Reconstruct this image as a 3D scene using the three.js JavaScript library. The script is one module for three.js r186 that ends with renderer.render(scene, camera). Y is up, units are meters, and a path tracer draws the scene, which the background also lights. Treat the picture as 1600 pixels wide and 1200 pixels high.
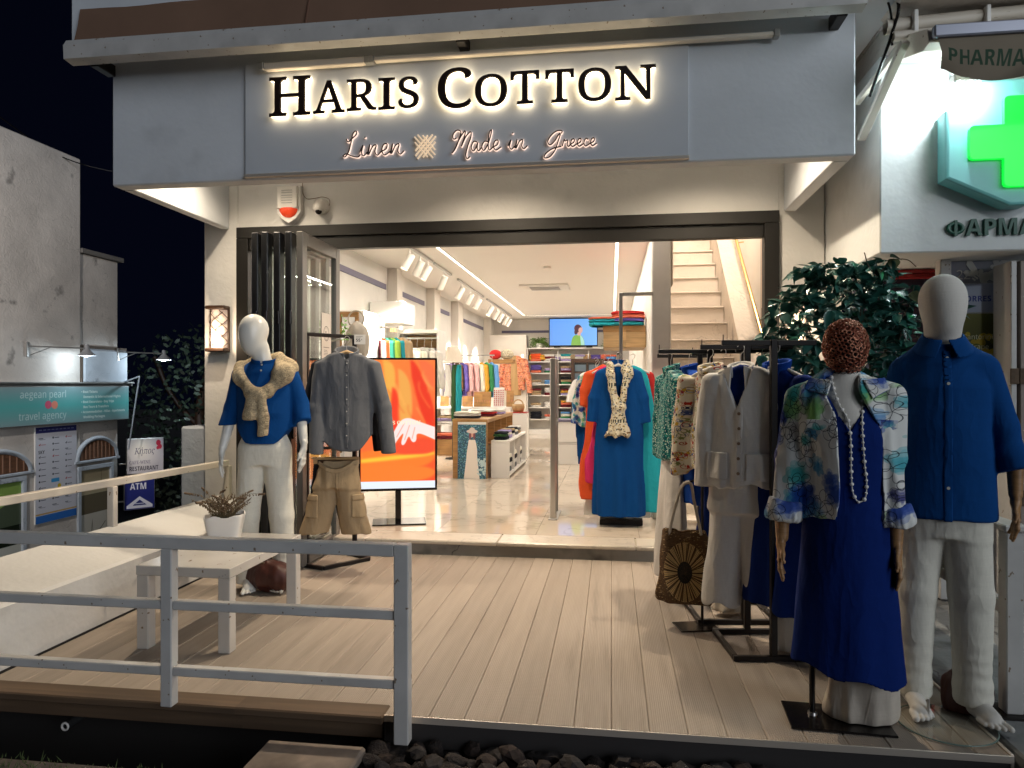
import * as THREE from 'three';
import { mergeGeometries, mergeVertices } from 'three/addons/utils/BufferGeometryUtils.js';
import { FontLoader } from 'three/addons/loaders/FontLoader.js';
import { RectAreaLightUniformsLib } from 'three/addons/lights/RectAreaLightUniformsLib.js';

// ---------------------------------------------------------------- camera, sky, exposure
RectAreaLightUniformsLib.init();
const scene = new THREE.Scene();
const camera = new THREE.PerspectiveCamera(2 * Math.atan(600 / 1117) * 180 / Math.PI, 4 / 3, 0.05, 400);
camera.position.set(0, 1.45, 0);
camera.rotation.set(0, 7.92 * Math.PI / 180, 0);
scene.add(camera);
const renderer = new THREE.WebGLRenderer({ antialias: true });
renderer.setSize(1024, 768);
renderer.toneMapping = THREE.LinearToneMapping;
renderer.toneMappingExposure = 1.12;
renderer.shadowMap.enabled = true;

// night sky: near black navy, a touch lighter at the horizon, the same all round
{
  const W = 64, H = 32, data = new Float32Array(W * H * 4);
  for (let y = 0; y < H; y++) for (let x = 0; x < W; x++) {
    const e = Math.abs((y + 0.5) / H - 0.5) * 2, k = 0.7 + 0.5 * (1 - e) ** 3, i = (y * W + x) * 4;
    data[i] = 0.0009 * k; data[i + 1] = 0.0013 * k; data[i + 2] = 0.0042 * k; data[i + 3] = 1;
  }
  const sky = new THREE.DataTexture(data, W, H, THREE.RGBAFormat, THREE.FloatType);
  sky.mapping = THREE.EquirectangularReflectionMapping; sky.magFilter = THREE.LinearFilter; sky.needsUpdate = true;
  scene.background = sky; scene.environment = sky;
}
// the broad glow of the lit street behind the photographer
const glow = new THREE.DirectionalLight(new THREE.Color(0.90, 0.96, 1.05), 1.0);
glow.name = 'street_glow';
glow.position.set(14, 5, 7.5); glow.target.position.set(0, 1, -5);
glow.shadow.radius = 70; glow.castShadow = true;
Object.assign(glow.shadow.camera, { left: -15, right: 15, top: 12, bottom: -8, near: 1, far: 60 });
scene.add(glow, glow.target);

// ---------------------------------------------------------------- helpers: numbers
let seed = 7;
const rnd = () => { seed = (seed + 0x6d2b79f5) | 0; let t = Math.imul(seed ^ (seed >>> 15), 1 | seed); t = (t + Math.imul(t ^ (t >>> 7), 61 | t)) ^ t; return ((t ^ (t >>> 14)) >>> 0) / 4294967296; };
const rr = (a, b) => a + (b - a) * rnd();
const clamp = THREE.MathUtils.clamp, lerp = THREE.MathUtils.lerp, PI = Math.PI, V = (x, y, z) => new THREE.Vector3(x, y, z);
const smooth = (a, b, x) => { const t = clamp((x - a) / (b - a), 0, 1); return t * t * (3 - 2 * t); };
const hash3 = (i, j, k) => { let h = Math.imul(i, 374761393) ^ Math.imul(j, 668265263) ^ Math.imul(k, 2147483647 ^ 0x1b873593); h = Math.imul(h ^ (h >>> 13), 1274126177); return ((h ^ (h >>> 16)) >>> 0) / 4294967296 * 2 - 1; };
function vn(x, y, z) {
  const i = Math.floor(x), j = Math.floor(y), k = Math.floor(z); let u = x - i, v = y - j, w = z - k;
  u = u * u * (3 - 2 * u); v = v * v * (3 - 2 * v); w = w * w * (3 - 2 * w);
  const a = lerp(lerp(hash3(i, j, k), hash3(i + 1, j, k), u), lerp(hash3(i, j + 1, k), hash3(i + 1, j + 1, k), u), v);
  const b = lerp(lerp(hash3(i, j, k + 1), hash3(i + 1, j, k + 1), u), lerp(hash3(i, j + 1, k + 1), hash3(i + 1, j + 1, k + 1), u), v);
  return lerp(a, b, w);
}
// noise that tiles over n cells
function tn(x, y, n, s = 0) {
  const i = Math.floor(x), j = Math.floor(y); let u = x - i, v = y - j; u = u * u * (3 - 2 * u); v = v * v * (3 - 2 * v);
  const h = (a, b) => hash3(((a % n) + n) % n, ((b % n) + n) % n, 17 + s);
  return lerp(lerp(h(i, j), h(i + 1, j), u), lerp(h(i, j + 1), h(i + 1, j + 1), u), v);
}
const tfbm = (u, v, n, oct, s = 0) => { let a = 0, g = 1, t = 0; for (let o = 0; o < oct; o++) { a += g * tn(u * n, v * n, n, s + o); t += g; g *= 0.55; n *= 2; } return a / t; };

// ---------------------------------------------------------------- helpers: textures
function dataTex(n, fn, srgb, rep) {
  const d = new Uint8Array(n * n * 4);
  for (let y = 0; y < n; y++) for (let x = 0; x < n; x++) {
    const c = fn((x + 0.5) / n, (y + 0.5) / n), i = (y * n + x) * 4, a = typeof c === 'number' ? [c, c, c] : c;
    for (let q = 0; q < 3; q++) d[i + q] = clamp(Math.round(a[q] * 255), 0, 255);
    d[i + 3] = 255;
  }
  const t = new THREE.DataTexture(d, n, n);
  t.wrapS = t.wrapT = THREE.RepeatWrapping; t.magFilter = t.minFilter = THREE.LinearFilter;
  if (srgb) t.colorSpace = THREE.SRGBColorSpace;
  if (rep) t.repeat.set(rep, rep);
  t.needsUpdate = true; return t;
}
function paint(w, h, fn) {
  const c = document.createElement('canvas'); c.width = w; c.height = h; const g = c.getContext('2d'); fn(g, w, h);
  const t = new THREE.CanvasTexture(c); t.colorSpace = THREE.SRGBColorSpace; t.wrapS = t.wrapT = THREE.RepeatWrapping; return t;
}
const rep = (t, a, b = a) => { const q = t.clone(); q.repeat.set(a, b); q.needsUpdate = true; return q; };

// ---------------------------------------------------------------- helpers: objects
const used = new Map();
function numbered(name) { const n = used.get(name) || 0; used.set(name, n + 1); return n ? name + '_' + String(n).padStart(3, '0') : name; }
function tag(o, label, category, group, kind) {
  if (label) o.userData.label = label; if (category) o.userData.category = category; if (group) o.userData.group = group; if (kind) o.userData.kind = kind; return o;
}
function thing(name, pos, label, category, group, yaw = 0) {
  const o = new THREE.Group(); o.name = numbered(name); o.position.set(...pos); o.rotation.y = yaw; scene.add(o); return tag(o, label, category, group);
}
function structure(name) { const o = new THREE.Group(); o.name = numbered(name); scene.add(o); o.userData.kind = 'structure'; return o; }
function mesh(name, geo, mat, parent = scene) {
  const g = Array.isArray(geo) ? merge(geo) : geo;
  const o = new THREE.Mesh(g, mat); o.name = parent === scene ? numbered(name) : name; o.castShadow = o.receiveShadow = true; parent.add(o); return o;
}
function solid(name, geo, mat, label, category, group) { return tag(mesh(name, geo, mat), label, category, group); }
function ground(name, geo, mat) { const o = mesh(name, geo, mat); o.userData.kind = 'structure'; return o; }
function copyOf(o, pos, yaw, label) {
  const c = o.clone(); c.name = numbered(o.name.replace(/_\d{3}$/, '')); scene.add(c); c.position.set(...pos); c.rotation.y = yaw; c.userData = { ...o.userData }; if (label) c.userData.label = label; return c;
}
function merge(list) {
  const out = list.map((g) => { let q = g.index ? g.toNonIndexed() : g; for (const k of Object.keys(q.attributes)) if (!['position', 'normal', 'uv'].includes(k)) q.deleteAttribute(k); if (!q.attributes.uv) q.setAttribute('uv', new THREE.BufferAttribute(new Float32Array(q.attributes.position.count * 2), 2)); return q; });
  return out.length === 1 ? out[0] : mergeGeometries(out);
}
// uv in metres, from the side that each vertex faces
function muv(g, s = 1, ox = 0, oy = 0) {
  const p = g.attributes.position, n = g.attributes.normal, uv = new Float32Array(p.count * 2);
  for (let i = 0; i < p.count; i++) {
    const ax = Math.abs(n.getX(i)), ay = Math.abs(n.getY(i)), az = Math.abs(n.getZ(i)), x = p.getX(i), y = p.getY(i), z = p.getZ(i);
    const [u, v] = ay >= ax && ay >= az ? [x, z] : ax >= az ? [z, y] : [x, y];
    uv[i * 2] = u * s + ox; uv[i * 2 + 1] = v * s + oy;
  }
  g.setAttribute('uv', new THREE.BufferAttribute(uv, 2)); return g;
}
// a box from corner to corner with small chamfers
function bx(x0, y0, z0, x1, y1, z1, c = 0) {
  const w = x1 - x0, h = y1 - y0, d = z1 - z0; let g;
  if (!c) g = new THREE.BoxGeometry(w, h, d);
  else {
    c = Math.min(c, w * 0.45, h * 0.45, d * 0.45);
    const pos = [], q = [w / 2, h / 2, d / 2], quad = (a, b, e, f) => pos.push(...a, ...b, ...e, ...a, ...e, ...f), tri = (a, b, e) => pos.push(...a, ...b, ...e);
    const pt = (ax, s) => { const r = [0, 1, 2].map((i) => s[i] * (i === ax ? q[i] : q[i] - c)); return r; };
    for (let a = 0; a < 3; a++) { const b = (a + 1) % 3, e = (a + 2) % 3; for (const s of [-1, 1]) {
      const f = (i, j) => { const v = [0, 0, 0]; v[a] = s; v[b] = i; v[e] = j; return pt(a, v); };
      s > 0 ? quad(f(-1, -1), f(1, -1), f(1, 1), f(-1, 1)) : quad(f(-1, -1), f(-1, 1), f(1, 1), f(1, -1));
      for (const t of [-1, 1]) { const k = (i, ax) => { const v = [0, 0, 0]; v[a] = s; v[b] = t; v[e] = i; return pt(ax, v); }; s * t > 0 ? quad(k(-1, a), k(-1, b), k(1, b), k(1, a)) : quad(k(-1, a), k(1, a), k(1, b), k(-1, b)); }
    } }
    for (const i of [-1, 1]) for (const j of [-1, 1]) for (const k of [-1, 1]) { const v = [i, j, k], A = pt(0, v), B = pt(1, v), C = pt(2, v); i * j * k > 0 ? tri(A, B, C) : tri(A, C, B); }
    g = new THREE.BufferGeometry(); g.setAttribute('position', new THREE.Float32BufferAttribute(pos, 3)); g.computeVertexNormals();
  }
  g.translate((x0 + x1) / 2, (y0 + y1) / 2, (z0 + z1) / 2); return muv(g);
}
const cb = (w, h, d, x = 0, y = 0, z = 0, c = 0) => bx(x - w / 2, y - h / 2, z - d / 2, x + w / 2, y + h / 2, z + d / 2, c);
function turned(g, rx = 0, ry = 0, rz = 0, x = 0, y = 0, z = 0) { g.applyMatrix4(new THREE.Matrix4().makeRotationFromEuler(new THREE.Euler(rx, ry, rz)).setPosition(x, y, z)); return g; }
// a square bar between two points
function bar(a, b, w, h = w, c = 0.003) {
  const A = V(...a), B = V(...b), L = A.distanceTo(B), g = cb(w, h, L, 0, 0, 0, c), m = new THREE.Matrix4().lookAt(B, A, Math.abs(B.y - A.y) > 0.99 * L ? V(0, 0, 1) : V(0, 1, 0));
  g.applyMatrix4(m); g.translate((A.x + B.x) / 2, (A.y + B.y) / 2, (A.z + B.z) / 2); return g;
}
const tube = (pts, r, n = 24, k = 8, closed = false) => new THREE.TubeGeometry(new THREE.CatmullRomCurve3(pts.map((p) => V(...p)), closed), n, r, k, closed);
const cyl = (r0, r1, h, n = 24, x = 0, y = 0, z = 0) => new THREE.CylinderGeometry(r1, r0, h, n).translate(x, y + h / 2, z);
const lathe = (pts, n = 32) => new THREE.LatheGeometry(pts.map((p) => new THREE.Vector2(...p)), n);
const flat = (w, h, x = 0, y = 0, z = 0) => new THREE.PlaneGeometry(w, h).translate(x, y, z);
function extr(pts, depth, bevel = 0, holes = []) {
  const s = new THREE.Shape(pts.map((p) => new THREE.Vector2(...p))); for (const h of holes) s.holes.push(new THREE.Path(h.map((p) => new THREE.Vector2(...p))));
  return new THREE.ExtrudeGeometry(s, { depth, bevelEnabled: bevel > 0, bevelSize: bevel, bevelThickness: bevel, bevelSegments: 2, curveSegments: 10 });
}

// an outline of [z, y] points drawn out from x0 to x1
const profX = (pts, x0, x1, bevel = 0) => muv(extr(pts.map(([z, y]) => [-z, y]), x1 - x0, bevel).rotateY(PI / 2).translate(x0, 0, 0));

// ---------------------------------------------------------------- helpers: soft shapes (distance fields meshed with surface nets)
const smin = (a, b, k) => { const h = Math.max(k - Math.abs(a - b), 0) / k; return Math.min(a, b) - h * h * k * 0.25; };
const smax = (a, b, k) => -smin(-a, -b, k);
function caps(list, k) {           // tapered capsules [ax,ay,az, bx,by,bz, ra, rb, flatten z]
  const q = list.map((c) => { const d = [c[3] - c[0], c[4] - c[1], c[5] - c[2]]; return [...c, d[0], d[1], d[2], 1 / (d[0] * d[0] + d[1] * d[1] + d[2] * d[2] + 1e-12)]; }), n = list[0].length;
  const o = q.map((c) => ({ a: c.slice(0, 3), d: c.slice(-4, -1), i: c[c.length - 1], r0: c[6], r1: c[7], f: c.length > 12 ? c[8] : 1 }));
  return (x, y, z) => {
    let m = 1e3;
    for (const c of o) {
      const px = x - c.a[0], py = y - c.a[1], pz = z - c.a[2];
      let t = (px * c.d[0] + py * c.d[1] + pz * c.d[2]) * c.i; t = t < 0 ? 0 : t > 1 ? 1 : t;
      const ex = px - c.d[0] * t, ey = py - c.d[1] * t, ez = (pz - c.d[2] * t) * c.f;
      const d = (Math.sqrt(ex * ex + ey * ey + ez * ez) - (c.r0 + (c.r1 - c.r0) * t)) / (c.f > 1 ? c.f : 1);
      m = m > 900 ? d : smin(m, d, k);
    }
    return m;
  };
}
function rings(list, fold) {       // stacked ellipses [y, half width, half depth, cx, cz], bottom to top
  return (x, y, z) => {
    let i = 0; const n = list.length; while (i < n - 2 && y > list[i + 1][0]) i++;
    const A = list[i], B = list[i + 1], t = smooth(A[0], B[0], y), tl = clamp((y - A[0]) / (B[0] - A[0]), 0, 1), u = (t + tl) / 2;
    let a = lerp(A[1], B[1], u), b = lerp(A[2], B[2], u); const px = x - lerp(A[3] || 0, B[3] || 0, u), pz = z - lerp(A[4] || 0, B[4] || 0, u);
    if (fold) { const s = 1 + fold(Math.atan2(pz / b, px / a), y); a *= s; b *= s; }
    const d = (Math.sqrt((px / a) ** 2 + (pz / b) ** 2) - 1) * Math.min(a, b);
    return smax(d, Math.max(list[0][0] - y, y - list[n - 1][0]), 0.012);
  };
}
function net(f, lo, hi, cell, uvf) {
  const n = [0, 1, 2].map((i) => Math.ceil((hi[i] - lo[i]) / cell) + 1), [nx, ny, nz] = n, val = new Float32Array(nx * ny * nz), id = new Int32Array(nx * ny * nz).fill(-1), at = (i, j, k) => (k * ny + j) * nx + i;
  for (let k = 0; k < nz; k++) for (let j = 0; j < ny; j++) for (let i = 0; i < nx; i++) val[at(i, j, k)] = f(lo[0] + i * cell, lo[1] + j * cell, lo[2] + k * cell);
  const pos = [], idx = [];
  for (let k = 0; k < nz - 1; k++) for (let j = 0; j < ny - 1; j++) for (let i = 0; i < nx - 1; i++) {
    let c = 0, sx = 0, sy = 0, sz = 0, m = 0;
    const v = []; for (let q = 0; q < 8; q++) { v[q] = val[at(i + (q & 1), j + ((q >> 1) & 1), k + (q >> 2))]; if (v[q] < 0) m |= 1 << q; }
    if (m === 0 || m === 255) continue;
    for (let q = 0; q < 8; q++) for (const b of [1, 2, 4]) if (!(q & b)) { const w = q | b; if ((v[q] < 0) !== (v[w] < 0)) { const t = v[q] / (v[q] - v[w]); c++; sx += (q & 1) + (b === 1 ? t : 0); sy += ((q >> 1) & 1) + (b === 2 ? t : 0); sz += (q >> 2) + (b === 4 ? t : 0); } }
    id[at(i, j, k)] = pos.length / 3; pos.push(lo[0] + (i + sx / c) * cell, lo[1] + (j + sy / c) * cell, lo[2] + (k + sz / c) * cell);
  }
  const quad = (a, b, c, d, s) => { if (a < 0 || b < 0 || c < 0 || d < 0) return; s ? idx.push(a, b, c, a, c, d) : idx.push(a, c, b, a, d, c); };
  for (let k = 1; k < nz - 1; k++) for (let j = 1; j < ny - 1; j++) for (let i = 1; i < nx - 1; i++) {
    const s = val[at(i, j, k)] < 0;
    if (s !== (val[at(i + 1, j, k)] < 0)) quad(id[at(i, j - 1, k - 1)], id[at(i, j, k - 1)], id[at(i, j, k)], id[at(i, j - 1, k)], s);
    if (s !== (val[at(i, j + 1, k)] < 0)) quad(id[at(i - 1, j, k - 1)], id[at(i - 1, j, k)], id[at(i, j, k)], id[at(i, j, k - 1)], s);
    if (s !== (val[at(i, j, k + 1)] < 0)) quad(id[at(i - 1, j - 1, k)], id[at(i, j - 1, k)], id[at(i, j, k)], id[at(i - 1, j, k)], s);
  }
  const N = new Float32Array(pos.length), uv = new Float32Array(pos.length / 3 * 2), e = cell * 0.6;
  for (let i = 0; i < pos.length; i += 3) {
    const x = pos[i], y = pos[i + 1], z = pos[i + 2]; let a = f(x + e, y, z) - f(x - e, y, z), b = f(x, y + e, z) - f(x, y - e, z), c = f(x, y, z + e) - f(x, y, z - e); const l = Math.hypot(a, b, c) || 1;
    N[i] = a / l; N[i + 1] = b / l; N[i + 2] = c / l;
    const q = uvf ? uvf(x, y, z) : [x + z * 0.7, y]; uv[i / 3 * 2] = q[0]; uv[i / 3 * 2 + 1] = q[1];
  }
  const g = new THREE.BufferGeometry(); g.setAttribute('position', new THREE.Float32BufferAttribute(pos, 3)); g.setAttribute('normal', new THREE.BufferAttribute(N, 3)); g.setAttribute('uv', new THREE.BufferAttribute(uv, 2)); g.setIndex(idx); return g;
}
// cloth folds: long ones that fall, short ones across; evaluated only near the surface
const creased = (f, A0, fx = 9, fy = 1.8, s = 0, fine = 0.35, A = A0 * 1.45) => (x, y, z) => {
  const d = f(x, y, z); if (d > 3 * A + 0.02 || d < -3 * A - 0.02) return d;
  const wx = x + 0.03 * vn(x * 6 + s, y * 5, z * 6);
  return d + A * (vn(wx * fx + s, y * fy + s * 3, z * fx) + fine * vn(wx * fx * 2.3 + s, y * fx * 0.5 + wx * 6, z * fx * 2.3));
};
// ---------------------------------------------------------------- materials
const std = (o) => new THREE.MeshStandardMaterial(o);
const rgb = (r, g, b) => new THREE.Color().setRGB(r, g, b);
const X = {};
X.plaster = dataTex(512, (u, v) => { const a = tfbm(u, v, 4, 5, 1), s = tfbm(u, v * 0.999, 3, 4, 9), q = Math.max(0, tfbm(u, v, 7, 4, 4) - 0.32) * 0.9; const k = 0.95 + 0.05 * a - 0.05 * Math.max(0, s) - q * 0.16; return [k, k * 0.995, k * 0.985]; }, true, 0.4);
X.plasterB = dataTex(512, (u, v) => 0.5 + 0.32 * tfbm(u, v, 6, 6, 21) + 0.12 * tfbm(u, v, 64, 2, 30), false, 0.6);
X.worn = dataTex(512, (u, v) => { const a = tfbm(u, v, 5, 5, 61), d = tfbm(u, v, 9, 5, 77), c = Math.abs(tfbm(u, v, 6, 5, 81)); let k = 0.9 + 0.1 * a; if (d > 0.42) k -= (d - 0.42) * 1.2; if (c < 0.006) k -= 0.12; return [k, k * 0.985, k * 0.96]; }, true, 0.3);
X.linen = dataTex(256, (u, v) => { const w = tn(u * 128, v * 6, 128, 3) * 0.5 + tn(u * 6, v * 128, 128, 5) * 0.5, s = Math.max(0, tn(u * 64, v * 4, 64, 8) - 0.6) + Math.max(0, tn(u * 4, v * 64, 64, 9) - 0.6); const k = 0.95 + 0.03 * w + 0.035 * s; return [k, k, k]; }, true, 6);
X.linenB = dataTex(256, (u, v) => 0.5 + 0.25 * tn(u * 128, v * 8, 128, 3) + 0.25 * tn(u * 8, v * 128, 128, 5), false, 5);
X.crease = dataTex(512, (u, v) => { const w = 0.1 * tfbm(u, v, 3, 3, 6), r = 1 - Math.abs(tfbm(u + w, v + w, 4, 2, 41)) * 2.4, q = 1 - Math.abs(tfbm(u - w, v, 7, 2, 48)) * 2.6; return clamp(0.3 + 0.3 * tfbm(u + w, v, 5, 3, 41) + 0.16 * Math.max(0, r) ** 2 + 0.1 * Math.max(0, q) ** 2 + 0.1 * tfbm(u, v, 18, 3, 52), 0, 1); }, false); X.crease.repeat.set(2.6, 1.0);
X.chips = dataTex(512, (u, v) => { const a = tfbm(u, v, 5, 5, 101), c = tfbm(u, v, 36, 3, 107), s = tfbm(u, v, 3, 4, 111); let k = 0.93 + 0.06 * a - Math.max(0, s - 0.2) * 0.25; if (c > 0.63) return [0.62, 0.54, 0.46]; k -= 0.05 * Math.max(0, tfbm(u, v, 9, 4, 117)); return [k, k * 0.985, k * 0.965]; }, true);
X.knit = dataTex(256, (u, v) => { const a = 0.5 + 0.5 * Math.sin(u * PI * 2 * 24 + 0.9 * Math.sin(v * PI * 2 * 32)); return 0.3 + 0.5 * a * (0.6 + 0.4 * Math.abs(Math.sin(v * PI * 32))); }, false, 5);
X.melange = dataTex(256, (u, v) => { const a = tn(u * 90, v * 90, 90, 2), b = tfbm(u, v, 12, 4, 3); const k = 0.72 + 0.2 * a + 0.12 * b; return [k, k * 0.93, k * 0.8]; }, true, 4);
const deckMap = (s) => dataTex(512, (u, v) => {
  // u across one plank (16 ribs, a plain bevelled edge), v along
  const e = Math.min(u, 1 - u), rib = 0.5 + 0.5 * Math.cos(u * PI * 2 * 17), grain = tn(u * 60, v * 6, 60, s) * 0.5 + tn(u * 25, v * 18, 25, s + 1) * 0.5, worn = tfbm(u, v, 4, 4, s + 2), dirt = tfbm(u, v, 3, 5, s + 5);
  let k = 0.74 + 0.05 * rib + 0.015 * grain + 0.035 * worn; if (e < 0.05) k = 0.79 + 0.03 * worn; if (dirt > 0.15) k -= (dirt - 0.15) * 0.14; return [k, k * 0.955, k * 0.91];
}, true);
X.deck = [11, 33, 57].map(deckMap);
X.deckB = dataTex(256, (u, v) => { const e = Math.min(u, 1 - u); return e < 0.045 ? 0.8 : 0.25 + 0.5 * (0.5 + 0.5 * Math.cos(u * PI * 2 * 17)); });
X.marble = [5, 19, 43].map((s) => dataTex(256, (u, v) => { const w = tfbm(u, v, 3, 5, s), q = Math.abs(tfbm(u + 0.1 * w, v, 4, 5, s + 9)); let k = 0.93 + 0.05 * w; if (q < 0.05) k -= (0.05 - q) * 2.2; return [k, k * 0.975, k * 0.94]; }, true));
X.wood = dataTex(256, (u, v) => { const w = tn(u * 3, v * 40, 120, 2) * 0.5 + tn(u * 8, v * 120, 120, 3) * 0.5, r = tfbm(u * 0.5, v, 6, 3, 6); const k = 0.82 + 0.12 * w + 0.1 * r; return [k, k * 0.95, k * 0.88]; }, true, 1.2);
X.concrete = dataTex(512, (u, v) => { const a = tfbm(u, v, 6, 6, 3), d = tfbm(u, v, 12, 4, 8), c = Math.abs(tfbm(u, v, 4, 5, 12)); let k = 0.72 + 0.16 * a - Math.max(0, d - 0.25) * 0.6; if (c < 0.008) k -= 0.28; return [k, k, k * 0.99]; }, true, 0.35);
X.rock = dataTex(256, (u, v) => { const a = tfbm(u, v, 6, 6, 13), k = 0.7 + 0.28 * a; return [k, k * 0.93, k * 0.9]; }, true, 2);
X.scuff = dataTex(512, (u, v) => { const a = tfbm(u, v, 4, 5, 91); return clamp(0.42 + 0.22 * a + (tfbm(u, v, 40, 2, 95) > 0.5 ? 0.12 : 0), 0, 1); }, false, 0.7);

const M = {
  wall: std({ color: rgb(0.72, 0.71, 0.69), map: X.plaster, bumpMap: X.plasterB, bumpScale: 0.006, roughness: 0.93 }),
  fascia: std({ color: rgb(0.64, 0.675, 0.72), map: X.plaster, bumpMap: X.plasterB, bumpScale: 0.003, roughness: 0.8 }),
  panel: std({ color: rgb(0.58, 0.615, 0.665), map: rep(X.plaster, 0.25), roughness: 0.55 }),
  worn: std({ color: rgb(0.74, 0.70, 0.67), map: X.worn, bumpMap: X.plasterB, bumpScale: 0.02, roughness: 0.95 }),
  wornBlue: std({ color: rgb(0.55, 0.62, 0.72), map: X.worn, bumpMap: X.plasterB, bumpScale: 0.01, roughness: 0.85 }),
  inner: std({ color: rgb(0.76, 0.72, 0.67), map: rep(X.plaster, 0.25), roughness: 0.85 }),
  ceil: std({ color: rgb(0.72, 0.68, 0.63), roughness: 0.9 }),
  stair: std({ color: rgb(0.76, 0.695, 0.63), map: X.worn, bumpMap: X.plasterB, bumpScale: 0.012, roughness: 0.8 }),
  frame: std({ color: rgb(0.013, 0.0115, 0.0095), roughness: 0.5, metalness: 0.35, bumpMap: X.plasterB, bumpScale: 0.0006 }),
  leafDark: std({ color: rgb(0.016, 0.016, 0.017), roughness: 0.35, metalness: 0.3 }),
  leafGrey: std({ color: rgb(0.16, 0.15, 0.135), roughness: 0.45, metalness: 0.3 }),
  black: std({ color: rgb(0.02, 0.017, 0.016), roughness: 0.38, metalness: 0.5, roughnessMap: X.scuff }),
  rackMetal: std({ color: rgb(0.014, 0.010, 0.0085), roughness: 0.5, metalness: 0.4 }),
  steel: std({ color: rgb(0.62, 0.60, 0.57), roughness: 0.28, metalness: 0.9 }),
  greyMetal: std({ color: rgb(0.36, 0.35, 0.33), roughness: 0.4, metalness: 0.6 }),
  brass: std({ color: rgb(0.72, 0.50, 0.22), roughness: 0.22, metalness: 1 }),
  rail: std({ color: rgb(0.58, 0.585, 0.59), roughness: 0.42, map: rep(X.chips, 1.1) }),
  railCream: std({ color: rgb(0.70, 0.65, 0.58), roughness: 0.5, map: rep(X.chips, 0.9) }),
  white: std({ color: rgb(0.74, 0.72, 0.69), roughness: 0.5 }),
  whiteGloss: std({ color: rgb(0.74, 0.71, 0.67), roughness: 0.25 }),
  laminate: std({ color: rgb(0.66, 0.64, 0.61), map: rep(X.chips, 0.7), roughness: 0.42, roughnessMap: X.scuff }),
  lampWhite: std({ color: rgb(0.70, 0.67, 0.62), roughness: 0.45 }),
  wood: std({ color: rgb(0.50, 0.29, 0.11), map: X.wood, roughness: 0.5 }),
  paleWood: std({ color: rgb(0.60, 0.42, 0.22), map: X.wood, roughness: 0.55 }),
  darkWood: std({ color: rgb(0.07, 0.035, 0.02), map: X.wood, roughness: 0.5 }),
  letter: std({ color: rgb(0.020, 0.010, 0.008), roughness: 0.45, metalness: 0.3 }),
  halo: std({ color: rgb(0.8, 0.7, 0.5), emissive: rgb(1, 0.80, 0.52), emissiveIntensity: 7.5 }),
  script: std({ color: rgb(0.6, 0.5, 0.45), emissive: rgb(1, 0.72, 0.58), emissiveIntensity: 1.0 }),
  led: std({ color: rgb(0.8, 0.8, 0.75), emissive: rgb(1, 0.88, 0.72), emissiveIntensity: 2.2 }),
  spotFace: std({ color: rgb(0.8, 0.8, 0.75), emissive: rgb(1, 0.9, 0.74), emissiveIntensity: 4 }),
  mannequin: std({ color: rgb(0.66, 0.65, 0.60), roughness: 0.28 }),
  stocking: std({ color: rgb(0.60, 0.57, 0.52), roughness: 0.9, bumpMap: X.linenB, bumpScale: 0.0006 }),
  handWood: std({ color: rgb(0.52, 0.31, 0.15), map: rep(X.wood, 3), roughness: 0.45 }),
  glass: new THREE.MeshPhysicalMaterial({ color: rgb(0.93, 0.96, 0.95), transmission: 1, thickness: 0, roughness: 0.02, ior: 1.5 }),
  greenGlass: new THREE.MeshPhysicalMaterial({ color: rgb(0.86, 0.94, 0.91), transmission: 1, thickness: 0.012, roughness: 0.03, ior: 1.5, attenuationColor: rgb(0.35, 0.75, 0.62), attenuationDistance: 0.12 }),
  button: std({ color: rgb(0.6, 0.58, 0.52), roughness: 0.3 }),
  buttonBrown: std({ color: rgb(0.22, 0.15, 0.10), roughness: 0.4 }),
  asphalt: std({ color: rgb(0.05, 0.05, 0.055), map: X.concrete, roughness: 0.9, bumpMap: X.plasterB, bumpScale: 0.02 }),
  pavement: std({ color: rgb(0.40, 0.41, 0.42), map: X.concrete, roughness: 0.85, bumpMap: X.plasterB, bumpScale: 0.012 }),
  rock: std({ color: rgb(0.06, 0.05, 0.047), map: X.rock, roughness: 0.95, bumpMap: X.plasterB, bumpScale: 0.02 }),
  slab: std({ color: rgb(0.40, 0.37, 0.32), map: rep(X.rock, 1), roughness: 0.9 }),
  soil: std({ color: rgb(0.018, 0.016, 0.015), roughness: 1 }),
  brownBeam: std({ color: rgb(0.15, 0.105, 0.07), map: rep(X.wood, 0.6), roughness: 0.8 }),
  trim: std({ color: rgb(0.62, 0.55, 0.47), roughness: 0.35, metalness: 0.5 }),
  tarp: std({ color: rgb(0.20, 0.115, 0.075), map: rep(X.plaster, 0.9), roughness: 0.95, side: THREE.DoubleSide }),
  strip: std({ color: rgb(0.115, 0.105, 0.17), roughness: 0.6 }),
  red: std({ color: rgb(0.42, 0.02, 0.02), roughness: 0.4 }),
  cord: std({ color: rgb(0.18, 0.13, 0.08), roughness: 0.6 }),
  leather: std({ color: rgb(0.07, 0.018, 0.012), roughness: 0.5, bumpMap: X.crease, bumpScale: 0.01 }),
};
const cloth = (r, g, b, o = {}) => new THREE.MeshPhysicalMaterial({ color: rgb(r, g, b), map: X.linen, bumpMap: X.crease, bumpScale: 0.010, roughness: 0.92, specularIntensity: 0.35, sheen: 0.12, sheenRoughness: 0.6, sheenColor: rgb(r * 0.6 + 0.015, g * 0.6 + 0.02, b * 0.6 + 0.02), ...o });
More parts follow.
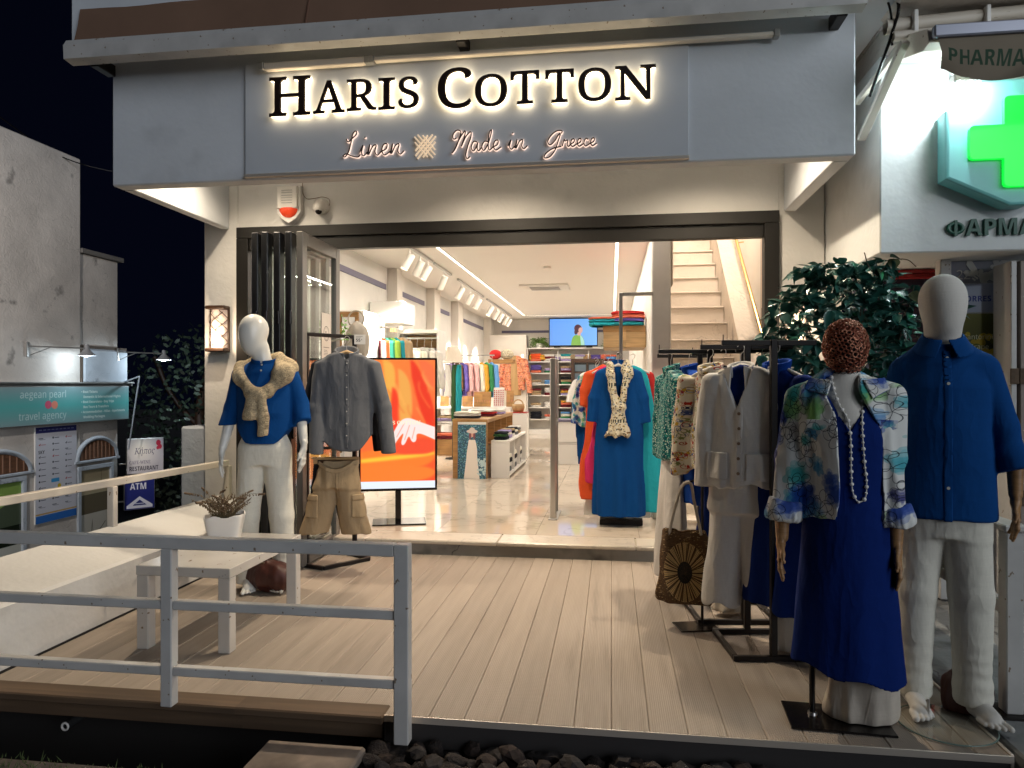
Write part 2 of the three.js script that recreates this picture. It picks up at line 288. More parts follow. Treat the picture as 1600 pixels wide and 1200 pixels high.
const C = {
  blue: cloth(0.0006, 0.052, 0.21), navy: cloth(0.0006, 0.017, 0.14), royal: cloth(0.003, 0.045, 0.28), white: cloth(0.68, 0.66, 0.63), cream: cloth(0.76, 0.73, 0.63), grey: cloth(0.135, 0.14, 0.15), dark: cloth(0.016, 0.018, 0.025),
  beige: cloth(0.40, 0.29, 0.17), sack: cloth(0.56, 0.50, 0.42), teal: cloth(0.02, 0.28, 0.34), aqua: cloth(0.02, 0.36, 0.44), orange: cloth(0.75, 0.10, 0.03), magenta: cloth(0.6, 0.03, 0.14), green: cloth(0.04, 0.22, 0.09), lime: cloth(0.26, 0.42, 0.06), seaGreen: cloth(0.06, 0.40, 0.30), red: cloth(0.5, 0.03, 0.03), coral: cloth(0.7, 0.17, 0.10), violet: cloth(0.12, 0.09, 0.34), mustard: cloth(0.62, 0.34, 0.05), wine: cloth(0.14, 0.02, 0.03), olive: cloth(0.03, 0.08, 0.03), brown: cloth(0.12, 0.06, 0.03), pink: cloth(0.72, 0.42, 0.42), tan: cloth(0.42, 0.27, 0.13), sky: cloth(0.12, 0.30, 0.62), lilac: cloth(0.34, 0.28, 0.5),
  melange: std({ color: rgb(0.76, 0.71, 0.62), map: X.melange, bumpMap: X.knit, bumpScale: 0.0025, roughness: 0.98 }),
};
// printed fabrics: the print only, on white or dark cloth
const printed = (t, r = 1, o = {}) => cloth(0.82, 0.80, 0.78, { map: rep(t, r), ...o });
const blot = (g, x, y, r, n, w, h) => { for (const ox of [-w, 0, w]) for (const oy of [-h, 0, h]) { g.beginPath(); for (let i = 0; i <= n; i++) { const a = i / n * PI * 2, q = r * (0.65 + 0.45 * Math.abs(Math.sin(a * 2.5 + x))); g.lineTo(x + ox + Math.cos(a) * q, y + oy + Math.sin(a) * q); } g.fill(); } };
X.watercolour = paint(1024, 1024, (g, w, h) => {
  g.fillStyle = '#e9ecea'; g.fillRect(0, 0, w, h);
  const cols = ['rgba(24,58,160,', 'rgba(30,120,190,', 'rgba(40,160,160,', 'rgba(30,34,110,', 'rgba(120,190,100,', 'rgba(80,150,210,', 'rgba(26,50,140,', 'rgba(60,170,190,'];
  for (let i = 0; i < 95; i++) { const c = cols[(rnd() * cols.length) | 0], x = rr(0, w), y = rr(0, h), R = rr(24, 74); for (let k = 0; k < 6; k++) { g.fillStyle = c + rr(0.17, 0.36) + ')'; blot(g, x + rr(-20, 20), y + rr(-20, 20), R * rr(0.5, 1), 26, w, h); } }
  g.strokeStyle = 'rgba(12,16,26,0.85)'; g.lineWidth = 1.9;
  for (let i = 0; i < 80; i++) { const x = rr(0, w), y = rr(0, h), R = rr(40, 100), a0 = rr(0, 6); for (const ox of [-w, 0, w]) for (const oy of [-h, 0, h]) for (let p = 0; p < 5; p++) { const a = a0 + p * 1.256, b = a + 1.1; g.beginPath(); g.moveTo(x + ox, y + oy); g.bezierCurveTo(x + ox + Math.cos(a - 0.3) * R * 1.2, y + oy + Math.sin(a - 0.3) * R * 1.2, x + ox + Math.cos(b) * R * 1.4, y + oy + Math.sin(b) * R * 1.4, x + ox + Math.cos(b) * R * 0.4, y + oy + Math.sin(b) * R * 0.4); g.stroke(); } }
});
X.swirl = paint(512, 512, (g, w, h) => {
  g.fillStyle = '#e2dccb'; g.fillRect(0, 0, w, h); const cols = ['#b3342a', '#3d4f8f', '#6b76a8', '#c8a33a', '#20284f', '#a8553f', '#7f8a55'];
  for (let i = 0; i < 170; i++) { const c = cols[(rnd() * cols.length) | 0], x = rr(0, w), y = rr(0, h), R = rr(12, 34), a0 = rr(0, 6); g.strokeStyle = g.fillStyle = c; g.lineWidth = rr(2, 6); for (const ox of [-w, 0, w]) for (const oy of [-h, 0, h]) { g.beginPath(); for (let t = 0; t < 26; t++) { const a = a0 + t * 0.33, q = R * (1 - t / 30); g.lineTo(x + ox + Math.cos(a) * q, y + oy + Math.sin(a) * q); } g.stroke(); } if (i % 2) blot(g, x + R, y, R * 0.5, 14, w, h); }
});
X.speckle = paint(512, 512, (g, w, h) => { g.fillStyle = '#0e5f66'; g.fillRect(0, 0, w, h); const cols = ['#dfeee6', '#3fae9c', '#0a3f52', '#bfe3d0', '#127a86']; for (let i = 0; i < 2600; i++) { g.fillStyle = cols[(rnd() * cols.length) | 0]; g.fillRect(rr(0, w), rr(0, h), rr(3, 9), rr(4, 14)); } });
X.scarf = paint(512, 512, (g, w, h) => { g.fillStyle = '#d8d0b8'; g.fillRect(0, 0, w, h); const cols = ['#3a3f38', '#7a5a2a', '#8f9aa8', '#4d5a70', '#a89a6a']; for (let i = 0; i < 420; i++) { g.fillStyle = cols[(rnd() * cols.length) | 0]; blot(g, rr(0, w), rr(0, h), rr(4, 13), 9, w, h); } g.fillStyle = '#2d3330'; for (let x = 0; x < w; x += 34) g.fillRect(x, 430, 18, 46); });
X.dots = paint(256, 256, (g, w, h) => { g.fillStyle = '#070a1c'; g.fillRect(0, 0, w, h); g.fillStyle = '#cfd2dc'; for (let y = 0; y < 8; y++) for (let x = 0; x < 8; x++) { g.beginPath(); g.arc(x * 32 + (y % 2) * 16 + 8, y * 32 + 12, 4, 0, 7); g.fill(); } });
C.watercolour = printed(X.watercolour, 1.15); C.swirl = printed(X.swirl, 2.6); C.speckle = printed(X.speckle, 3); C.scarf = printed(X.scarf, 3); C.dots = printed(X.dots, 5);
C.paisley = printed(X.swirl, 3, { color: rgb(0.8, 0.36, 0.26) }); C.fair = printed(X.watercolour, 2.4);
// ---------------------------------------------------------------- ground, pavements, deck
ground('ground', muv(new THREE.PlaneGeometry(160, 160, 8, 8).rotateX(-PI / 2).translate(0, -2.4, -20)), M.asphalt);
ground('pavement', bx(1.6, -2.4, -16, 14, -0.012, -1.7, 0.01), M.pavement);
ground('street', bx(-12, -2.4, -2.5, 14, -0.06, 14, 0.02), M.asphalt);
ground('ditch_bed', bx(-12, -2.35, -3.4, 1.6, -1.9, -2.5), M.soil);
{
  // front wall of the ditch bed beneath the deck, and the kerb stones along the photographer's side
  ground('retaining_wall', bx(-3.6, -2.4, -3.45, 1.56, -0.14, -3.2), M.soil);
  ground('kerb', bx(-6, -0.5, -2.55, -1.66, -0.035, -2.35, 0.02), M.slab);
}
const deck = structure('wooden_deck');
{
  const P = 0.158, mats = [0, 1, 2, 1, 0, 2].map((k, i) => std({ color: rgb(0.59, 0.545, 0.495).multiplyScalar([1, 0.93, 1.05, 0.98, 0.9, 0.96][i]), map: X.deck[k], bumpMap: X.deckB, bumpScale: 0.0022, roughness: 0.72 }));
  const plank = (x0, x1) => { const g = bx(x0, -0.03, -5.923, x1, 0, -3.03, 0.004), p = g.attributes.position, uv = g.attributes.uv; for (let i = 0; i < p.count; i++) uv.setXY(i, clamp((p.getX(i) - x0) / (x1 - x0), 0.001, 0.999), p.getZ(i) * 0.45); return g; };
  const g0 = plank(0.0009, P - 0.0009);
  for (let i = -19; i <= 9; i++) {
    const last = i === 9, m = mesh('plank', i === -19 ? plank(-3.028 + 19 * P, P - 0.0009) : last ? plank(0.0025, 0.118) : g0, mats[(i * 7 + 141 + ((i * i) % 5)) % 6], deck);
    m.position.set(i * P, (hash3(i, 3, 1)) * 0.0008, 0);
  }
  mesh('joist', [bx(-3.028, -0.12, -5.92, 1.54, -0.034, -3.06)], M.brownBeam, deck);
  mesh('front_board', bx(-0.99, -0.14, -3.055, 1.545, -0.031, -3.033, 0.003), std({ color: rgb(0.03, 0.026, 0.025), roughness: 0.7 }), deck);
  mesh('edge_trim', bx(-0.99, -0.028, -3.0295, 1.552, 0.001, -3.022, 0.001), M.trim, deck);
  mesh('edge_trim', bx(1.5425, -0.05, -5.9, 1.556, 0.004, -3.03, 0.002), M.trim, deck);
}
tag(mesh('kerb_strip', [bx(-4.4, -0.03, -3.115, -0.985, 0.006, -2.99, 0.006)], M.brownBeam), null, null, null, 'structure');
{
  // threshold of the shop
  const s = structure('threshold_step');
  const edges = [-3.3, -2.1, -0.95, 0.2, 1.34];
  for (let i = 0; i < 4; i++) { mesh('tread', bx(edges[i] + 0.001, 0.092, -6.24, edges[i + 1] - 0.001, 0.126, -5.905, 0.008), std({ color: rgb(0.64, 0.60, 0.54), map: X.marble[i % 3], roughness: 0.3 }), s); }
  mesh('riser', bx(-3.3, -0.03, -6.2, 1.34, 0.092, -5.925, 0.003), std({ color: rgb(0.50, 0.47, 0.43), map: X.concrete, roughness: 0.7 }), s);
}
// low white wall along the side of the deck, with its sloping top
{
  const g = extr([[-3.03, -0.06], [-3.03, 0.325], [-3.05, 0.34], [-3.53, 0.44], [-3.55, 0.43], [-3.55, -2.4], [-3.3, -2.4], [-3.3, -0.06]], 3.2);
  g.translate(0, 0, -6.05); // from the shop front towards the street
  solid('side_wall', muv(g), M.wall, 'low white plastered wall with a broad sloping top beside the deck', 'low wall');
  mesh('base_gap', bx(-3.032, 0.001, -5.9, -3.022, 0.012, -3.05), M.soil, deck);
}
// railing on that wall
{
  const t = thing('wall_railing', [-3.5, 0.43, -4.64], 'cream metal handrail standing on the sloping white wall beside the deck', 'railing');
  const o = (x, y, z) => [x + 3.5, y - 0.43, z + 4.64];
  mesh('handrail', bar(o(-3.415, 0.745, -6.0), o(-3.72, 0.745, -2.9), 0.05, 0.052, 0.005), M.railCream, t);
  for (const [x, z, y] of [[-3.53, -4.66, 0.42], [-3.41, -6.0, 0.40], [-3.68, -3.15, 0.40]]) mesh('post', bx(x + 3.478, y - 0.43, z + 4.615, x + 3.528, 0.29, z + 4.665, 0.004), M.railCream, t);
}
// front railing of grey painted tube
{
  const t = thing('front_railing', [-0.88, 0, -2.95], 'grey painted tube railing with three rails along the front of the deck', 'railing');
  mesh('post', bx(-0.032, -0.075, -0.03, 0.032, 0.77, 0.03, 0.004), M.rail, t);
  for (const x of [-1.075, -2.6]) mesh('post', bx(x - 0.027, 0.018, -0.027, x + 0.027, 0.718, 0.027, 0.004), M.rail, t);
  mesh('rail', bx(-2.9, 0.718, -0.028, -0.0325, 0.77, 0.028, 0.004), M.rail, t);
  for (const y of [0.448, 0.155]) for (const [a, b] of [[-2.9, -2.628], [-2.572, -1.103], [-1.047, -0.0325]]) mesh('rail', bx(a, y, -0.021, b, y + 0.04, 0.021, 0.004), M.rail, t);
}
// white railing beside the pavement
{
  const t = thing('pavement_railing', [1.752, 0, -3.44], 'white metal railing with a wide post beside the pavement and the pharmacy', 'railing');
  mesh('post', bx(-0.036, 0, -0.036, 0.036, 0.80, 0.036, 0.005), M.rail, t);
  mesh('post', bx(-0.03, 0, -2.3, 0.03, 0.80, -2.24, 0.005), M.rail, t);
  mesh('handrail', bx(-0.05, 0.802, -2.4, 0.05, 0.832, 0.05, 0.006), M.rail, t);
  mesh('rail', bx(-0.022, 0.42, -2.24, 0.022, 0.48, -0.036, 0.004), M.rail, t);
  mesh('base_plate', bx(-0.09, -0.011, -0.08, 0.06, 0.001, 0.07), M.rackMetal, t);
}
// rubble in the gap before the deck, a slab and weeds
{
  const s = structure('rubble_strip');
  const variants = [];
  for (let k = 0; k < 6; k++) { const g = new THREE.IcosahedronGeometry(0.5, 1), p = g.attributes.position; for (let i = 0; i < p.count; i++) { const v = V(p.getX(i), p.getY(i), p.getZ(i)), q = 1 + 0.3 * vn(v.x * 2.4 + k * 9, v.y * 2.4, v.z * 2.4) + 0.28 * vn(v.x * 5 + k, v.y * 5, v.z * 5); v.multiplyScalar(q); p.setXYZ(i, v.x, v.y * 0.72, v.z * 0.85); } g.computeVertexNormals(); variants.push(muv(g)); }
  const tones = [M.rock, std({ color: rgb(0.065, 0.048, 0.042), map: X.rock, roughness: 0.95 }), std({ color: rgb(0.05, 0.047, 0.05), map: X.rock, roughness: 0.95 })];
  let n = 0;
  for (let row = 0; row < 5; row++) for (let x = -0.98 + (row % 2) * 0.04; x < 0.78 - row * 0.05; x += rr(0.055, 0.095)) {
    const m = mesh('stone', variants[n % 6], tones[(n * 5 + row) % 3], s), q = rr(0.065, 0.125);
    m.scale.set(q * rr(0.9, 1.3), q * rr(0.75, 1), q); m.position.set(x, -0.125 + rr(-0.02, 0.02), -2.985 + row * 0.08 + rr(-0.03, 0.03)); m.rotation.set(rr(-0.5, 0.5), rr(0, 6), rr(-0.5, 0.5)); n++;
  }
  ground('rubble_bed', bx(-1.02, -0.9, -3.18, 1.58, -0.15, -2.5), M.soil);
  const sl = ground('paving_slab', bx(-1.46, -0.10, -2.88, -1.03, -0.055, -2.3, 0.01), M.slab); sl.position.set(0.02, 0, 0.02);
  // weeds at the bottom kerb
  const blades = [];
  for (let i = 0; i < 420; i++) { const x = -3.2 + rnd() * 1.7, h = rr(0.008, 0.03) * (vn(x * 5, 1, 1) > 0 ? 1.25 : 0.5), g = new THREE.ConeGeometry(0.003, h, 3).translate(0, h / 2, 0); turned(g, rr(-0.7, 0.7), rr(0, 6), rr(-0.7, 0.7), x, -0.038, -2.53 + rr(-0.02, 0.1)); blades.push(g); }
  tag(mesh('grass', blades, std({ color: rgb(0.07, 0.10, 0.03), roughness: 0.9 })), 'short green weeds growing along the kerb before the ditch', 'grass', null, 'stuff');
  const pipe = thing('drain_pipe', [-2.52, -0.145, -3.2], 'pale round end of a drain pipe in the dark ditch below the deck', 'pipe');
  mesh('pipe_end', new THREE.TorusGeometry(0.016, 0.005, 8, 20).translate(0, 0, 0.19), M.white, pipe);
  mesh('pipe_body', new THREE.CylinderGeometry(0.018, 0.018, 0.18, 16, 1, true).rotateX(PI / 2).translate(0, 0, 0.1), std({ color: rgb(0.02, 0.02, 0.02), side: THREE.DoubleSide, roughness: 0.6 }), pipe);
}

// ---------------------------------------------------------------- the shop building
const shop = thing('shop_building', [-1, 0, -6.05], 'white clothes shop with a deep canopy over a wide open front', 'shop');
const sw = (g) => g.translate(1, 0, 6.05);
{
  mesh('facade_wall', sw(bx(-3.67, -2.4, -6.35, -3.335, 4.2, -6.05, 0.012)), M.wall, shop);
  mesh('facade_wall', sw(bx(1.345, -2.4, -6.35, 1.70, 4.2, -6.05, 0.004)), M.wall, shop);
  mesh('facade_wall', sw(bx(-3.334, 2.855, -6.35, 1.344, 4.2, -6.053)), M.wall, shop);
  mesh('buttress', sw(bx(-3.93, -2.4, -6.6, -3.672, 1.06, -6.09, 0.02)), M.wornBlue, shop);
  mesh('side_wall', sw(bx(-3.668, -2.4, -19.6, -3.36, 4.2, -6.352)), M.wall, shop);
  mesh('side_wall', sw(bx(1.62, -0.01, -19.6, 1.9, 7, -6.352)), M.inner, shop);
  mesh('back_wall', sw(bx(-3.36, -0.01, -19.6, 1.62, 7, -19.2)), M.inner, shop);
  mesh('roof', sw(bx(-3.68, 6.3, -19.6, 1.9, 6.5, -4.46)), M.wall, shop);
  // canopy: open box with a fascia, two cheeks and a raised ceiling
  const can = mesh('canopy', [sw(bx(-3.5, 2.85, -4.74, 1.48, 3.74, -4.62, 0.01)), sw(bx(-3.5, 2.85, -6.048, -3.42, 3.5, -4.742, 0.008)), sw(bx(1.385, 2.85, -6.048, 1.48, 3.5, -4.742, 0.008)), sw(bx(-3.5, 3.502, -6.048, 1.48, 3.6, -4.742))], M.fascia, shop);
  mesh('upper_wall', sw(bx(-3.69, 3.742, -6.0, 1.72, 6.28, -4.46, 0.01)), M.fascia, shop);
  mesh('sign_panel', [sw(bx(-2.486, 2.885, -4.619, 0.48, 3.64, -4.60, 0.002))], M.panel, shop);
  mesh('panel_lip', sw(bx(-2.49, 2.862, -4.6195, 0.484, 2.884, -4.585, 0.002)), M.trim, shop);
}
// dark aluminium frame of the opening
{
  const t = thing('door_frame', [-1, 0.126, -6.05], 'dark aluminium frame around the wide shop opening', 'door frame');
  const d = (g) => g.translate(1, -0.126, 6.05);
  mesh('head_rail', d(bx(-3.333, 2.755, -6.12, 1.343, 2.853, -6.005, 0.004)), M.frame, t);
  mesh('head_track', d(bx(-3.22, 2.645, -6.11, 1.225, 2.753, -6.03, 0.003)), M.frame, t);
  mesh('jamb', d(bx(-3.333, 0.128, -6.12, -3.222, 2.754, -6.005, 0.004)), M.frame, t);
  mesh('jamb', d(bx(1.227, 0.128, -6.12, 1.343, 2.754, -6.005, 0.004)), M.frame, t);
}
// folding door leaves, stacked to the side
{
  const leaf = (x, label, mats, sticker) => {
    const t = thing('folding_door_leaf', [x, 0.02, -5.67], label, 'door leaf', 'folding door leaves stacked beside the opening');
    mesh('stile', bx(-0.026, 0, 0.30, 0.026, 2.62, 0.385, 0.004), mats, t);
    mesh('stile', bx(-0.026, 0, -0.385, 0.026, 2.62, -0.30, 0.004), mats, t);
    mesh('rail', bx(-0.025, 2.52, -0.299, 0.025, 2.619, 0.299, 0.003), mats, t);
    mesh('rail', bx(-0.025, 0.001, -0.299, 0.025, 0.12, 0.299, 0.003), mats, t);
    mesh('pane', bx(-0.004, 0.121, -0.299, 0.004, 2.519, 0.299), M.glass, t);
    if (!sticker) { mesh('handle', [bar([0.03, 1.0, 0.36], [0.03, 1.2, 0.36], 0.014)], M.black, t); mesh('hinge', cyl(0.012, 0.012, 0.1, 10, 0.02, 1.9, 0.392), M.black, t); }
    return t;
  };
  const main = leaf(-2.405, 'outermost folding door leaf, its glass carrying round and square stickers', M.leafGrey, true);
  const sticker = paint(256, 512, (g, w, h) => {
    g.fillStyle = '#cfc8bd'; g.fillRect(0, 0, w, h); g.strokeStyle = g.fillStyle = '#55504a'; g.lineWidth = 7; g.beginPath(); g.arc(128, 210, 74, 0, 7); g.stroke(); g.lineWidth = 3; g.beginPath(); g.arc(128, 210, 60, 0, 7); g.stroke();
    for (let i = 0; i < 5; i++) g.fillRect(92, 186 + i * 11, rr(40, 72), 5);
    g.fillRect(50, 350, 156, 6); for (let i = 0; i < 4; i++) g.fillRect(60, 380 + i * 16, rr(80, 140), 5);
  });
  mesh('sticker', flat(0.2, 0.42).rotateY(PI / 2).translate(0.0055, 1.82, -0.13), std({ map: sticker, roughness: 0.6 }), main);
  const small = leaf(-2.50, 'second folding door leaf from the glass one in the dark stack', M.leafDark);
  ['third folding door leaf in the dark stack', 'fourth folding door leaf in the dark stack', 'folding door leaf nearest the sconce in the dark stack'].forEach((l, i) => copyOf(small, [-2.595 - i * 0.092, 0.02, -5.67 + 0.02 * (i % 2)], 0, l));
}

// ---------------------------------------------------------------- awnings and fittings on the shop front
{
  const t = thing('awning', [-1.1, 3.6, -4.45], 'rolled awning with brown fabric and grey front bar above the sign', 'awning');
  const s = (g) => g.translate(1.1, -3.6, 4.45), L = -3.64, R = 1.45;
  mesh('front_bar', s(profX([[-4.34, 3.635], [-4.42, 3.625], [-4.44, 3.66], [-4.43, 3.745], [-4.36, 3.76], [-4.335, 3.72]], L, R, 0.004)), M.rail, t);
  const f = []; for (let i = 0; i <= 60; i++) for (let j = 0; j <= 6; j++) { const u = i / 60, v = j / 6; f.push(lerp(L + 0.03, R - 0.03, u), lerp(3.76, 4.02, v) + 0.006 * vn(u * 30, v * 2, 3) - 0.02 * Math.sin(v * PI), lerp(-4.385, -4.452, v) + 0.005 * vn(u * 22, v * 2, 9)); }
  const g = new THREE.BufferGeometry(); g.setAttribute('position', new THREE.Float32BufferAttribute(f, 3)); const ix = []; for (let i = 0; i < 60; i++) for (let j = 0; j < 6; j++) { const a = i * 7 + j; ix.push(a, a + 7, a + 8, a, a + 8, a + 1); } g.setIndex(ix); g.computeVertexNormals(); muv(g);
  mesh('fabric', s(g), M.tarp, t);
  for (const x of [-1.95, 0.25]) mesh('seam', s(bar([x, 3.77, -4.372], [x, 4.0, -4.446], 0.012, 0.004)), std({ color: rgb(0.16, 0.08, 0.05), roughness: 0.9 }), t);
  for (const x of [-3.5, -0.95, 1.35]) mesh('bracket', s(bx(x - 0.03, 3.62, -4.62, x + 0.03, 3.70, -4.44, 0.004)), M.rackMetal, t);
  // two white strip fittings under the bar
  for (const [a, c] of [[-2.32, -1.62], [-1.55, 0.98]]) {
    const q = thing('strip_fitting', [(a + c) / 2, 3.59, -4.56], a < -2 ? 'short white strip fitting under the awning above the first letters' : 'long thin white strip fitting under the awning above the sign', 'strip light');
    mesh('housing', cb(c - a, a < -2 ? 0.045 : 0.024, 0.05, 0, 0, 0, 0.005), std({ color: rgb(0.72, 0.64, 0.54), roughness: 0.5 }), q);
    for (const e of [-1, 1]) mesh('end_cap', cb(0.035, 0.05, 0.055, e * ((c - a) / 2 + 0.02), 0.004, 0, 0.004), M.greyMetal, q);
  }
}
{
  // alarm siren
  const t = thing('alarm_siren', [-2.83, 2.985, -6.05], 'white alarm box with a red lens on the wall above the door', 'alarm');
  const out = (k) => [[-0.105 * k, 0.21], [0.105 * k, 0.21], [0.105 * k, -0.015], [0.06 * k, -0.07], [0, -0.105 * k], [-0.06 * k, -0.07], [-0.105 * k, -0.015]];
  mesh('back_plate', extr(out(1), 0.05, 0.006), M.white, t);
  mesh('cover', extr([[-0.085, 0.20], [0.085, 0.20], [0.085, 0.02], [-0.085, 0.02]], 0.085, 0.008), M.lampWhite, t);
  const lens = new THREE.SphereGeometry(0.086, 24, 12, 0, PI * 2, PI / 2, PI / 2).scale(1, 0.95, 0.62).translate(0, 0.018, 0.05);
  mesh('red_lens_light', lens, std({ color: rgb(0.6, 0.06, 0.02), emissive: rgb(0.75, 0.05, 0.015), emissiveIntensity: 0.35, roughness: 0.25 }), t);
  const sl = []; for (let i = 0; i < 6; i++) sl.push(cb(0.10, 0.006, 0.004, 0, 0.06 + i * 0.022, 0.0945)); mesh('grille_slot', sl, M.greyMetal, t);
}
{
  const t = thing('security_camera', [-2.545, 3.02, -6.053], 'white dome camera on the wall beside the alarm box', 'camera');
  mesh('mount', turned(cyl(0.075, 0.068, 0.03, 28), PI / 2), M.lampWhite, t);
  mesh('shell', turned(lathe([[0, 0.10], [0.03, 0.092], [0.05, 0.06], [0.056, 0.03], [0.06, 0]], 28), PI / 2 + 0.5, 0, 0, 0, 0, 0.03), M.lampWhite, t);
  mesh('lens', new THREE.SphereGeometry(0.03, 20, 14).translate(0.004, -0.055, 0.085), M.black, t);
  const c = thing('cable', [-2.66, 3.02, -6.04], 'thin cable looping from the ceiling to the wall camera', 'cable');
  mesh('wire', tube([[-0.06, 0.25, 0], [-0.055, 0.12, 0], [-0.02, 0.075, 0.004], [0.05, 0.075, 0.004], [0.13, 0.085, 0.004], [0.19, 0.06, 0.004], [0.19, 0.01, 0.003], [0.165, -0.005, 0]], 0.003, 40, 6), M.cord, c);
}
function sconce(x, label) {
  const t = thing('wall_sconce', [x, 1.945, -6.05], label, 'wall lamp', 'lattice wall lamps beside the shop opening');
  mesh('back_plate', cb(0.165, 0.40, 0.014, 0, 0, 0.008, 0.003), M.darkWood, t);
  const shade = new THREE.CylinderGeometry(0.08, 0.08, 0.34, 20, 1, true, -PI / 2, PI).translate(0, 0, 0.015);
  mesh('lamp_shade', shade, std({ color: rgb(0.8, 0.7, 0.6), emissive: rgb(1, 0.62, 0.45), emissiveIntensity: 0.32, side: THREE.DoubleSide, roughness: 0.8 }), t);
  mesh('bulb_light', new THREE.SphereGeometry(0.05, 16, 12).scale(1, 1.3, 0.55).translate(0, -0.085, 0.082), std({ color: rgb(0.9, 0.8, 0.7), emissive: rgb(1, 0.85, 0.68), emissiveIntensity: 3 }), t);
  for (const y of [-0.19, 0.19]) mesh('cap', [cb(0.185, 0.032, 0.115, 0, y, 0.06, 0.008)], M.darkWood, t);
  const lat = []; const pt = (a, y) => [Math.sin(a) * 0.088, y, 0.016 + Math.cos(a) * 0.088];
  for (const s of [-1, 1]) for (let k = -2; k < 4; k++) { const pts = []; for (let i = 0; i <= 8; i++) { const a = -PI / 2 + PI * i / 8, y = -0.24 + k * 0.105 + (s > 0 ? i : 8 - i) / 8 * 0.24; if (Math.abs(y) < 0.175) pts.push(pt(a, y)); } if (pts.length > 1) lat.push(tube(pts, 0.004, 14, 5)); }
  mesh('lattice', lat, M.darkWood, t);
  for (const sx of [-0.086, 0.086]) mesh('side_bar', cb(0.014, 0.36, 0.02, sx, 0, 0.024), M.darkWood, t);
  const l = new THREE.PointLight(new THREE.Color(1, 0.74, 0.5), 0.55); l.position.set(x, 1.86, -5.86); l.castShadow = true; l.shadow.radius = 2.5; scene.add(l);
}
sconce(-3.5, 'dark lattice wall lamp glowing on the white pillar beside the grey buttress');
sconce(1.47, 'dark lattice wall lamp half hidden by the leafy plant');
// recessed lamps in the canopy ceiling
for (const [x, i] of [[-2.95, 16], [-0.95, 20], [0.75, 17]]) {
  const t = thing('downlight', [x, 3.5, -5.2], x < -2 ? 'recessed ceiling lamp in the canopy over the folded doors' : x < 0 ? 'recessed ceiling lamp in the canopy over the middle of the deck' : 'recessed ceiling lamp in the canopy over the clothes racks', 'ceiling lamp');
  mesh('trim_ring', new THREE.TorusGeometry(0.06, 0.008, 8, 28).rotateX(PI / 2), M.lampWhite, t);
  mesh('lamp_glass', new THREE.CircleGeometry(0.052, 24).rotateX(PI / 2).translate(0, -0.002, 0), M.spotFace, t);
  const l = new THREE.SpotLight(new THREE.Color(1, 0.83, 0.62), i, 0, 1.25, 0.7); l.position.set(x, 3.485, -5.2); l.target.position.set(x, 0, -5.0); l.castShadow = true; l.shadow.radius = 2.2; scene.add(l, l.target);
}
// ---------------------------------------------------------------- the lit sign
const serif = await new FontLoader().loadAsync('fonts/droid/droid_serif_regular.typeface.json');
const sansBold = await new FontLoader().loadAsync('fonts/droid/droid_sans_bold.typeface.json');
const sans = await new FontLoader().loadAsync('fonts/droid/droid_sans_regular.typeface.json');
// one letter fitted to a box; grow thickens the stroke
function glyph(ch, font, x0, y0, x1, y1, depth, grow, z) {
  const g = new THREE.ExtrudeGeometry(font.generateShapes(ch, 1), { depth: 1, bevelEnabled: false, curveSegments: 10 }); g.computeBoundingBox(); const b = g.boundingBox, p0 = { x: b.max.x - b.min.x, y: b.max.y - b.min.y };
  const s = p0.y / (y1 - y0), gr = grow * s;
  const q = new THREE.ExtrudeGeometry(font.generateShapes(ch, 1), { depth: 0.001, bevelEnabled: true, bevelThickness: 0.0004, bevelSize: gr, bevelSegments: 1, curveSegments: 10 }); q.computeBoundingBox(); const c = q.boundingBox;
  q.translate(-c.min.x, -c.min.y, -c.min.z); q.scale((x1 - x0) / (c.max.x - c.min.x), (y1 - y0) / (c.max.y - c.min.y), depth / (c.max.z - c.min.z)); q.translate(x0, y0, z); return q;
}
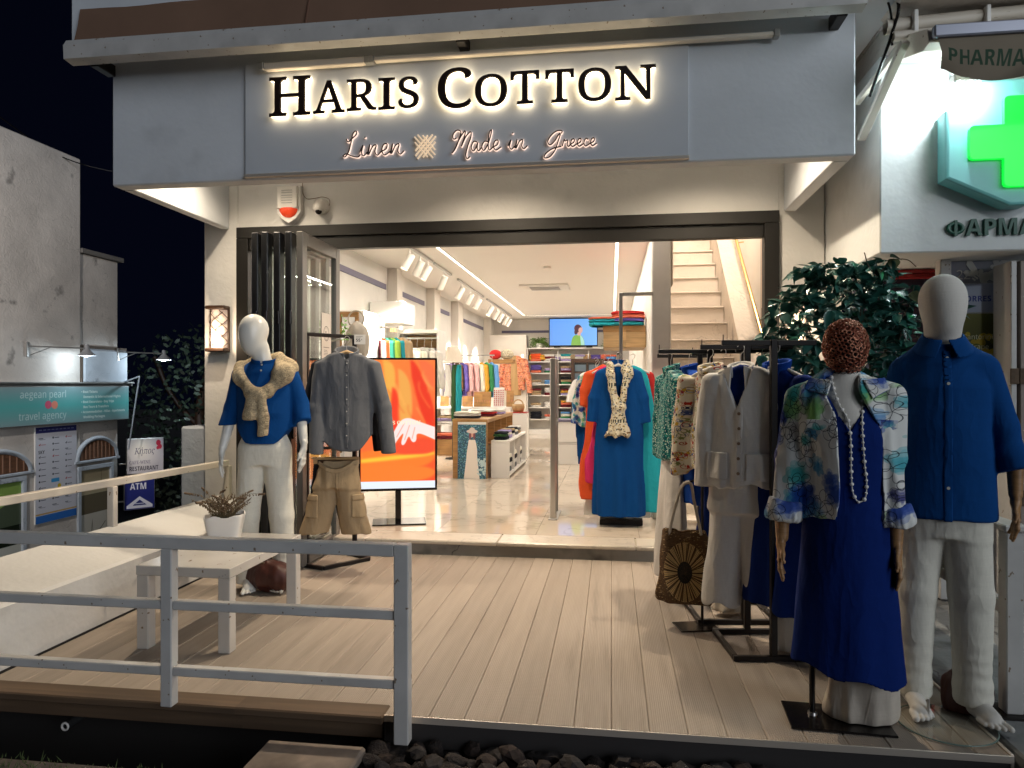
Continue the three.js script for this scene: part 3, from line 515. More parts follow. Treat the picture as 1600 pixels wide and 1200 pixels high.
{
  const L = [['H', -2.287, 3.254, -1.996, 3.517], ['A', -1.976, 3.257, -1.756, 3.474], ['R', -1.741, 3.262, -1.538, 3.471], ['I', -1.524, 3.259, -1.412, 3.468], ['S', -1.389, 3.261, -1.249, 3.468], ['C', -1.123, 3.243, -0.9, 3.507], ['O', -0.876, 3.243, -0.664, 3.452], ['T', -0.644, 3.248, -0.456, 3.459], ['T', -0.42, 3.245, -0.235, 3.455], ['O', -0.21, 3.241, -0.0, 3.452], ['N', 0.022, 3.236, 0.276, 3.452]];
  const t = thing('shop_sign', [-1, 3.0, -4.6], 'dark serif letters and script with a warm halo on the fascia', 'shop sign');
  for (const [ch, x0, y0, x1, y1] of L) {
    const g = new THREE.Group(); g.name = 'letter'; t.add(g);
    mesh('letter_face', glyph(ch, serif, x0 + 1, y0 - 3, x1 + 1, y1 - 3, 0.022, 0.003, 0.034), M.letter, g);
    const e = 0.0035; mesh('halo_light', glyph(ch, serif, x0 + 1 + e, y0 - 3 + e, x1 + 1 - e, y1 - 3 - e, 0.02, 0.001, 0.0135), M.halo, g);
  }
  // handwriting: strokes in a unit where 1 is the small letter height
  const strokes = {
    L: [[[0.15, 1.5], [0.3, 1.25], [0.75, 1.55], [1.15, 1.9], [1.1, 2.15], [0.85, 2.0], [0.6, 1.2], [0.35, 0.4], [0.0, 0.0], [-0.2, 0.05], [0.1, 0.25], [0.7, 0.05], [1.3, -0.05], [1.5, 0.1]]],
    i: [[[0.0, 0.3], [0.35, 0.95], [0.2, 0.3], [0.35, 0.02], [0.75, 0.3]], [[0.5, 1.5], [0.56, 1.62]]],
    n: [[[0.0, 0.1], [0.25, 0.95], [0.1, 0.05], [0.55, 0.8], [0.85, 0.9], [0.75, 0.3], [0.95, 0.02], [1.35, 0.3]]],
    e: [[[0.0, 0.3], [0.55, 0.55], [0.6, 0.95], [0.3, 0.9], [0.12, 0.4], [0.35, 0.02], [0.95, 0.3]]],
    M: [[[0.55, 1.35], [0.2, 1.25], [0.15, 1.7], [0.6, 2.1], [1.0, 1.95], [0.75, 1.1], [0.3, 0.2], [0.0, -0.1]], [[0.3, 0.2], [0.95, 1.4], [1.5, 2.05], [1.35, 1.3], [1.05, 0.5]], [[1.05, 0.5], [1.6, 1.5], [2.1, 1.9], [2.1, 1.4], [1.75, 0.5], [1.55, -0.4], [1.7, -0.7], [2.0, -0.5]]],
    a: [[[0.75, 0.85], [0.4, 0.95], [0.1, 0.4], [0.3, 0.02], [0.65, 0.4], [0.8, 0.85], [0.75, 0.2], [0.9, 0.02], [1.2, 0.3]]],
    d: [[[0.75, 0.85], [0.4, 0.9], [0.1, 0.4], [0.3, 0.02], [0.7, 0.5], [1.1, 1.6], [1.15, 2.0], [0.95, 1.8], [0.8, 0.6], [0.9, 0.04], [1.3, 0.3]]],
    G: [[[1.9, 1.7], [2.0, 2.0], [1.3, 2.05], [0.45, 1.5], [0.0, 0.75], [0.3, 0.35], [0.95, 0.8], [1.45, 1.5], [1.75, 1.75], [1.45, 0.8], [0.95, -0.4], [0.2, -1.15], [-0.5, -1.2], [-0.4, -0.85], [0.5, -0.2], [1.5, 0.05], [1.9, 0.1]]],
    r: [[[0.0, 0.1], [0.3, 1.0], [0.35, 0.75], [0.75, 0.85], [0.7, 0.3], [0.85, 0.05], [1.2, 0.3]]],
    c: [[[0.7, 0.8], [0.4, 0.95], [0.1, 0.45], [0.3, 0.02], [0.95, 0.3]]],
  };
  const adv = { L: 1.45, i: 0.75, n: 1.3, e: 0.92, M: 2.05, a: 1.15, d: 1.25, G: 2.0, r: 1.05, c: 0.9, ' ': 0.75 };
  const write = (text, x0, x1, y, name) => {
    const w = [...text].reduce((a, c) => a + adv[c], 0), k = (x1 - x0) / w, front = [], back = []; let x = 0;
    for (const c of text) { if (c !== ' ') for (const s of strokes[c]) { const p = s.map(([a, b]) => [x0 + (x + a) * k + 1, y + b * k * 1.12 - 3]); front.push(tube(p.map(([a, b]) => [a, b, 0.021]), 0.0042, s.length * 5, 6)); back.push(tube(p.map(([a, b]) => [a, b, 0.009]), 0.0072, s.length * 5, 6)); } x += adv[c]; }
    const g = new THREE.Group(); g.name = name; t.add(g); mesh('script_face', front, M.letter, g); mesh('script_light', back, M.script, g);
  };
  write('Linen', -1.765, -1.36, 2.968, 'script_word'); write('Made in', -1.035, -0.54, 2.967, 'script_word'); write('Greece', -0.405, -0.094, 2.967, 'script_word');
  // the woven cross emblem of slim bars
  const em = new THREE.Group(); em.name = 'emblem'; em.position.set(-1.215 + 1, 3.016 - 3, 0.012); t.add(em);
  for (const [a, off, len] of [[0.86, -0.034, 0.13], [0.86, -0.012, 0.19], [0.86, 0.012, 0.18], [0.86, 0.034, 0.13], [-0.86, -0.034, 0.13], [-0.86, -0.012, 0.19], [-0.86, 0.012, 0.18], [-0.86, 0.034, 0.13]]) {
    const g = cb(len, 0.0095, 0.012, 0, off, 0, 0.002); turned(g, 0, 0, a, 0, 0, a > 0 ? 0 : 0.006); mesh('emblem_bar', g, std({ color: rgb(0.62, 0.5, 0.38), emissive: rgb(1, 0.75, 0.5), emissiveIntensity: 0.5, roughness: 0.4, metalness: 0.3 }), em);
  }
}
// ---------------------------------------------------------------- mannequins and clothes
const ell2 = (a, b, c) => new THREE.SphereGeometry(1, 18, 12).scale(a, b, c);
const ell = (cx, cy, cz, a, b, c) => (x, y, z) => (Math.hypot((x - cx) / a, (y - cy) / b, (z - cz) / c) - 1) * Math.min(a, b, c);
const union = (k, ...fs) => (x, y, z) => { let m = fs[0](x, y, z); for (let i = 1; i < fs.length; i++) m = smin(m, fs[i](x, y, z), k); return m; };
const handGeo = (() => {           // hangs down from the wrist at the origin, palm towards -x, thumb towards +z
  const f = (n, z, l, s) => { const y0 = -0.092 + Math.abs(z) * 0.12; return [[0, y0, z, -0.004, y0 - l * 0.5, z * 1.12, 0.0092, 0.0085], [-0.004, y0 - l * 0.5, z * 1.12, -0.004 - s, y0 - l, z * 1.1, 0.0085, 0.0066]]; };
  const F = caps([[0, 0.02, 0, 0, -0.02, 0, 0.026, 0.025, 1], [0, -0.03, 0.004, 0, -0.085, 0.014, 0.02, 0.014, 1], [0, -0.03, -0.006, 0, -0.083, -0.016, 0.019, 0.013, 1], ...f(0, 0.026, 0.078, 0.012), ...f(1, 0.009, 0.088, 0.013), ...f(2, -0.009, 0.082, 0.016), ...f(3, -0.026, 0.062, 0.018), [-0.006, -0.035, 0.02, -0.012, -0.065, 0.042, 0.014, 0.011], [-0.012, -0.065, 0.042, -0.016, -0.098, 0.05, 0.0105, 0.0075]], 0.012);
  return net((x, y, z) => F(x * (y > -0.09 ? 1.25 : 1), y, z), [-0.055, -0.2, -0.055], [0.045, 0.045, 0.075], 0.0035);
})();
const footGeo = (() => {           // ankle over the origin, toes towards +z, the big toe on +x
  const toe = (x, z, l, r) => [[x, 0.018, z - 0.03, x * 1.05, 0.013, z + l, r, r * 0.86]];
  const F = caps([[0, 0.16, -0.005, 0, 0.07, -0.01, 0.043, 0.04], [0, 0.06, -0.02, 0, 0.035, -0.045, 0.038, 0.034], [0, 0.065, 0.0, 0.004, 0.03, 0.115, 0.038, 0.028], [-0.01, 0.03, 0.02, -0.022, 0.024, 0.12, 0.028, 0.022]], 0.03), T = caps([...toe(0.024, 0.15, 0.03, 0.0155), ...toe(-0.0, 0.146, 0.027, 0.0115), ...toe(-0.018, 0.138, 0.024, 0.011), ...toe(-0.033, 0.128, 0.02, 0.0105), ...toe(-0.046, 0.116, 0.014, 0.010)], 0.005);
  return net((x, y, z) => smax(smin(F(x, y, z), T(x, y, z), 0.009), 0.001 - y, 0.006), [-0.075, -0.005, -0.1], [0.06, 0.2, 0.22], 0.004);
})();
const flipX = (g) => { const q = g.clone(); q.scale(-1, 1, 1); const i = q.index.array.slice(); for (let k = 0; k < i.length; k += 3) { const t = i[k]; i[k] = i[k + 1]; i[k + 1] = t; } q.setIndex(new THREE.BufferAttribute(i, 1)); return q; };
const handL = flipX(handGeo), footL = flipX(footGeo);
const placed = (g, x, y, z, rx = 0, ry = 0, rz = 0, s = 1) => { const q = g.clone(); q.scale(s, s, s); return turned(q, rx, ry, rz, x, y, z); };
// a stand collar: a thin band round the neck, open in front by gap
const collar = (cx, y0, y1, a, b, cz, gap, th = 0.006, slope = 0.3) => net((x, y, z) => { const px = x - cx, pz = z - cz, t = (y - y0), q = (Math.hypot(px / (a + t * 0.15), pz / (b + t * 0.15)) - 1) * Math.min(a, b); let d = Math.abs(q) - th; const yy = y + pz * slope; d = smax(d, Math.max(y0 - 0.02 - yy, yy - y1), 0.004); if (pz > 0) d = smax(d, gap - Math.abs(px) - Math.max(0, 0), 0.004); return d; }, [cx - a - 0.04, y0 - 0.08, cz - b - 0.04], [cx + a + 0.04, y1 + 0.06, cz + b + 0.04], 0.0055);
// a turned-down collar, flaring towards its lower edge, with a V in front
const fallCollar = (y0, y1, a, b, cz, v = 0.5, flare = 0.7) => net((x, y, z) => { const t = y1 - y, k = Math.max(0, t) * flare, pz = z - cz, yy = y + pz * 0.35; const q = (Math.hypot(x / (a + k), pz / (b + k)) - 1) * Math.min(a + k, b + k); let d = Math.abs(q) - 0.0055; d = smax(d, Math.max(y0 - yy - (pz > 0 ? 0.02 : 0), yy - y1), 0.004); if (pz > 0) d = smax(d, 0.008 + Math.max(0, y1 - yy) * v - Math.abs(x), 0.004); return d; }, [-a - 0.1, y0 - 0.12, cz - b - 0.1], [a + 0.1, y1 + 0.06, cz + b + 0.1], 0.0055);
const buttons = (list, parent, mat = M.button, r = 0.0065) => { for (const [x, y, z] of list) mesh('button', turned(new THREE.CylinderGeometry(r, r, 0.004, 12), PI / 2, 0, 0, x, y, z), mat, parent); };
// the z of a shape's front skin at x, y
function skin(f, x, y, z0 = 0.3) { for (let z = z0; z > -0.3; z -= 0.003) if (f(x, y, z) < 0) return z + 0.002; return 0; }
const head = (w, tilt = [0, 0, 0], c = [0, 1.70, 0], nose = 0) => { const E = new THREE.Matrix4().makeRotationFromEuler(new THREE.Euler(...tilt)).setPosition(...c).invert().elements, A = ell(0, 0.10, -0.008, w * 0.88, 0.108, w * 1.06), B = ell(0, 0.015, 0.022, w * 0.72, 0.105, w * 0.8), N = ell(0, 0.03, w * 0.98, 0.013, 0.03, 0.022); return (x, y, z) => { const a = E[0] * x + E[4] * y + E[8] * z + E[12], b = E[1] * x + E[5] * y + E[9] * z + E[13], q = E[2] * x + E[6] * y + E[10] * z + E[14]; let d = smin(A(a, b, q), B(a, b, q), 0.05); if (nose) d = smin(d, N(a, b, q), 0.03); return d; }; };

function trousers(t, mat, o = {}) {
  const hy = o.top || 0.97, st = o.stance || 0.105, y0 = o.cuff || 0.10, w = o.w || 1;
  const legs = caps([[-0.085 * w, hy - 0.12, 0, -st, 0.52, 0.01, 0.108 * w, 0.088 * w], [-st, 0.52, 0.01, -st - 0.008, y0, -0.005, 0.088 * w, 0.072 * w], [0.085 * w, hy - 0.12, 0, st, 0.52, 0.01, 0.108 * w, 0.088 * w], [st, 0.52, 0.01, st + 0.008, y0, -0.005, 0.088 * w, 0.072 * w]], 0.02), hips = rings([[hy - 0.22, 0.178 * w, 0.115], [hy - 0.1, 0.185 * w, 0.122], [hy, 0.16 * w, 0.11]]), cuff = caps([[-st - 0.008, y0 + 0.025, -0.004, -st - 0.008, y0 - 0.02, -0.004, 0.079 * w, 0.081 * w], [st + 0.008, y0 + 0.025, -0.004, st + 0.008, y0 - 0.02, -0.004, 0.079 * w, 0.081 * w]], 0.01);
  let f = union(0.03, legs, hips); const g = f; f = (x, y, z) => Math.max(smin(g(x, y, z), cuff(x, y, z), 0.012), y0 - 0.055 - y);
  const F = creased(f, 0.0038, 5, 0.8, o.seed || 1, 0.25), k = (x, y, z) => { const d = F(x, y, z), b = 0.003 * Math.sin(y * 95 + 3 * vn(x * 9, y * 6, z * 9)) * smooth(0.42, 0.12, y); return Math.abs(d) < 0.03 ? d + b * (0.5 + 0.5 * vn(x * 14, y * 8, z * 14)) : d; };
  return mesh('trousers', net(k, [-0.26 * w, 0, -0.2], [0.26 * w, hy + 0.02, 0.2], 0.009), mat, t);
}
function shirtShape(o) {           // o: hem, arms [[shoulder], [elbow], [cuff]] for -x and +x, loose
  const L = o.loose || 1, H = Math.max(L, 0.89), b = rings([[o.hem, 0.232 * H, 0.162 * H], [o.hem + 0.2, 0.222 * H, 0.156 * H], [1.25, 0.222 * L, 0.15], [1.42, 0.23 * L, 0.138], [1.52, 0.19 * L, 0.105], [1.60, 0.085, 0.075]]);
  const W = o.sh || 0.20, sh = caps([[-0.07, 1.575, -0.01, -W, 1.52, -0.005, 0.045, 0.058], [0.07, 1.575, -0.01, W, 1.52, -0.005, 0.045, 0.058]], 0.02);
  const s = []; for (const A of o.arms) { const q = o.arm || L; s.push([...A[0], ...A[1], 0.076 * q, 0.070 * q], [...A[1], ...A[2], 0.070 * q, 0.066 * q]); if (o.roll) s.push([A[2][0] - (A[2][0] - A[1][0]) * 0.3, A[2][1] - (A[2][1] - A[1][1]) * 0.3, A[2][2], ...A[2], 0.078 * q, 0.082 * q]); }
  const arms = caps(s, 0.02), ends = o.arms.map((A) => { const d = V(A[2][0] - A[1][0], A[2][1] - A[1][1], A[2][2] - A[1][2]).normalize(); return [A[2], d]; });
  const armCut = (x, y, z) => { let d = arms(x, y, z); for (const [p, n] of ends) if ((x > 0) === (p[0] > 0)) d = smax(d, (x - p[0]) * n.x + (y - p[1]) * n.y + (z - p[2]) * n.z, 0.008); return d; };
  const f = (x, y, z) => Math.max(smin(smin(b(x, y, z), sh(x, y, z), 0.05), armCut(x, y, z), 0.011), o.hemAt ? o.hemAt(x) - y : -1);
  return creased(f, o.fold || 0.0085, 5, 1.1, o.seed || 3, 0.3);
}

// --- the tall mannequin in the blue shirt beside the pharmacy
{
  const t = thing('mannequin', [1.452, 0.012, -3.40], 'tall mannequin in a loose blue shirt and off-white trousers on a glass disc', 'mannequin', null, -0.27);
  const arms = [[[-0.15, 1.50, -0.01], [-0.215, 1.25, -0.03], [-0.235, 1.08, -0.01]], [[0.15, 1.50, -0.01], [0.228, 1.25, -0.02], [0.265, 1.07, 0.01]]];
  const B = union(0.03, head(0.107, [0.05, 0, 0], [0, 1.715, 0.01]), caps([[0, 1.5, -0.01, 0, 1.66, 0.0, 0.08, 0.07], [-0.1, 1.46, -0.01, 0.1, 1.46, -0.01, 0.05, 0.05], [0, 1.43, 0, 0, 1.0, 0, 0.09, 0.09]], 0.05));
  mesh('body', [net(B, [-0.24, 0.9, -0.16], [0.24, 1.94, 0.17], 0.009), placed(footL, -0.118, 0, 0.01, 0, 0.12, 0), placed(footGeo, 0.118, 0, 0.0, 0, 0.5, 0)], M.stocking, t);
  trousers(t, C.cream, { w: 0.95, stance: 0.106, seed: 4, top: 0.99 });
  const f = shirtShape({ hem: 0.85, arms, roll: true, seed: 2, loose: 0.80, sh: 0.132, arm: 0.86, hemAt: (x) => 0.84 - 0.06 * Math.max(0, x) - 0.01 * Math.cos(x * 14) });
  mesh('shirt', net(f, [-0.39, 0.8, -0.22], [0.39, 1.66, 0.22], 0.0085), C.blue, t);
  mesh('collar', fallCollar(1.612, 1.66, 0.074, 0.072, 0.0, 0.5, 0.55), C.blue, t);
  mesh('placket', net((x, y, z) => smax(smax(Math.abs(f(x, y, z) - 0.001) - 0.0035, Math.abs(x - 0.004) - 0.017, 0.003), Math.max(0.842 - y, y - 1.585, -z), 0.003), [-0.03, 0.84, 0], [0.04, 1.6, 0.24], 0.006), C.blue, t);
  buttons([1.55, 1.44, 1.325, 1.215, 1.105, 0.995].map((y) => [0.004, y, skin(f, 0.004, y) + 0.002]), t);
  for (const s of [-1, 1]) { const g = s > 0 ? handGeo : handL; const F = caps([[0, 0.2, -0.02, 0, 0, 0, 0.036, 0.026]], 0.01); mesh('hand', [placed(g, s * 0.268, 0.955, 0.015, -0.05, 0, s * 0.02, 1.02), net(F, [-0.05, -0.04, -0.07], [0.05, 0.25, 0.05], 0.008).translate(s * 0.268, 0.965, 0.015)], M.handWood, t); }
  const d = thing('glass_base', [1.405, 0.001, -3.26], 'round clear glass disc on the deck under the bare feet of the blue-shirt mannequin', 'display base');
  mesh('disc', new THREE.CircleGeometry(0.187, 64).rotateX(-PI / 2).translate(0, 0.009, 0), M.glass, d); mesh('rim', new THREE.TorusGeometry(0.188, 0.003, 8, 72).rotateX(PI / 2).translate(0, 0.006, 0), std({ color: rgb(0.15, 0.22, 0.20), roughness: 0.12 }), d);
  mesh('peg', cyl(0.006, 0.006, 0.09, 10, -0.06, 0.01, -0.02), M.steel, d);
}
// --- the headed bust with the flowered jacket
{
  const t = thing('mannequin', [0.99, 0, -3.22], 'mannequin with a woven copper head in a flowered jacket over a navy dress', 'mannequin', null, -0.20);
  const bust = union(0.04, caps([[0, 1.28, 0.0, 0, 1.48, -0.01, 0.045, 0.05], [-0.10, 1.42, -0.01, 0.10, 1.42, -0.01, 0.06, 0.06], [0, 1.3, 0.02, 0, 1.1, 0.02, 0.10, 0.09]], 0.06));
  mesh('body', net(bust, [-0.2, 1.0, -0.14], [0.2, 1.545, 0.18], 0.009), M.stocking, t);
  mesh('neck_cap', cyl(0.052, 0.048, 0.012, 24, 0, 1.505, -0.01), M.stocking, t);
  // head woven of wire rings
  const loops = [], rim = [], q = new THREE.Quaternion(); let k = 0;
  for (let i = 0; i < 520; i++) {
    const v = 1 - 2 * (i + 0.5) / 520, a = i * 2.39996, r = Math.sqrt(1 - v * v), sh = i % 4 === 0 ? 0.93 : 1; if (v < -0.86) continue;
    const y = v > 0 ? v * 0.115 : v * 0.14, w = v > 0 ? 0.089 : 0.089 - 0.022 * v * v; const n = V(r * Math.cos(a), v, r * Math.sin(a)), p = V(n.x * w * sh, 1.612 + y * sh, n.z * w * 1.1 * sh - 0.005);
    q.setFromUnitVectors(V(0, 0, 1), n.clone().add(V(rr(-0.35, 0.35), rr(-0.35, 0.35), rr(-0.35, 0.35))).normalize()); const g = new THREE.TorusGeometry(rr(0.0085, 0.0125), 0.0026, 5, 10); g.applyMatrix4(new THREE.Matrix4().compose(p, q, V(1, rr(0.6, 1), 1))); (rnd() < 0.4 ? rim : loops).push(g); k++;
  }
  mesh('head_core', ell2(0.074, 0.108, 0.082).translate(0, 1.605, -0.005), std({ color: rgb(0.012, 0.007, 0.006), roughness: 0.9 }), t);
  mesh('woven_head', loops, std({ color: rgb(0.30, 0.085, 0.045), roughness: 0.35, metalness: 0.5 }), t); mesh('woven_wire', rim, std({ color: rgb(0.52, 0.22, 0.13), roughness: 0.3, metalness: 0.6 }), t);
  const band = []; for (let j = 0; j < 5; j++) for (let i = 0; i < 14; i++) { const a = (i + j * 0.5) / 14 * PI * 2, g = new THREE.TorusGeometry(0.013, 0.0014, 4, 10).rotateY(PI / 2 - a).translate(Math.cos(a) * 0.055, 1.515 + j * 0.011 - 0.01, Math.sin(a) * 0.055 - 0.01); if (j < 2) band.push(g); } mesh('wire_band', band, M.rackMetal, t);
  // dress
  const dr = rings([[0.12, 0.232, 0.17, 0.0], [0.45, 0.205, 0.15], [0.8, 0.178, 0.135], [1.0, 0.165, 0.125], [1.22, 0.172, 0.128, 0, 0.012], [1.38, 0.15, 0.105], [1.46, 0.11, 0.075]], (a, y) => 0.035 * smooth(0.9, 0.25, y) * (Math.sin(a * 5 + 0.6 + y) + 0.4 * Math.sin(a * 9 + 2)));
  const dress0 = (x, y, z) => { let d = Math.max(dr(x, y, z), 0.235 - 0.17 * x + 0.012 * Math.sin(x * 30) - y); const vee = Math.abs(x - 0.005) * 1.9 + 1.255 - y; if (z > 0) d = smax(d, -Math.max(vee, 1.2 - y, Math.abs(x) - 0.11), 0.01); return d; }, dress = creased(dress0, 0.005, 5, 0.7, 11, 0.2);
  mesh('dress', net(dress, [-0.29, 0.1, -0.21], [0.29, 1.48, 0.21], 0.009), C.navy, t);
  // jacket
  const jb = rings([[0.86, 0.182, 0.148], [1.05, 0.178, 0.146], [1.25, 0.186, 0.15, 0, 0.01], [1.38, 0.172, 0.128], [1.455, 0.13, 0.09], [1.50, 0.07, 0.065]]);
  const sl = caps([[-0.06, 1.465, -0.015, -0.165, 1.395, -0.01, 0.045, 0.066], [0.06, 1.465, -0.015, 0.152, 1.395, -0.01, 0.045, 0.064], [-0.168, 1.39, -0.01, -0.215, 1.13, -0.01, 0.068, 0.063], [-0.215, 1.13, -0.01, -0.235, 0.90, 0.02, 0.063, 0.055], [0.155, 1.39, -0.01, 0.165, 1.13, -0.0, 0.066, 0.060], [0.165, 1.13, 0.0, 0.175, 0.90, 0.03, 0.060, 0.055]], 0.02);
  const jk0 = (x, y, z) => { let d = smin(Math.max(jb(x, y, z), 0.885 + 0.02 * x - y), Math.max(sl(x, y, z), 0.895 - y), 0.02); const l = -0.048 - 0.004 * (y - 1) * 10 * 0, r = 0.100 + 0.03 * smooth(1.4, 0.9, y); if (z > 0.02) d = smax(d, -Math.max(l - x - 0.04 * smooth(1.3, 1.46, y), x - r + 0.06 * smooth(1.25, 1.45, y), -0.02 - z * 0), 0.004); return d; };
  const jk = creased(jk0, 0.009, 10, 3, 21, 0.7), juv = (x, y, z) => [x * 0.9 + z * 0.7, y * 0.9];
  mesh('jacket', net(jk, [-0.34, 0.84, -0.2], [0.34, 1.53, 0.21], 0.0075, juv), C.watercolour, t);
  for (const s of [-1, 1]) {
    const w = union(0.012, caps([[0, 0.035, 0, 0, -0.02, 0.004, 0.066, 0.074]], 0.01)), W = creased((x, y, z) => smax(w(x, y, z), Math.max(Math.abs(y) - 0.042), 0.012), 0.008, 22, 9, s * 5, 0.6);
    mesh('cuff', net(W, [-0.11, -0.07, -0.11], [0.11, 0.07, 0.11], 0.007, juv).rotateZ(s * 0.16).translate(s < 0 ? -0.245 : 0.18, 0.905, 0.028), s < 0 ? C.watercolour : C.watercolour, t);
    const F = caps([[0, 0.16, -0.015, 0, 0, 0, 0.036, 0.026]], 0.01), g = s > 0 ? handGeo : handL;
    mesh('hand', [placed(g, s < 0 ? -0.258 : 0.19, 0.78, 0.035, -0.12, 0, s * 0.06, 0.98), net(F, [-0.05, -0.04, -0.06], [0.05, 0.2, 0.05], 0.008).translate(s < 0 ? -0.254 : 0.187, 0.785, 0.033)], M.handWood, t);
    const cp = []; const g2 = extr(s < 0 ? [[0, 0], [-0.085, 0.028], [-0.105, -0.018], [-0.02, -0.062]] : [[0, 0], [0.085, 0.028], [0.10, -0.018], [0.03, -0.075]], 0.004, 0.004); muv(g2, 0.9); turned(g2, -0.55, s * 0.35, 0, s * 0.062, 1.462, 0.068); mesh('collar_flap', g2, C.watercolour, t);
    const pk = extr([[-0.045, 0], [0.045, 0], [0.045, -0.03], [0, -0.042], [-0.045, -0.03]], 0.003, 0.002); muv(pk, 0.9, 0.3 * s); turned(pk, -0.06, s * 0.35, 0, s * 0.115 + (s > 0 ? 0.03 : 0), 1.30, skin(jk, s * 0.115 + (s > 0 ? 0.03 : 0), 1.29) + 0.001); mesh('pocket_flap', pk, C.watercolour, t);
  }
  // stand
  const b = thing('mannequin_stand', [0.97, 0, -3.24], 'flat black plate with a thin pole under the navy dress', 'stand', null, -0.06);
  mesh('plate', bx(-0.215, 0.001, -0.14, 0.2, 0.011, 0.12, 0.003), M.black, b);
  mesh('pole', cyl(0.0125, 0.0125, 0.55, 16, -0.105, 0.011, -0.02), M.black, b);
  mesh('collar_ring', cyl(0.02, 0.018, 0.012, 16, -0.105, 0.011, -0.02), M.steel, b);
  // long bead necklace
  const n = thing('necklace', [0.99, 0, -3.22], 'long white bead necklace hanging on the navy dress front', 'necklace', null, -0.20);
  const F2 = (x, y, z) => Math.min(dress(x, y, z), bust(x, y, z), z > 0.02 && (x < -0.04 || x > 0.1) ? jk(x, y, z) : 1);
  const path = new THREE.CatmullRomCurve3([[-0.058, 1.478], [-0.05, 1.42], [-0.03, 1.355], [-0.006, 1.31], [0.003, 1.25], [0.006, 1.17], [0.008, 1.08], [0.016, 1.0], [0.035, 0.968], [0.058, 0.98], [0.066, 1.04], [0.058, 1.12], [0.05, 1.22], [0.05, 1.30], [0.058, 1.38], [0.062, 1.478]].map(([x, y]) => V(x, y, Math.max(skin(F2, x, y), y > 1.44 ? 0.02 : 0) + 0.006)));
  mesh('string', new THREE.TubeGeometry(path, 90, 0.0028, 5), M.button, n);
  const bead = new THREE.SphereGeometry(0.0085, 12, 9), small = new THREE.SphereGeometry(0.0058, 10, 8); for (let i = 0; i <= 42; i++) { const m = mesh('bead', i % 2 ? small : bead, M.white, n); m.position.copy(path.getPointAt(i / 42)); }
}
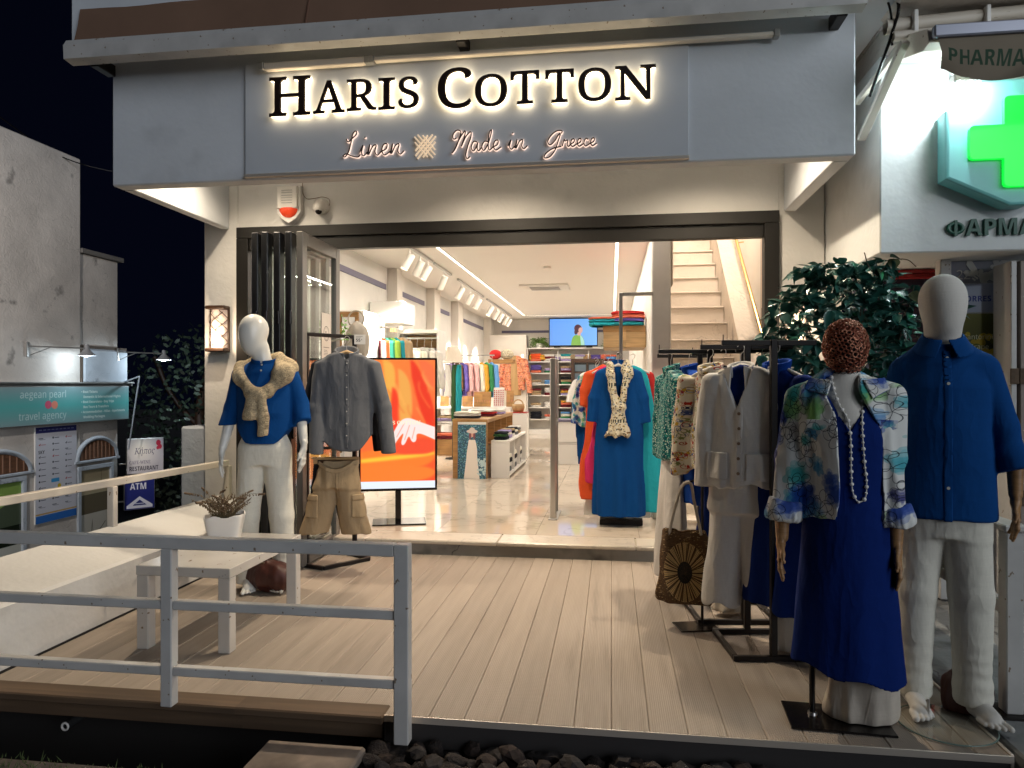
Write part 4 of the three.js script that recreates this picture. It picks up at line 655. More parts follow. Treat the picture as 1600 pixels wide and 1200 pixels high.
// --- the mannequin with the sweater over its shoulders, beside the folded doors
{
  const t = thing('mannequin', [-2.435, 0, -4.78], 'white mannequin in a blue tunic with a beige sweater knotted over its shoulders', 'mannequin', null, 0.22);
  const arms = [[[-0.165, 1.51, -0.01], [-0.225, 1.28, -0.03], [-0.262, 1.135, 0.01]], [[0.165, 1.51, -0.01], [0.235, 1.30, -0.03], [0.27, 1.18, 0.025]]];
  const B = union(0.03, head(0.098, [0.12, -0.75, 0.16], [-0.06, 1.735, 0.03], 0), caps([[0, 1.5, -0.01, -0.025, 1.70, 0.01, 0.07, 0.058], [-0.12, 1.47, -0.01, 0.12, 1.47, -0.01, 0.05, 0.05], [0, 1.43, -0.01, 0, 1.0, 0, 0.085, 0.09], [-0.225, 1.28, -0.03, -0.275, 1.0, 0.05, 0.045, 0.027], [0.235, 1.32, -0.03, 0.285, 1.04, 0.07, 0.045, 0.028]], 0.04));
  mesh('body', [net(B, [-0.4, 0.85, -0.16], [0.4, 1.96, 0.18], 0.009), placed(handL, -0.278, 0.985, 0.053, -0.1, 0.2, -0.06, 1.03), placed(handGeo, 0.287, 1.02, 0.075, -0.05, -0.2, -0.05, 1.05), placed(footL, -0.11, 0.01, 0.01, 0, 0.2, 0), placed(footGeo, 0.11, 0.01, 0.0, 0, 0.1, 0)], M.mannequin, t);
  trousers(t, C.cream, { w: 0.95, stance: 0.118, seed: 9, top: 1.10 });
  const f = shirtShape({ hem: 1.0, arms, seed: 6, loose: 0.86, sh: 0.15, arm: 0.93, fold: 0.0075, hemAt: (x) => 1.035 + 0.12 * smooth(0.09, 0.21, Math.abs(x)) });
  mesh('tunic', net(f, [-0.4, 0.95, -0.22], [0.4, 1.66, 0.22], 0.0085), C.blue, t);
  mesh('collar', collar(-0.005, 1.595, 1.635, 0.078, 0.072, 0.0, 0.006, 0.006, 0.3), C.blue, t);
  buttons([1.585, 1.545].map((y) => [0.0, y, skin(f, 0, y) + 0.002]), t);
  // the sweater
  const S0 = caps([[-0.06, 1.60, -0.10, 0.09, 1.62, -0.10, 0.062, 0.062, 1.1], [0.09, 1.63, -0.08, 0.20, 1.56, -0.03, 0.06, 0.062], [-0.06, 1.61, -0.08, -0.19, 1.55, -0.03, 0.06, 0.055], [0.20, 1.56, -0.02, 0.185, 1.52, 0.07, 0.068, 0.07], [0.12, 1.60, 0.0, 0.13, 1.53, 0.09, 0.05, 0.06], [0.185, 1.52, 0.07, 0.07, 1.40, 0.14, 0.07, 0.05, 1.3], [-0.19, 1.55, -0.02, -0.18, 1.50, 0.06, 0.058, 0.055], [-0.18, 1.50, 0.06, -0.06, 1.395, 0.145, 0.055, 0.046, 1.2], [0.07, 1.40, 0.145, 0.0, 1.37, 0.168, 0.05, 0.046], [-0.06, 1.395, 0.15, -0.01, 1.375, 0.168, 0.046, 0.044], [0.10, 1.64, -0.05, 0.16, 1.60, -0.02, 0.04, 0.045]], 0.045);
  const S = (x, y, z) => S0(x * 1.16, y, z) / 1.1 + 0.008;
  const kn = caps([[-0.03, 1.385, 0.172, 0.025, 1.37, 0.178, 0.036, 0.036], [-0.03, 1.37, 0.172, -0.045, 1.24, 0.172, 0.038, 0.046], [-0.045, 1.24, 0.172, -0.05, 1.222, 0.172, 0.05, 0.05], [0.02, 1.36, 0.18, 0.032, 1.22, 0.182, 0.032, 0.034], [0.032, 1.22, 0.182, 0.03, 1.11, 0.174, 0.034, 0.035]], 0.014);
  const sw2 = creased((x, y, z) => Math.max(smin(S(x, y, z), kn(x, y, z), 0.012), (x < -0.008 ? 1.20 : 1.095) + 0.1 * (x < 0 ? 0.1 : x - 0.03) - y), 0.007, 12, 5, 31, 0.45);
  mesh('sweater', net(sw2, [-0.29, 1.06, -0.2], [0.29, 1.72, 0.26], 0.0075), C.melange, t);
}
// wrapped weight at its feet
{
  const t = thing('weight_bag', [-2.36, 0, -4.72], 'dark red leather bag lying on the deck under the white table', 'bag');
  const f = creased(union(0.04, ell(0, 0.105, 0, 0.165, 0.115, 0.12), ell(-0.02, 0.19, 0, 0.05, 0.06, 0.05)), 0.014, 12, 9, 4, 0.5);
  mesh('bag_body', net((x, y, z) => smax(f(x, y, z), 0.002 - y, 0.01), [-0.22, -0.01, -0.17], [0.22, 0.28, 0.17], 0.011), M.leather, t);
  mesh('tie', turned(new THREE.TorusGeometry(0.045, 0.008, 8, 20), PI / 2, 0, 0, -0.02, 0.205, 0), M.cord, t);
}
// ---------------------------------------------------------------- hung clothes: origin at the hook, cloth from y = -0.12 down
function hanger(t, w, mat = M.lampWhite, drop = 0.07) {
  const s = caps([[-w, -0.105 - drop, 0, -w * 0.35, -0.13, 0, 0.009, 0.012], [-w * 0.35, -0.13, 0, 0, -0.112, 0, 0.012, 0.013], [w, -0.105 - drop, 0, w * 0.35, -0.13, 0, 0.009, 0.012], [w * 0.35, -0.13, 0, 0, -0.112, 0, 0.012, 0.013]], 0.01);
  mesh('hanger', net(s, [-w - 0.02, -0.14 - drop, -0.025], [w + 0.02, -0.085, 0.025], 0.007), mat, t);
  mesh('hook', tube([[0, -0.10, 0], [0, -0.05, 0], [0.018, -0.03, 0], [0.02, -0.005, 0], [0, 0.008, 0], [-0.018, -0.006, 0]], 0.0022, 22, 6), M.steel, t);
}
function topShape(o) {            // hung shirt, jacket or dress
  const w = o.w, D = o.depth || 0.06, L = o.L, fl = o.flare || 1, top = -0.115, sl = o.slope || 0.34, F = o.fold || 0.01;
  const wave = (a, y) => (o.wave ?? 0.05) * smooth(-0.2, -L, y) * (Math.sin(a * (o.n || 6) + (o.seed || 0)) + 0.5 * Math.sin(a * 11 + 2 * (o.seed || 0)));
  const b = rings([[top - L, w * fl, D * (o.fd || 1.2)], [top - L * 0.5, w * lerp(1, fl, 0.4), D], [top - 0.16, w * 0.97, D], [top, w * 0.92, D * 0.8], [top + 0.06, w * 0.8, D * 0.7]], wave);
  const arms = [], S = o.sleeve;
  if (S) for (const s of [-1, 1]) { const k = s < 0 ? S : o.sleeveR || S, y0 = top - w * sl * 0.9 - 0.03; arms.push([s * (w - 0.03), y0, 0, s * (w + k.out * 0.55), y0 - k.len * 0.5, 0.005, k.r || 0.06, k.r0 || 0.055, 1.15], [s * (w + k.out * 0.55), y0 - k.len * 0.5, 0.005, s * (w + k.out), y0 - k.len, k.z || 0.01, k.r0 || 0.055, k.r1 || 0.048, 1.15]); }
  const A = S ? caps(arms, 0.02) : null, cuts = S ? [-1, 1].map((s) => { const k = s < 0 ? S : o.sleeveR || S; return top - w * sl * 0.9 - 0.03 - k.len; }) : 0;
  const hem = o.hem || (() => 0);
  const f0 = (x, y, z) => {
    let d = Math.max(b(x, y, z), top - L + hem(x) - y);
    if (A) d = smin(d, Math.max(A(x, y, z), (x < 0 ? cuts[0] : cuts[1]) - y), 0.022);
    d = smax(d, y - (top + 0.02 - sl * Math.abs(x)), 0.03);
    if (o.vee && z > -0.2) { const n = o.vee; d = smax(d, -Math.max(Math.abs(x) * (n[1] || 2) + top - n[0] - y, -z - 0.0), 0.006); }
    if (o.open && z > 0) { const g = o.open; d = smax(d, -Math.max(g[0] - x, x - g[1] - (g[2] || 0) * (y - top)), 0.005); }
    return d;
  };
  return creased(f0, F, o.fx || 9, o.fy || 1.7, o.seed || 1, o.fine ?? 0.4);
}
function hungTop(t, name, o, mat) {
  const f = topShape(o), e = 0.04 + Math.max(0, o.sleeve ? Math.max(o.sleeve.out, (o.sleeveR || o.sleeve).out) + 0.06 : 0), W = Math.max(o.w * Math.max(1, o.flare || 1) * 1.12, o.w) + e, D = Math.max((o.depth || 0.06) * (o.fd || 1.2) * 1.25, 0.075) + 0.03;
  mesh(name, net(f, [-W, -0.15 - Math.max(o.L, o.sleeve ? o.sleeve.len + 0.16 : 0), -D], [W, -0.06, D], o.cell || 0.009, o.uv), mat, t); return f;
}
function legsShape(o) {           // trousers hung by the waist at y = 0
  const w = o.w, L = o.L, r = o.r || 0.085, c = o.crotch || 0.28, st = o.stance || 0.09;
  const b = union(0.03, rings([[-c, w * 1.1, o.depth * 1.1], [-c * 0.5, w * 1.05, o.depth], [0, w, o.depth * 0.7]]), caps([[-w * 0.5, -c, 0, -st, -L, 0, r, o.r1 || r, 1.3], [w * 0.5, -c, 0, st, -L, 0, r, o.r1 || r, 1.3]], 0.01));
  return creased((x, y, z) => smax(b(x, y, z), Math.max(-L + (o.hem ? o.hem(x) : 0) - y, y), 0.006), o.fold || 0.009, 8, 1.6, o.seed || 5, 0.45);
}
const meshLegs = (t, name, o, mat, dy = 0, cell = 0.009) => mesh(name, net(legsShape(o), [-Math.max(o.w * 1.2, (o.stance || 0.09) + 0.13), -o.L - 0.03, -o.depth * 1.3 - 0.08], [Math.max(o.w * 1.2, (o.stance || 0.09) + 0.13), 0.02, o.depth * 1.3 + 0.08], cell).translate(0, dy, 0), mat, t);

// ---------------------------------------------------------------- racks on the deck
function armRack(name, pos, yaw, label, o) {    // base frame with two posts, each with a cross arm
  const t = thing(name, pos, label, 'clothes rack', null, yaw), w = o.w, d = o.d;
  mesh('base_frame', [bx(-w / 2, 0.001, d / 2 - 0.028, w / 2, 0.029, d / 2, 0.003), bx(-w / 2, 0.001, -d / 2, w / 2, 0.029, -d / 2 + 0.028, 0.003), bx(-w / 2, 0.001, -d / 2 + 0.0285, -w / 2 + 0.028, 0.029, d / 2 - 0.0285, 0.003), bx(w / 2 - 0.028, 0.001, -d / 2 + 0.0285, w / 2, 0.029, d / 2 - 0.0285, 0.003)], M.rackMetal, t);
  for (const [x, z, a0, a1, y] of o.posts) {
    mesh('post', bx(x - 0.017, 0.0295, z - 0.017, x + 0.017, y + 0.017, z + 0.017, 0.003), M.rackMetal, t);
    const g = [bx(x - a0, y - 0.014, z - 0.013, x - 0.0175, y + 0.014, z + 0.013, 0.003), bx(x + 0.0175, y - 0.014, z - 0.013, x + a1, y + 0.014, z + 0.013, 0.003)]; if (a0 > 0.05) g.push(cyl(0.003, 0.003, 0.03, 8, x - a0 + 0.008, y + 0.014, z));
    mesh('arm', g, M.rackMetal, t);
  }
  return t;
}
armRack('clothes_rack', [0.835, 0, -4.10], 0.12, 'nearest brown steel rack with white linen jacket and navy dress', { w: 0.46, d: 0.44, posts: [[-0.02, 0.206, 0.27, 0.22, 1.665], [-0.03, -0.206, 0.27, 0.26, 1.665]] });
armRack('clothes_rack', [0.74, 0, -4.66], 0.12, 'middle brown steel rack behind the white linen jacket', { w: 0.5, d: 0.42, posts: [[0.03, 0.196, 0.05, 0.26, 1.655], [-0.075, -0.196, 0.34, 0.3, 1.665]] });
armRack('clothes_rack', [0.62, 0, -5.42], 0.12, 'farthest brown steel rack, next to the shop threshold', { w: 0.5, d: 0.42, posts: [[-0.02, 0.196, 0.06, 0.1, 1.665], [-0.15, -0.196, 0.1, 0.3, 1.665]] });

{ // white linen jacket over navy
  const t = thing('linen_jacket', [0.70, 1.66, -4.05], 'white linen jacket with brown buttons and patch pockets over navy cloth', 'jacket', null, -0.48);
  hanger(t, 0.17);
  const uv = (x, y, z) => [x + z * 0.7, y], o = { w: 0.178, L: 0.66, depth: 0.075, flare: 1.16, seed: 12, fold: 0.011, fx: 10, fy: 0.9, sleeve: { len: 0.58, out: 0.02, r: 0.06, r1: 0.056 }, sleeveR: { len: 0.48, out: 0.10, r: 0.062, r1: 0.062 }, vee: [0.23, 2.6], cell: 0.0085, wave: 0.06, hem: (x) => 0.04 * x + 0.015 * Math.sin(x * 22) };
  const f = hungTop(t, 'jacket_body', o, C.white);
  mesh('lining', net(topShape({ w: 0.16, L: 0.62, depth: 0.05, seed: 3, fold: 0.006, slope: 0.36 }), [-0.24, -0.8, -0.1], [0.24, -0.06, 0.045], 0.012), C.navy, t);
  mesh('placket', net((x, y, z) => { const d = f(x, y, z); return smax(smax(Math.abs(d - 0.001) - 0.0035, Math.abs(x - 0.018) - 0.019, 0.004), Math.max(-0.74 - y, y + 0.33, -z), 0.004); }, [-0.02, -0.78, 0], [0.06, -0.3, 0.16], 0.006), C.white, t);
  buttons([-0.37, -0.45, -0.53, -0.61, -0.69].map((y) => [0.018, y, skin(f, 0.018, y) + 0.004]), t, M.buttonBrown, 0.009);
  for (const x of [-0.105, 0.115]) { const p = net((a, y, z) => { const d = f(a, y, z); return smax(smax(Math.abs(d - 0.004) - 0.006, Math.abs(a - x) - 0.062 + 0.01 * (y + 0.66), 0.008), Math.max(Math.abs(y + 0.655) - 0.075, -z), 0.006); }, [x - 0.09, -0.76, 0], [x + 0.09, -0.56, 0.16], 0.007); mesh('pocket', p, C.white, t); }
  for (const s of [-1, 1]) { const g = extr([[0, 0], [s * 0.075, -0.03], [s * 0.085, -0.075], [s * 0.03, -0.16], [s * 0.012, -0.19]], 0.006, 0.004); turned(g, -0.1, s * 0.3, 0, s * 0.035, -0.115, 0.045); mesh('lapel', g, C.white, t); }
  mesh('collar', collar(0, -0.145, -0.105, 0.06, 0.045, 0.0, 0.03, 0.006, 0.4), C.white, t);
}
{ // white trousers beneath
  const t = thing('linen_trousers', [0.715, 1.0, -4.10], 'wide white linen trousers hanging below the white jacket', 'trousers', null, -0.3);
  meshLegs(t, 'trouser_legs', { w: 0.165, L: 0.76, depth: 0.08, r: 0.092, r1: 0.108, crotch: 0.25, stance: 0.112, seed: 8, fold: 0.012, hem: (x) => 0.04 * Math.sign(x) * (x > 0 ? 0.9 : 0.3) + 0.02 * Math.sin(x * 40) }, C.white);
  mesh('waistband', net(rings([[-0.03, 0.15, 0.055], [0.012, 0.145, 0.052]]), [-0.18, -0.04, -0.08], [0.18, 0.02, 0.08], 0.01), C.white, t);
}
{ // navy dress at the outer end of the rack
  const t = thing('navy_dress', [0.875, 1.66, -3.985], 'long navy linen dress hanging between the white jacket and the mannequin', 'dress', null, -0.9);
  hanger(t, 0.17);
  hungTop(t, 'dress_body', { w: 0.19, L: 1.28, depth: 0.07, flare: 1.3, fd: 1.5, seed: 19, fold: 0.013, n: 7, wave: 0.09, sleeve: { len: 0.4, out: 0.03 }, vee: [0.12, 2] }, C.navy);
  mesh('collar', collar(0, -0.135, -0.09, 0.07, 0.05, 0.0, 0.02), C.royal, t);
}
{ // flowered blouse
  const t = thing('print_blouse', [0.585, 1.655, -4.40], 'cream blouse with red and blue swirl print on the middle rack', 'blouse', null, -0.75);
  hanger(t, 0.17);
  hungTop(t, 'blouse_body', { w: 0.165, L: 0.62, depth: 0.065, flare: 1.15, seed: 23, fold: 0.014, sleeve: { len: 0.56, out: 0.05, r: 0.062 }, vee: [0.1, 2], uv: (x, y, z) => [x + z, y] }, C.swirl);
  mesh('collar', collar(0, -0.135, -0.09, 0.068, 0.05, 0.0, 0.02), C.swirl, t);
  const d = thing('dotted_blouse', [0.665, 1.655, -4.43], 'dark blouse with white dots behind the swirl print blouse', 'blouse', null, -0.85);
  hanger(d, 0.16);
  hungTop(d, 'blouse_body', { w: 0.18, L: 0.55, depth: 0.05, seed: 29, fold: 0.01, sleeve: { len: 0.5, out: 0.03 }, cell: 0.011 }, C.dots);
  mesh('price_tag', cb(0.05, 0.09, 0.002, 0.02, -0.42, 0.085), M.white, d);
  const k = thing('blue_skirt', [0.66, 0.99, -4.47], 'navy and royal blue skirt hanging below the swirl print blouse', 'skirt', null, -0.5);
  mesh('skirt_body', net(creased(rings([[-0.46, 0.16, 0.085], [-0.2, 0.145, 0.07], [0, 0.12, 0.05]], (a, y) => 0.08 * smooth(-0.05, -0.4, y) * Math.sin(a * 7)), 0.008, 9, 1.5, 7), [-0.22, -0.48, -0.14], [0.22, 0.02, 0.14], 0.01), C.navy, k);
  mesh('waistband', net(rings([[-0.02, 0.125, 0.055], [0.012, 0.12, 0.052]]), [-0.15, -0.03, -0.08], [0.15, 0.02, 0.08], 0.012), C.navy, k);
}
{ // speckled top and white dress, seen edge on
  const t = thing('speckled_top', [0.395, 1.66, -4.90], 'narrow turquoise and white speckled top hanging at the rack end', 'top', null, -1.32);
  hanger(t, 0.15);
  hungTop(t, 'top_body', { w: 0.17, L: 0.60, depth: 0.055, flare: 1.1, seed: 37, fold: 0.011, sleeve: { len: 0.5, out: 0.03 }, uv: (x, y, z) => [x + z, y] }, C.speckle);
  mesh('collar', collar(0, -0.135, -0.085, 0.06, 0.045, 0.0, 0.02), C.speckle, t);
  const d = thing('white_dress', [0.40, 1.12, -4.92], 'long white skirt hanging below the speckled turquoise top', 'skirt', null, -1.25);
  mesh('skirt_body', net(creased(rings([[-0.98, 0.20, 0.075], [-0.5, 0.18, 0.062], [0, 0.13, 0.045]], (a, y) => 0.1 * smooth(-0.1, -0.9, y) * Math.sin(a * 6 + 1)), 0.009, 9, 1.2, 17), [-0.27, -1.0, -0.13], [0.27, 0.02, 0.13], 0.011), C.white, d);
  mesh('waistband', net(rings([[-0.02, 0.135, 0.05], [0.012, 0.13, 0.047]]), [-0.16, -0.03, -0.07], [0.16, 0.02, 0.07], 0.012), C.white, d);
  const b = thing('blue_tunic', [0.505, 1.66, -4.86], 'narrow bright blue tunic beside the speckled top', 'tunic', null, -1.3);
  hanger(b, 0.15);
  hungTop(b, 'tunic_body', { w: 0.17, L: 0.86, depth: 0.05, flare: 1.15, seed: 41, fold: 0.01, sleeve: { len: 0.4, out: 0.03 } }, C.royal);
  mesh('collar', collar(0, -0.135, -0.085, 0.06, 0.045, 0.0, 0.02), C.royal, b);
}
{ // tote bag on its small stand
  const s = thing('bag_stand', [0.50, 0, -4.375], 'small steel plate stand with a thin pole carrying the woven bag', 'stand', null, 0.25);
  mesh('plate', bx(-0.12, 0.001, -0.085, 0.12, 0.008, 0.085, 0.002), M.black, s);
  mesh('pole', cyl(0.008, 0.008, 0.86, 12, 0.05, 0.008, -0.03), M.rackMetal, s);
  mesh('hook_bar', tube([[0.05, 0.868, -0.03], [0.02, 0.875, -0.01], [-0.04, 0.872, 0.02], [-0.075, 0.86, 0.03]], 0.007, 20, 8), M.rackMetal, s);
  const weave = paint(512, 512, (g, w, h) => {
    g.fillStyle = '#6a4e30'; g.fillRect(0, 0, w, h); const cols = ['#c9a468', '#5a4022', '#d6b884', '#2c1e0e', '#94703f']; for (let i = 0; i < 1100; i++) { g.fillStyle = cols[(rnd() * 5) | 0]; g.fillRect(rr(0, w), rr(0, h), rr(3, 16), rr(2, 5)); }
    const cx = 265, cy = 285; for (let r = 196; r > 66; r -= 4) for (let i = 0; i < 90; i++) { const a = i / 90 * 6.283; g.strokeStyle = i % 5 === 0 ? '#5a4020' : ['#e6c486', '#d6b074', '#f0d498'][(i * 7 + r) % 3]; g.lineWidth = 5; g.beginPath(); g.arc(cx, cy, 1, 0, 1); g.moveTo(cx + Math.cos(a) * r * 0.86, cy + Math.sin(a) * r); g.lineTo(cx + Math.cos(a + 0.05) * r * 0.86, cy + Math.sin(a + 0.05) * r); g.stroke(); }
    for (let i = 0; i < 26; i++) { const a = i / 26 * 6.283; g.strokeStyle = '#4a3218'; g.lineWidth = 6; g.beginPath(); g.moveTo(cx + Math.cos(a) * 58, cy + Math.sin(a) * 66); g.lineTo(cx + Math.cos(a) * 166, cy + Math.sin(a) * 192); g.stroke(); }
    g.fillStyle = '#171008'; g.beginPath(); g.ellipse(cx, cy, 60, 72, 0, 0, 7); g.fill(); for (let i = 0; i < 160; i++) { const a = rr(0, 6.28), r = rr(0, 62); g.fillStyle = '#4a3620'; g.fillRect(cx + Math.cos(a) * r * 0.8, cy + Math.sin(a) * r, 6, 3); }
  });
  const t = thing('tote_bag', [0.425, 0.155, -4.345], 'brown woven straw tote bag with a pale sunflower motif', 'bag', null, -0.1);
  const f = creased(rings([[0, 0.155, 0.075], [0.03, 0.172, 0.09], [0.2, 0.145, 0.075], [0.38, 0.125, 0.05], [0.43, 0.12, 0.042]], (a, y) => 0.03 * Math.sin(a * 5 + y * 9)), 0.008, 9, 6, 3, 0.5);
  mesh('bag_body', net((x, y, z) => smax(f(x, y, z), -rings([[0.3, 0.1, 0.03], [0.5, 0.115, 0.036]])(x, y, z), 0.005), [-0.2, -0.02, -0.12], [0.2, 0.45, 0.12], 0.008, (x, y) => [x / 0.36 + 0.5, y / 0.44]), std({ map: weave, bumpMap: X.knit, bumpScale: 0.006, roughness: 0.95 }), t);
  for (const z of [-0.03, 0.035]) { const g = tube([[-0.085, 0.40, z], [-0.05, 0.56, z], [0.0, 0.70, z * 0.6], [0.035, 0.712, z * 0.6], [0.06, 0.60, z], [0.10, 0.41, z]], 0.009, 40, 6); g.scale(1, 1, 1); mesh('strap', g, C.sack, t); }
}
// sand bags weighing the racks down
function sackBag(pos, yaw, s, seed, label) {
  const t = thing('weight_sack', pos, label, 'sack', null, yaw);
  const g = union(0.05, ell(0, 0.10, 0, 0.115, 0.115, 0.085), ell(0.02, 0.2, -0.01, 0.06, 0.10, 0.04), ell(-0.02, 0.02, 0, 0.11, 0.06, 0.085)), f = creased(g, 0.014, 10, 3.4, seed, 0.7);
  mesh('sack_body', net((x, y, z) => smax(f(x / s[0], y / s[1], z / s[0]) * Math.min(...s), 0.001 - y, 0.008), [-0.17 * s[0], -0.01, -0.13 * s[0]], [0.17 * s[0], 0.33 * s[1], 0.13 * s[0]], 0.008), C.sack, t);
  mesh('knot', tube([[-0.04 * s[0], 0.2 * s[1], 0.05], [0, 0.215 * s[1], 0.06], [0.05 * s[0], 0.205 * s[1], 0.045]], 0.006, 14, 6), C.sack, t);
}
sackBag([0.745, 0.03, -4.63], 0.3, [0.95, 0.66], 3, 'cream sack on the base of the middle rack, beside the white trouser leg');
sackBag([0.945, 0.03, -4.02], 0.5, [0.85, 1.02], 5, 'cream sack on the base of the nearest rack beside the navy dress');
sackBag([1.06, 0.012, -3.265], -0.2, [1.22, 1.28], 9, 'large cream sack on the black stand plate beneath the navy dress hem');
{ // a dark chest behind the mannequins with a white cloth on it
  const t = thing('dark_box', [1.40, 0, -4.35], 'dark planter box standing behind the two mannequins', 'planter');
  mesh('box_body', bx(-0.24, 0, -0.25, 0.14, 0.50, 0.22, 0.01), M.black, t);
  mesh('rim', [bx(-0.25, 0.50, -0.26, 0.15, 0.53, 0.23, 0.006)], M.black, t);
  mesh('soil', bx(-0.2, 0.531, -0.2, 0.1, 0.536, 0.18), M.soil, t);
  const c = thing('cloth', [1.40, 0.53, -4.17], 'crumpled white cloth on the edge of the dark planter box', 'cloth');
  mesh('cloth_body', net(creased(ell(0, 0.025, 0, 0.075, 0.035, 0.05), 0.014, 24, 24, 5, 0.5), [-0.1, 0, -0.07], [0.1, 0.07, 0.07], 0.008), C.white, c);
  const w = thing('weight_bag', [1.56, 0, -3.42], 'small dark red bag on the pavement edge behind the bare feet', 'bag');
  mesh('bag_body', net(creased(ell(0, 0.09, 0, 0.10, 0.11, 0.08), 0.012, 12, 9, 6, 0.5), [-0.14, 0, -0.12], [0.14, 0.24, 0.12], 0.011), M.leather, w);
  mesh('tie', new THREE.TorusGeometry(0.03, 0.006, 6, 16).rotateX(PI / 2).translate(0, 0.185, 0), M.cord, w);
}
// ---------------------------------------------------------------- climbing plant behind the mannequins
{
  const t = thing('leafy_plant', [1.42, 0.545, -4.38], 'tall dark leafy plant with bare twigs behind the two mannequins', 'plant');
  const leafG = (() => { const p = [], ix = []; const n = 6; for (let i = 0; i <= n; i++) { const v = i / n, w = Math.sin(Math.pow(v, 0.72) * PI) * 0.36 * (1 - 0.35 * v) + 0.001, y = -0.12 * v * v; for (const s of [-1, 0, 1]) p.push(s * w, y + Math.abs(s) * w * 0.32, v); } for (let i = 0; i < n; i++) for (const c of [0, 1]) { const a = i * 3 + c; ix.push(a, a + 3, a + 4, a, a + 4, a + 1); } const g = new THREE.BufferGeometry(); g.setAttribute('position', new THREE.Float32BufferAttribute(p, 3)); g.setIndex(ix); g.computeVertexNormals(); g.setAttribute('uv', new THREE.Float32BufferAttribute(new Float32Array(p.length / 3 * 2), 2)); return g; })();
  const LM = [[0.016, 0.085, 0.068], [0.026, 0.115, 0.09], [0.04, 0.16, 0.13], [0.022, 0.07, 0.04], [0.06, 0.13, 0.085], [0.11, 0.21, 0.17], [0.11, 0.13, 0.06]].map((c) => new THREE.MeshPhysicalMaterial({ color: rgb(...c), roughness: 0.32, transmission: 0.15, thickness: 0, side: THREE.DoubleSide }));
  const stems = []; const tips = [];
  for (let i = 0; i < 26; i++) { const a = rr(0, 6.28), x0 = rr(-0.1, 0.04), z0 = rr(-0.1, 0.05), h = rr(0.85, 1.42), R = rr(0.12, 0.48), p = [[x0, 0, z0], [x0 + Math.cos(a) * R * 0.3, h * 0.4, z0 + Math.sin(a) * R * 0.25], [x0 + Math.cos(a) * R * 0.7, h * 0.75, z0 + Math.sin(a) * R * 0.45], [x0 + Math.cos(a) * R, h * rr(0.9, 1.05), z0 + Math.sin(a) * R * 0.6]]; stems.push(tube(p, rr(0.003, 0.006), 16, 5)); tips.push(new THREE.CatmullRomCurve3(p.map((q) => V(...q)))); }
  for (const p of [[[0.0, 1.14, 0.05], [0.0, 1.36, 0.1], [0.05, 1.50, 0.14], [0.13, 1.60, 0.15]], [[0.1, 1.14, 0.1], [0.2, 1.32, 0.16], [0.22, 1.44, 0.2]], [[-0.3, 0.94, 0.05], [-0.42, 1.04, 0.1], [-0.55, 1.07, 0.13]], [[0.1, 1.09, 0.1], [0.3, 1.19, 0.2], [0.42, 1.32, 0.22]], [[0.13, 1.60, 0.15], [0.2, 1.59, 0.17], [0.24, 1.55, 0.18]], [[0.05, 1.50, 0.14], [0.0, 1.56, 0.16], [-0.02, 1.64, 0.15]]]) stems.push(tube(p, 0.0028, 16, 5));
  mesh('stem', stems, std({ color: rgb(0.10, 0.07, 0.045), roughness: 0.9 }), t);
  const loose = [];
  const put = (x, y, z, s, big) => { const e = new THREE.Euler(rr(-0.5, 1.2), Math.atan2(x, z + 0.25) + rr(-1.9, 1.9), rr(-0.7, 0.7), 'YXZ'); if (big) { const m = mesh('leaf', leafG, LM[(rnd() * 7) | 0], t); m.position.set(x, y, z); m.rotation.copy(e); m.scale.set(s * rr(0.65, 1.15), s, s * rr(0.85, 1.15)); } else { const g = leafG.clone(); g.applyMatrix4(new THREE.Matrix4().compose(V(x, y, z), new THREE.Quaternion().setFromEuler(e), V(s * rr(0.65, 1.15), s, s))); loose.push(g); } };
  let n = 0;
  while (n < 2800) { const a = rr(0, 6.28), u = Math.cbrt(rnd()), y = rr(0.05, 1.6), w = 0.5 * Math.sqrt(Math.max(0.3, 1 - ((y - 0.82) / 0.84) ** 2)) * (1 + 0.25 * vn(y * 4, a * 1.5, 5)), x = Math.cos(a) * w * u * 0.98 - 0.06 + 0.06 * vn(y * 4, a, 1), z = Math.sin(a) * w * u * 0.62; if (vn(x * 8, y * 8, z * 8) < -0.4 && n > 60) continue; put(x + 0.05 * vn(y * 7, x * 7, 2), y, z, rr(0.055, 0.10) + 0.04 * rnd() * rnd(), n < 296 && z > 0.0 && u > 0.72); n++; }
  for (const [x, y, z] of [[0.13, 1.60, 0.15], [0.22, 1.44, 0.2], [0.42, 1.32, 0.22], [-0.55, 1.07, 0.13], [-0.5, 1.0, 0.12], [-0.45, 0.96, 0.15], [-0.38, 1.14, 0.1], [-0.3, 1.28, 0.1], [-0.2, 1.4, 0.12]]) for (let k = 0; k < 3; k++) put(x + rr(-0.02, 0.02), y + rr(-0.03, 0.02), z, rr(0.08, 0.11), true);
  tag(mesh('foliage', loose, LM[1], t), null, null, null, 'stuff');
}

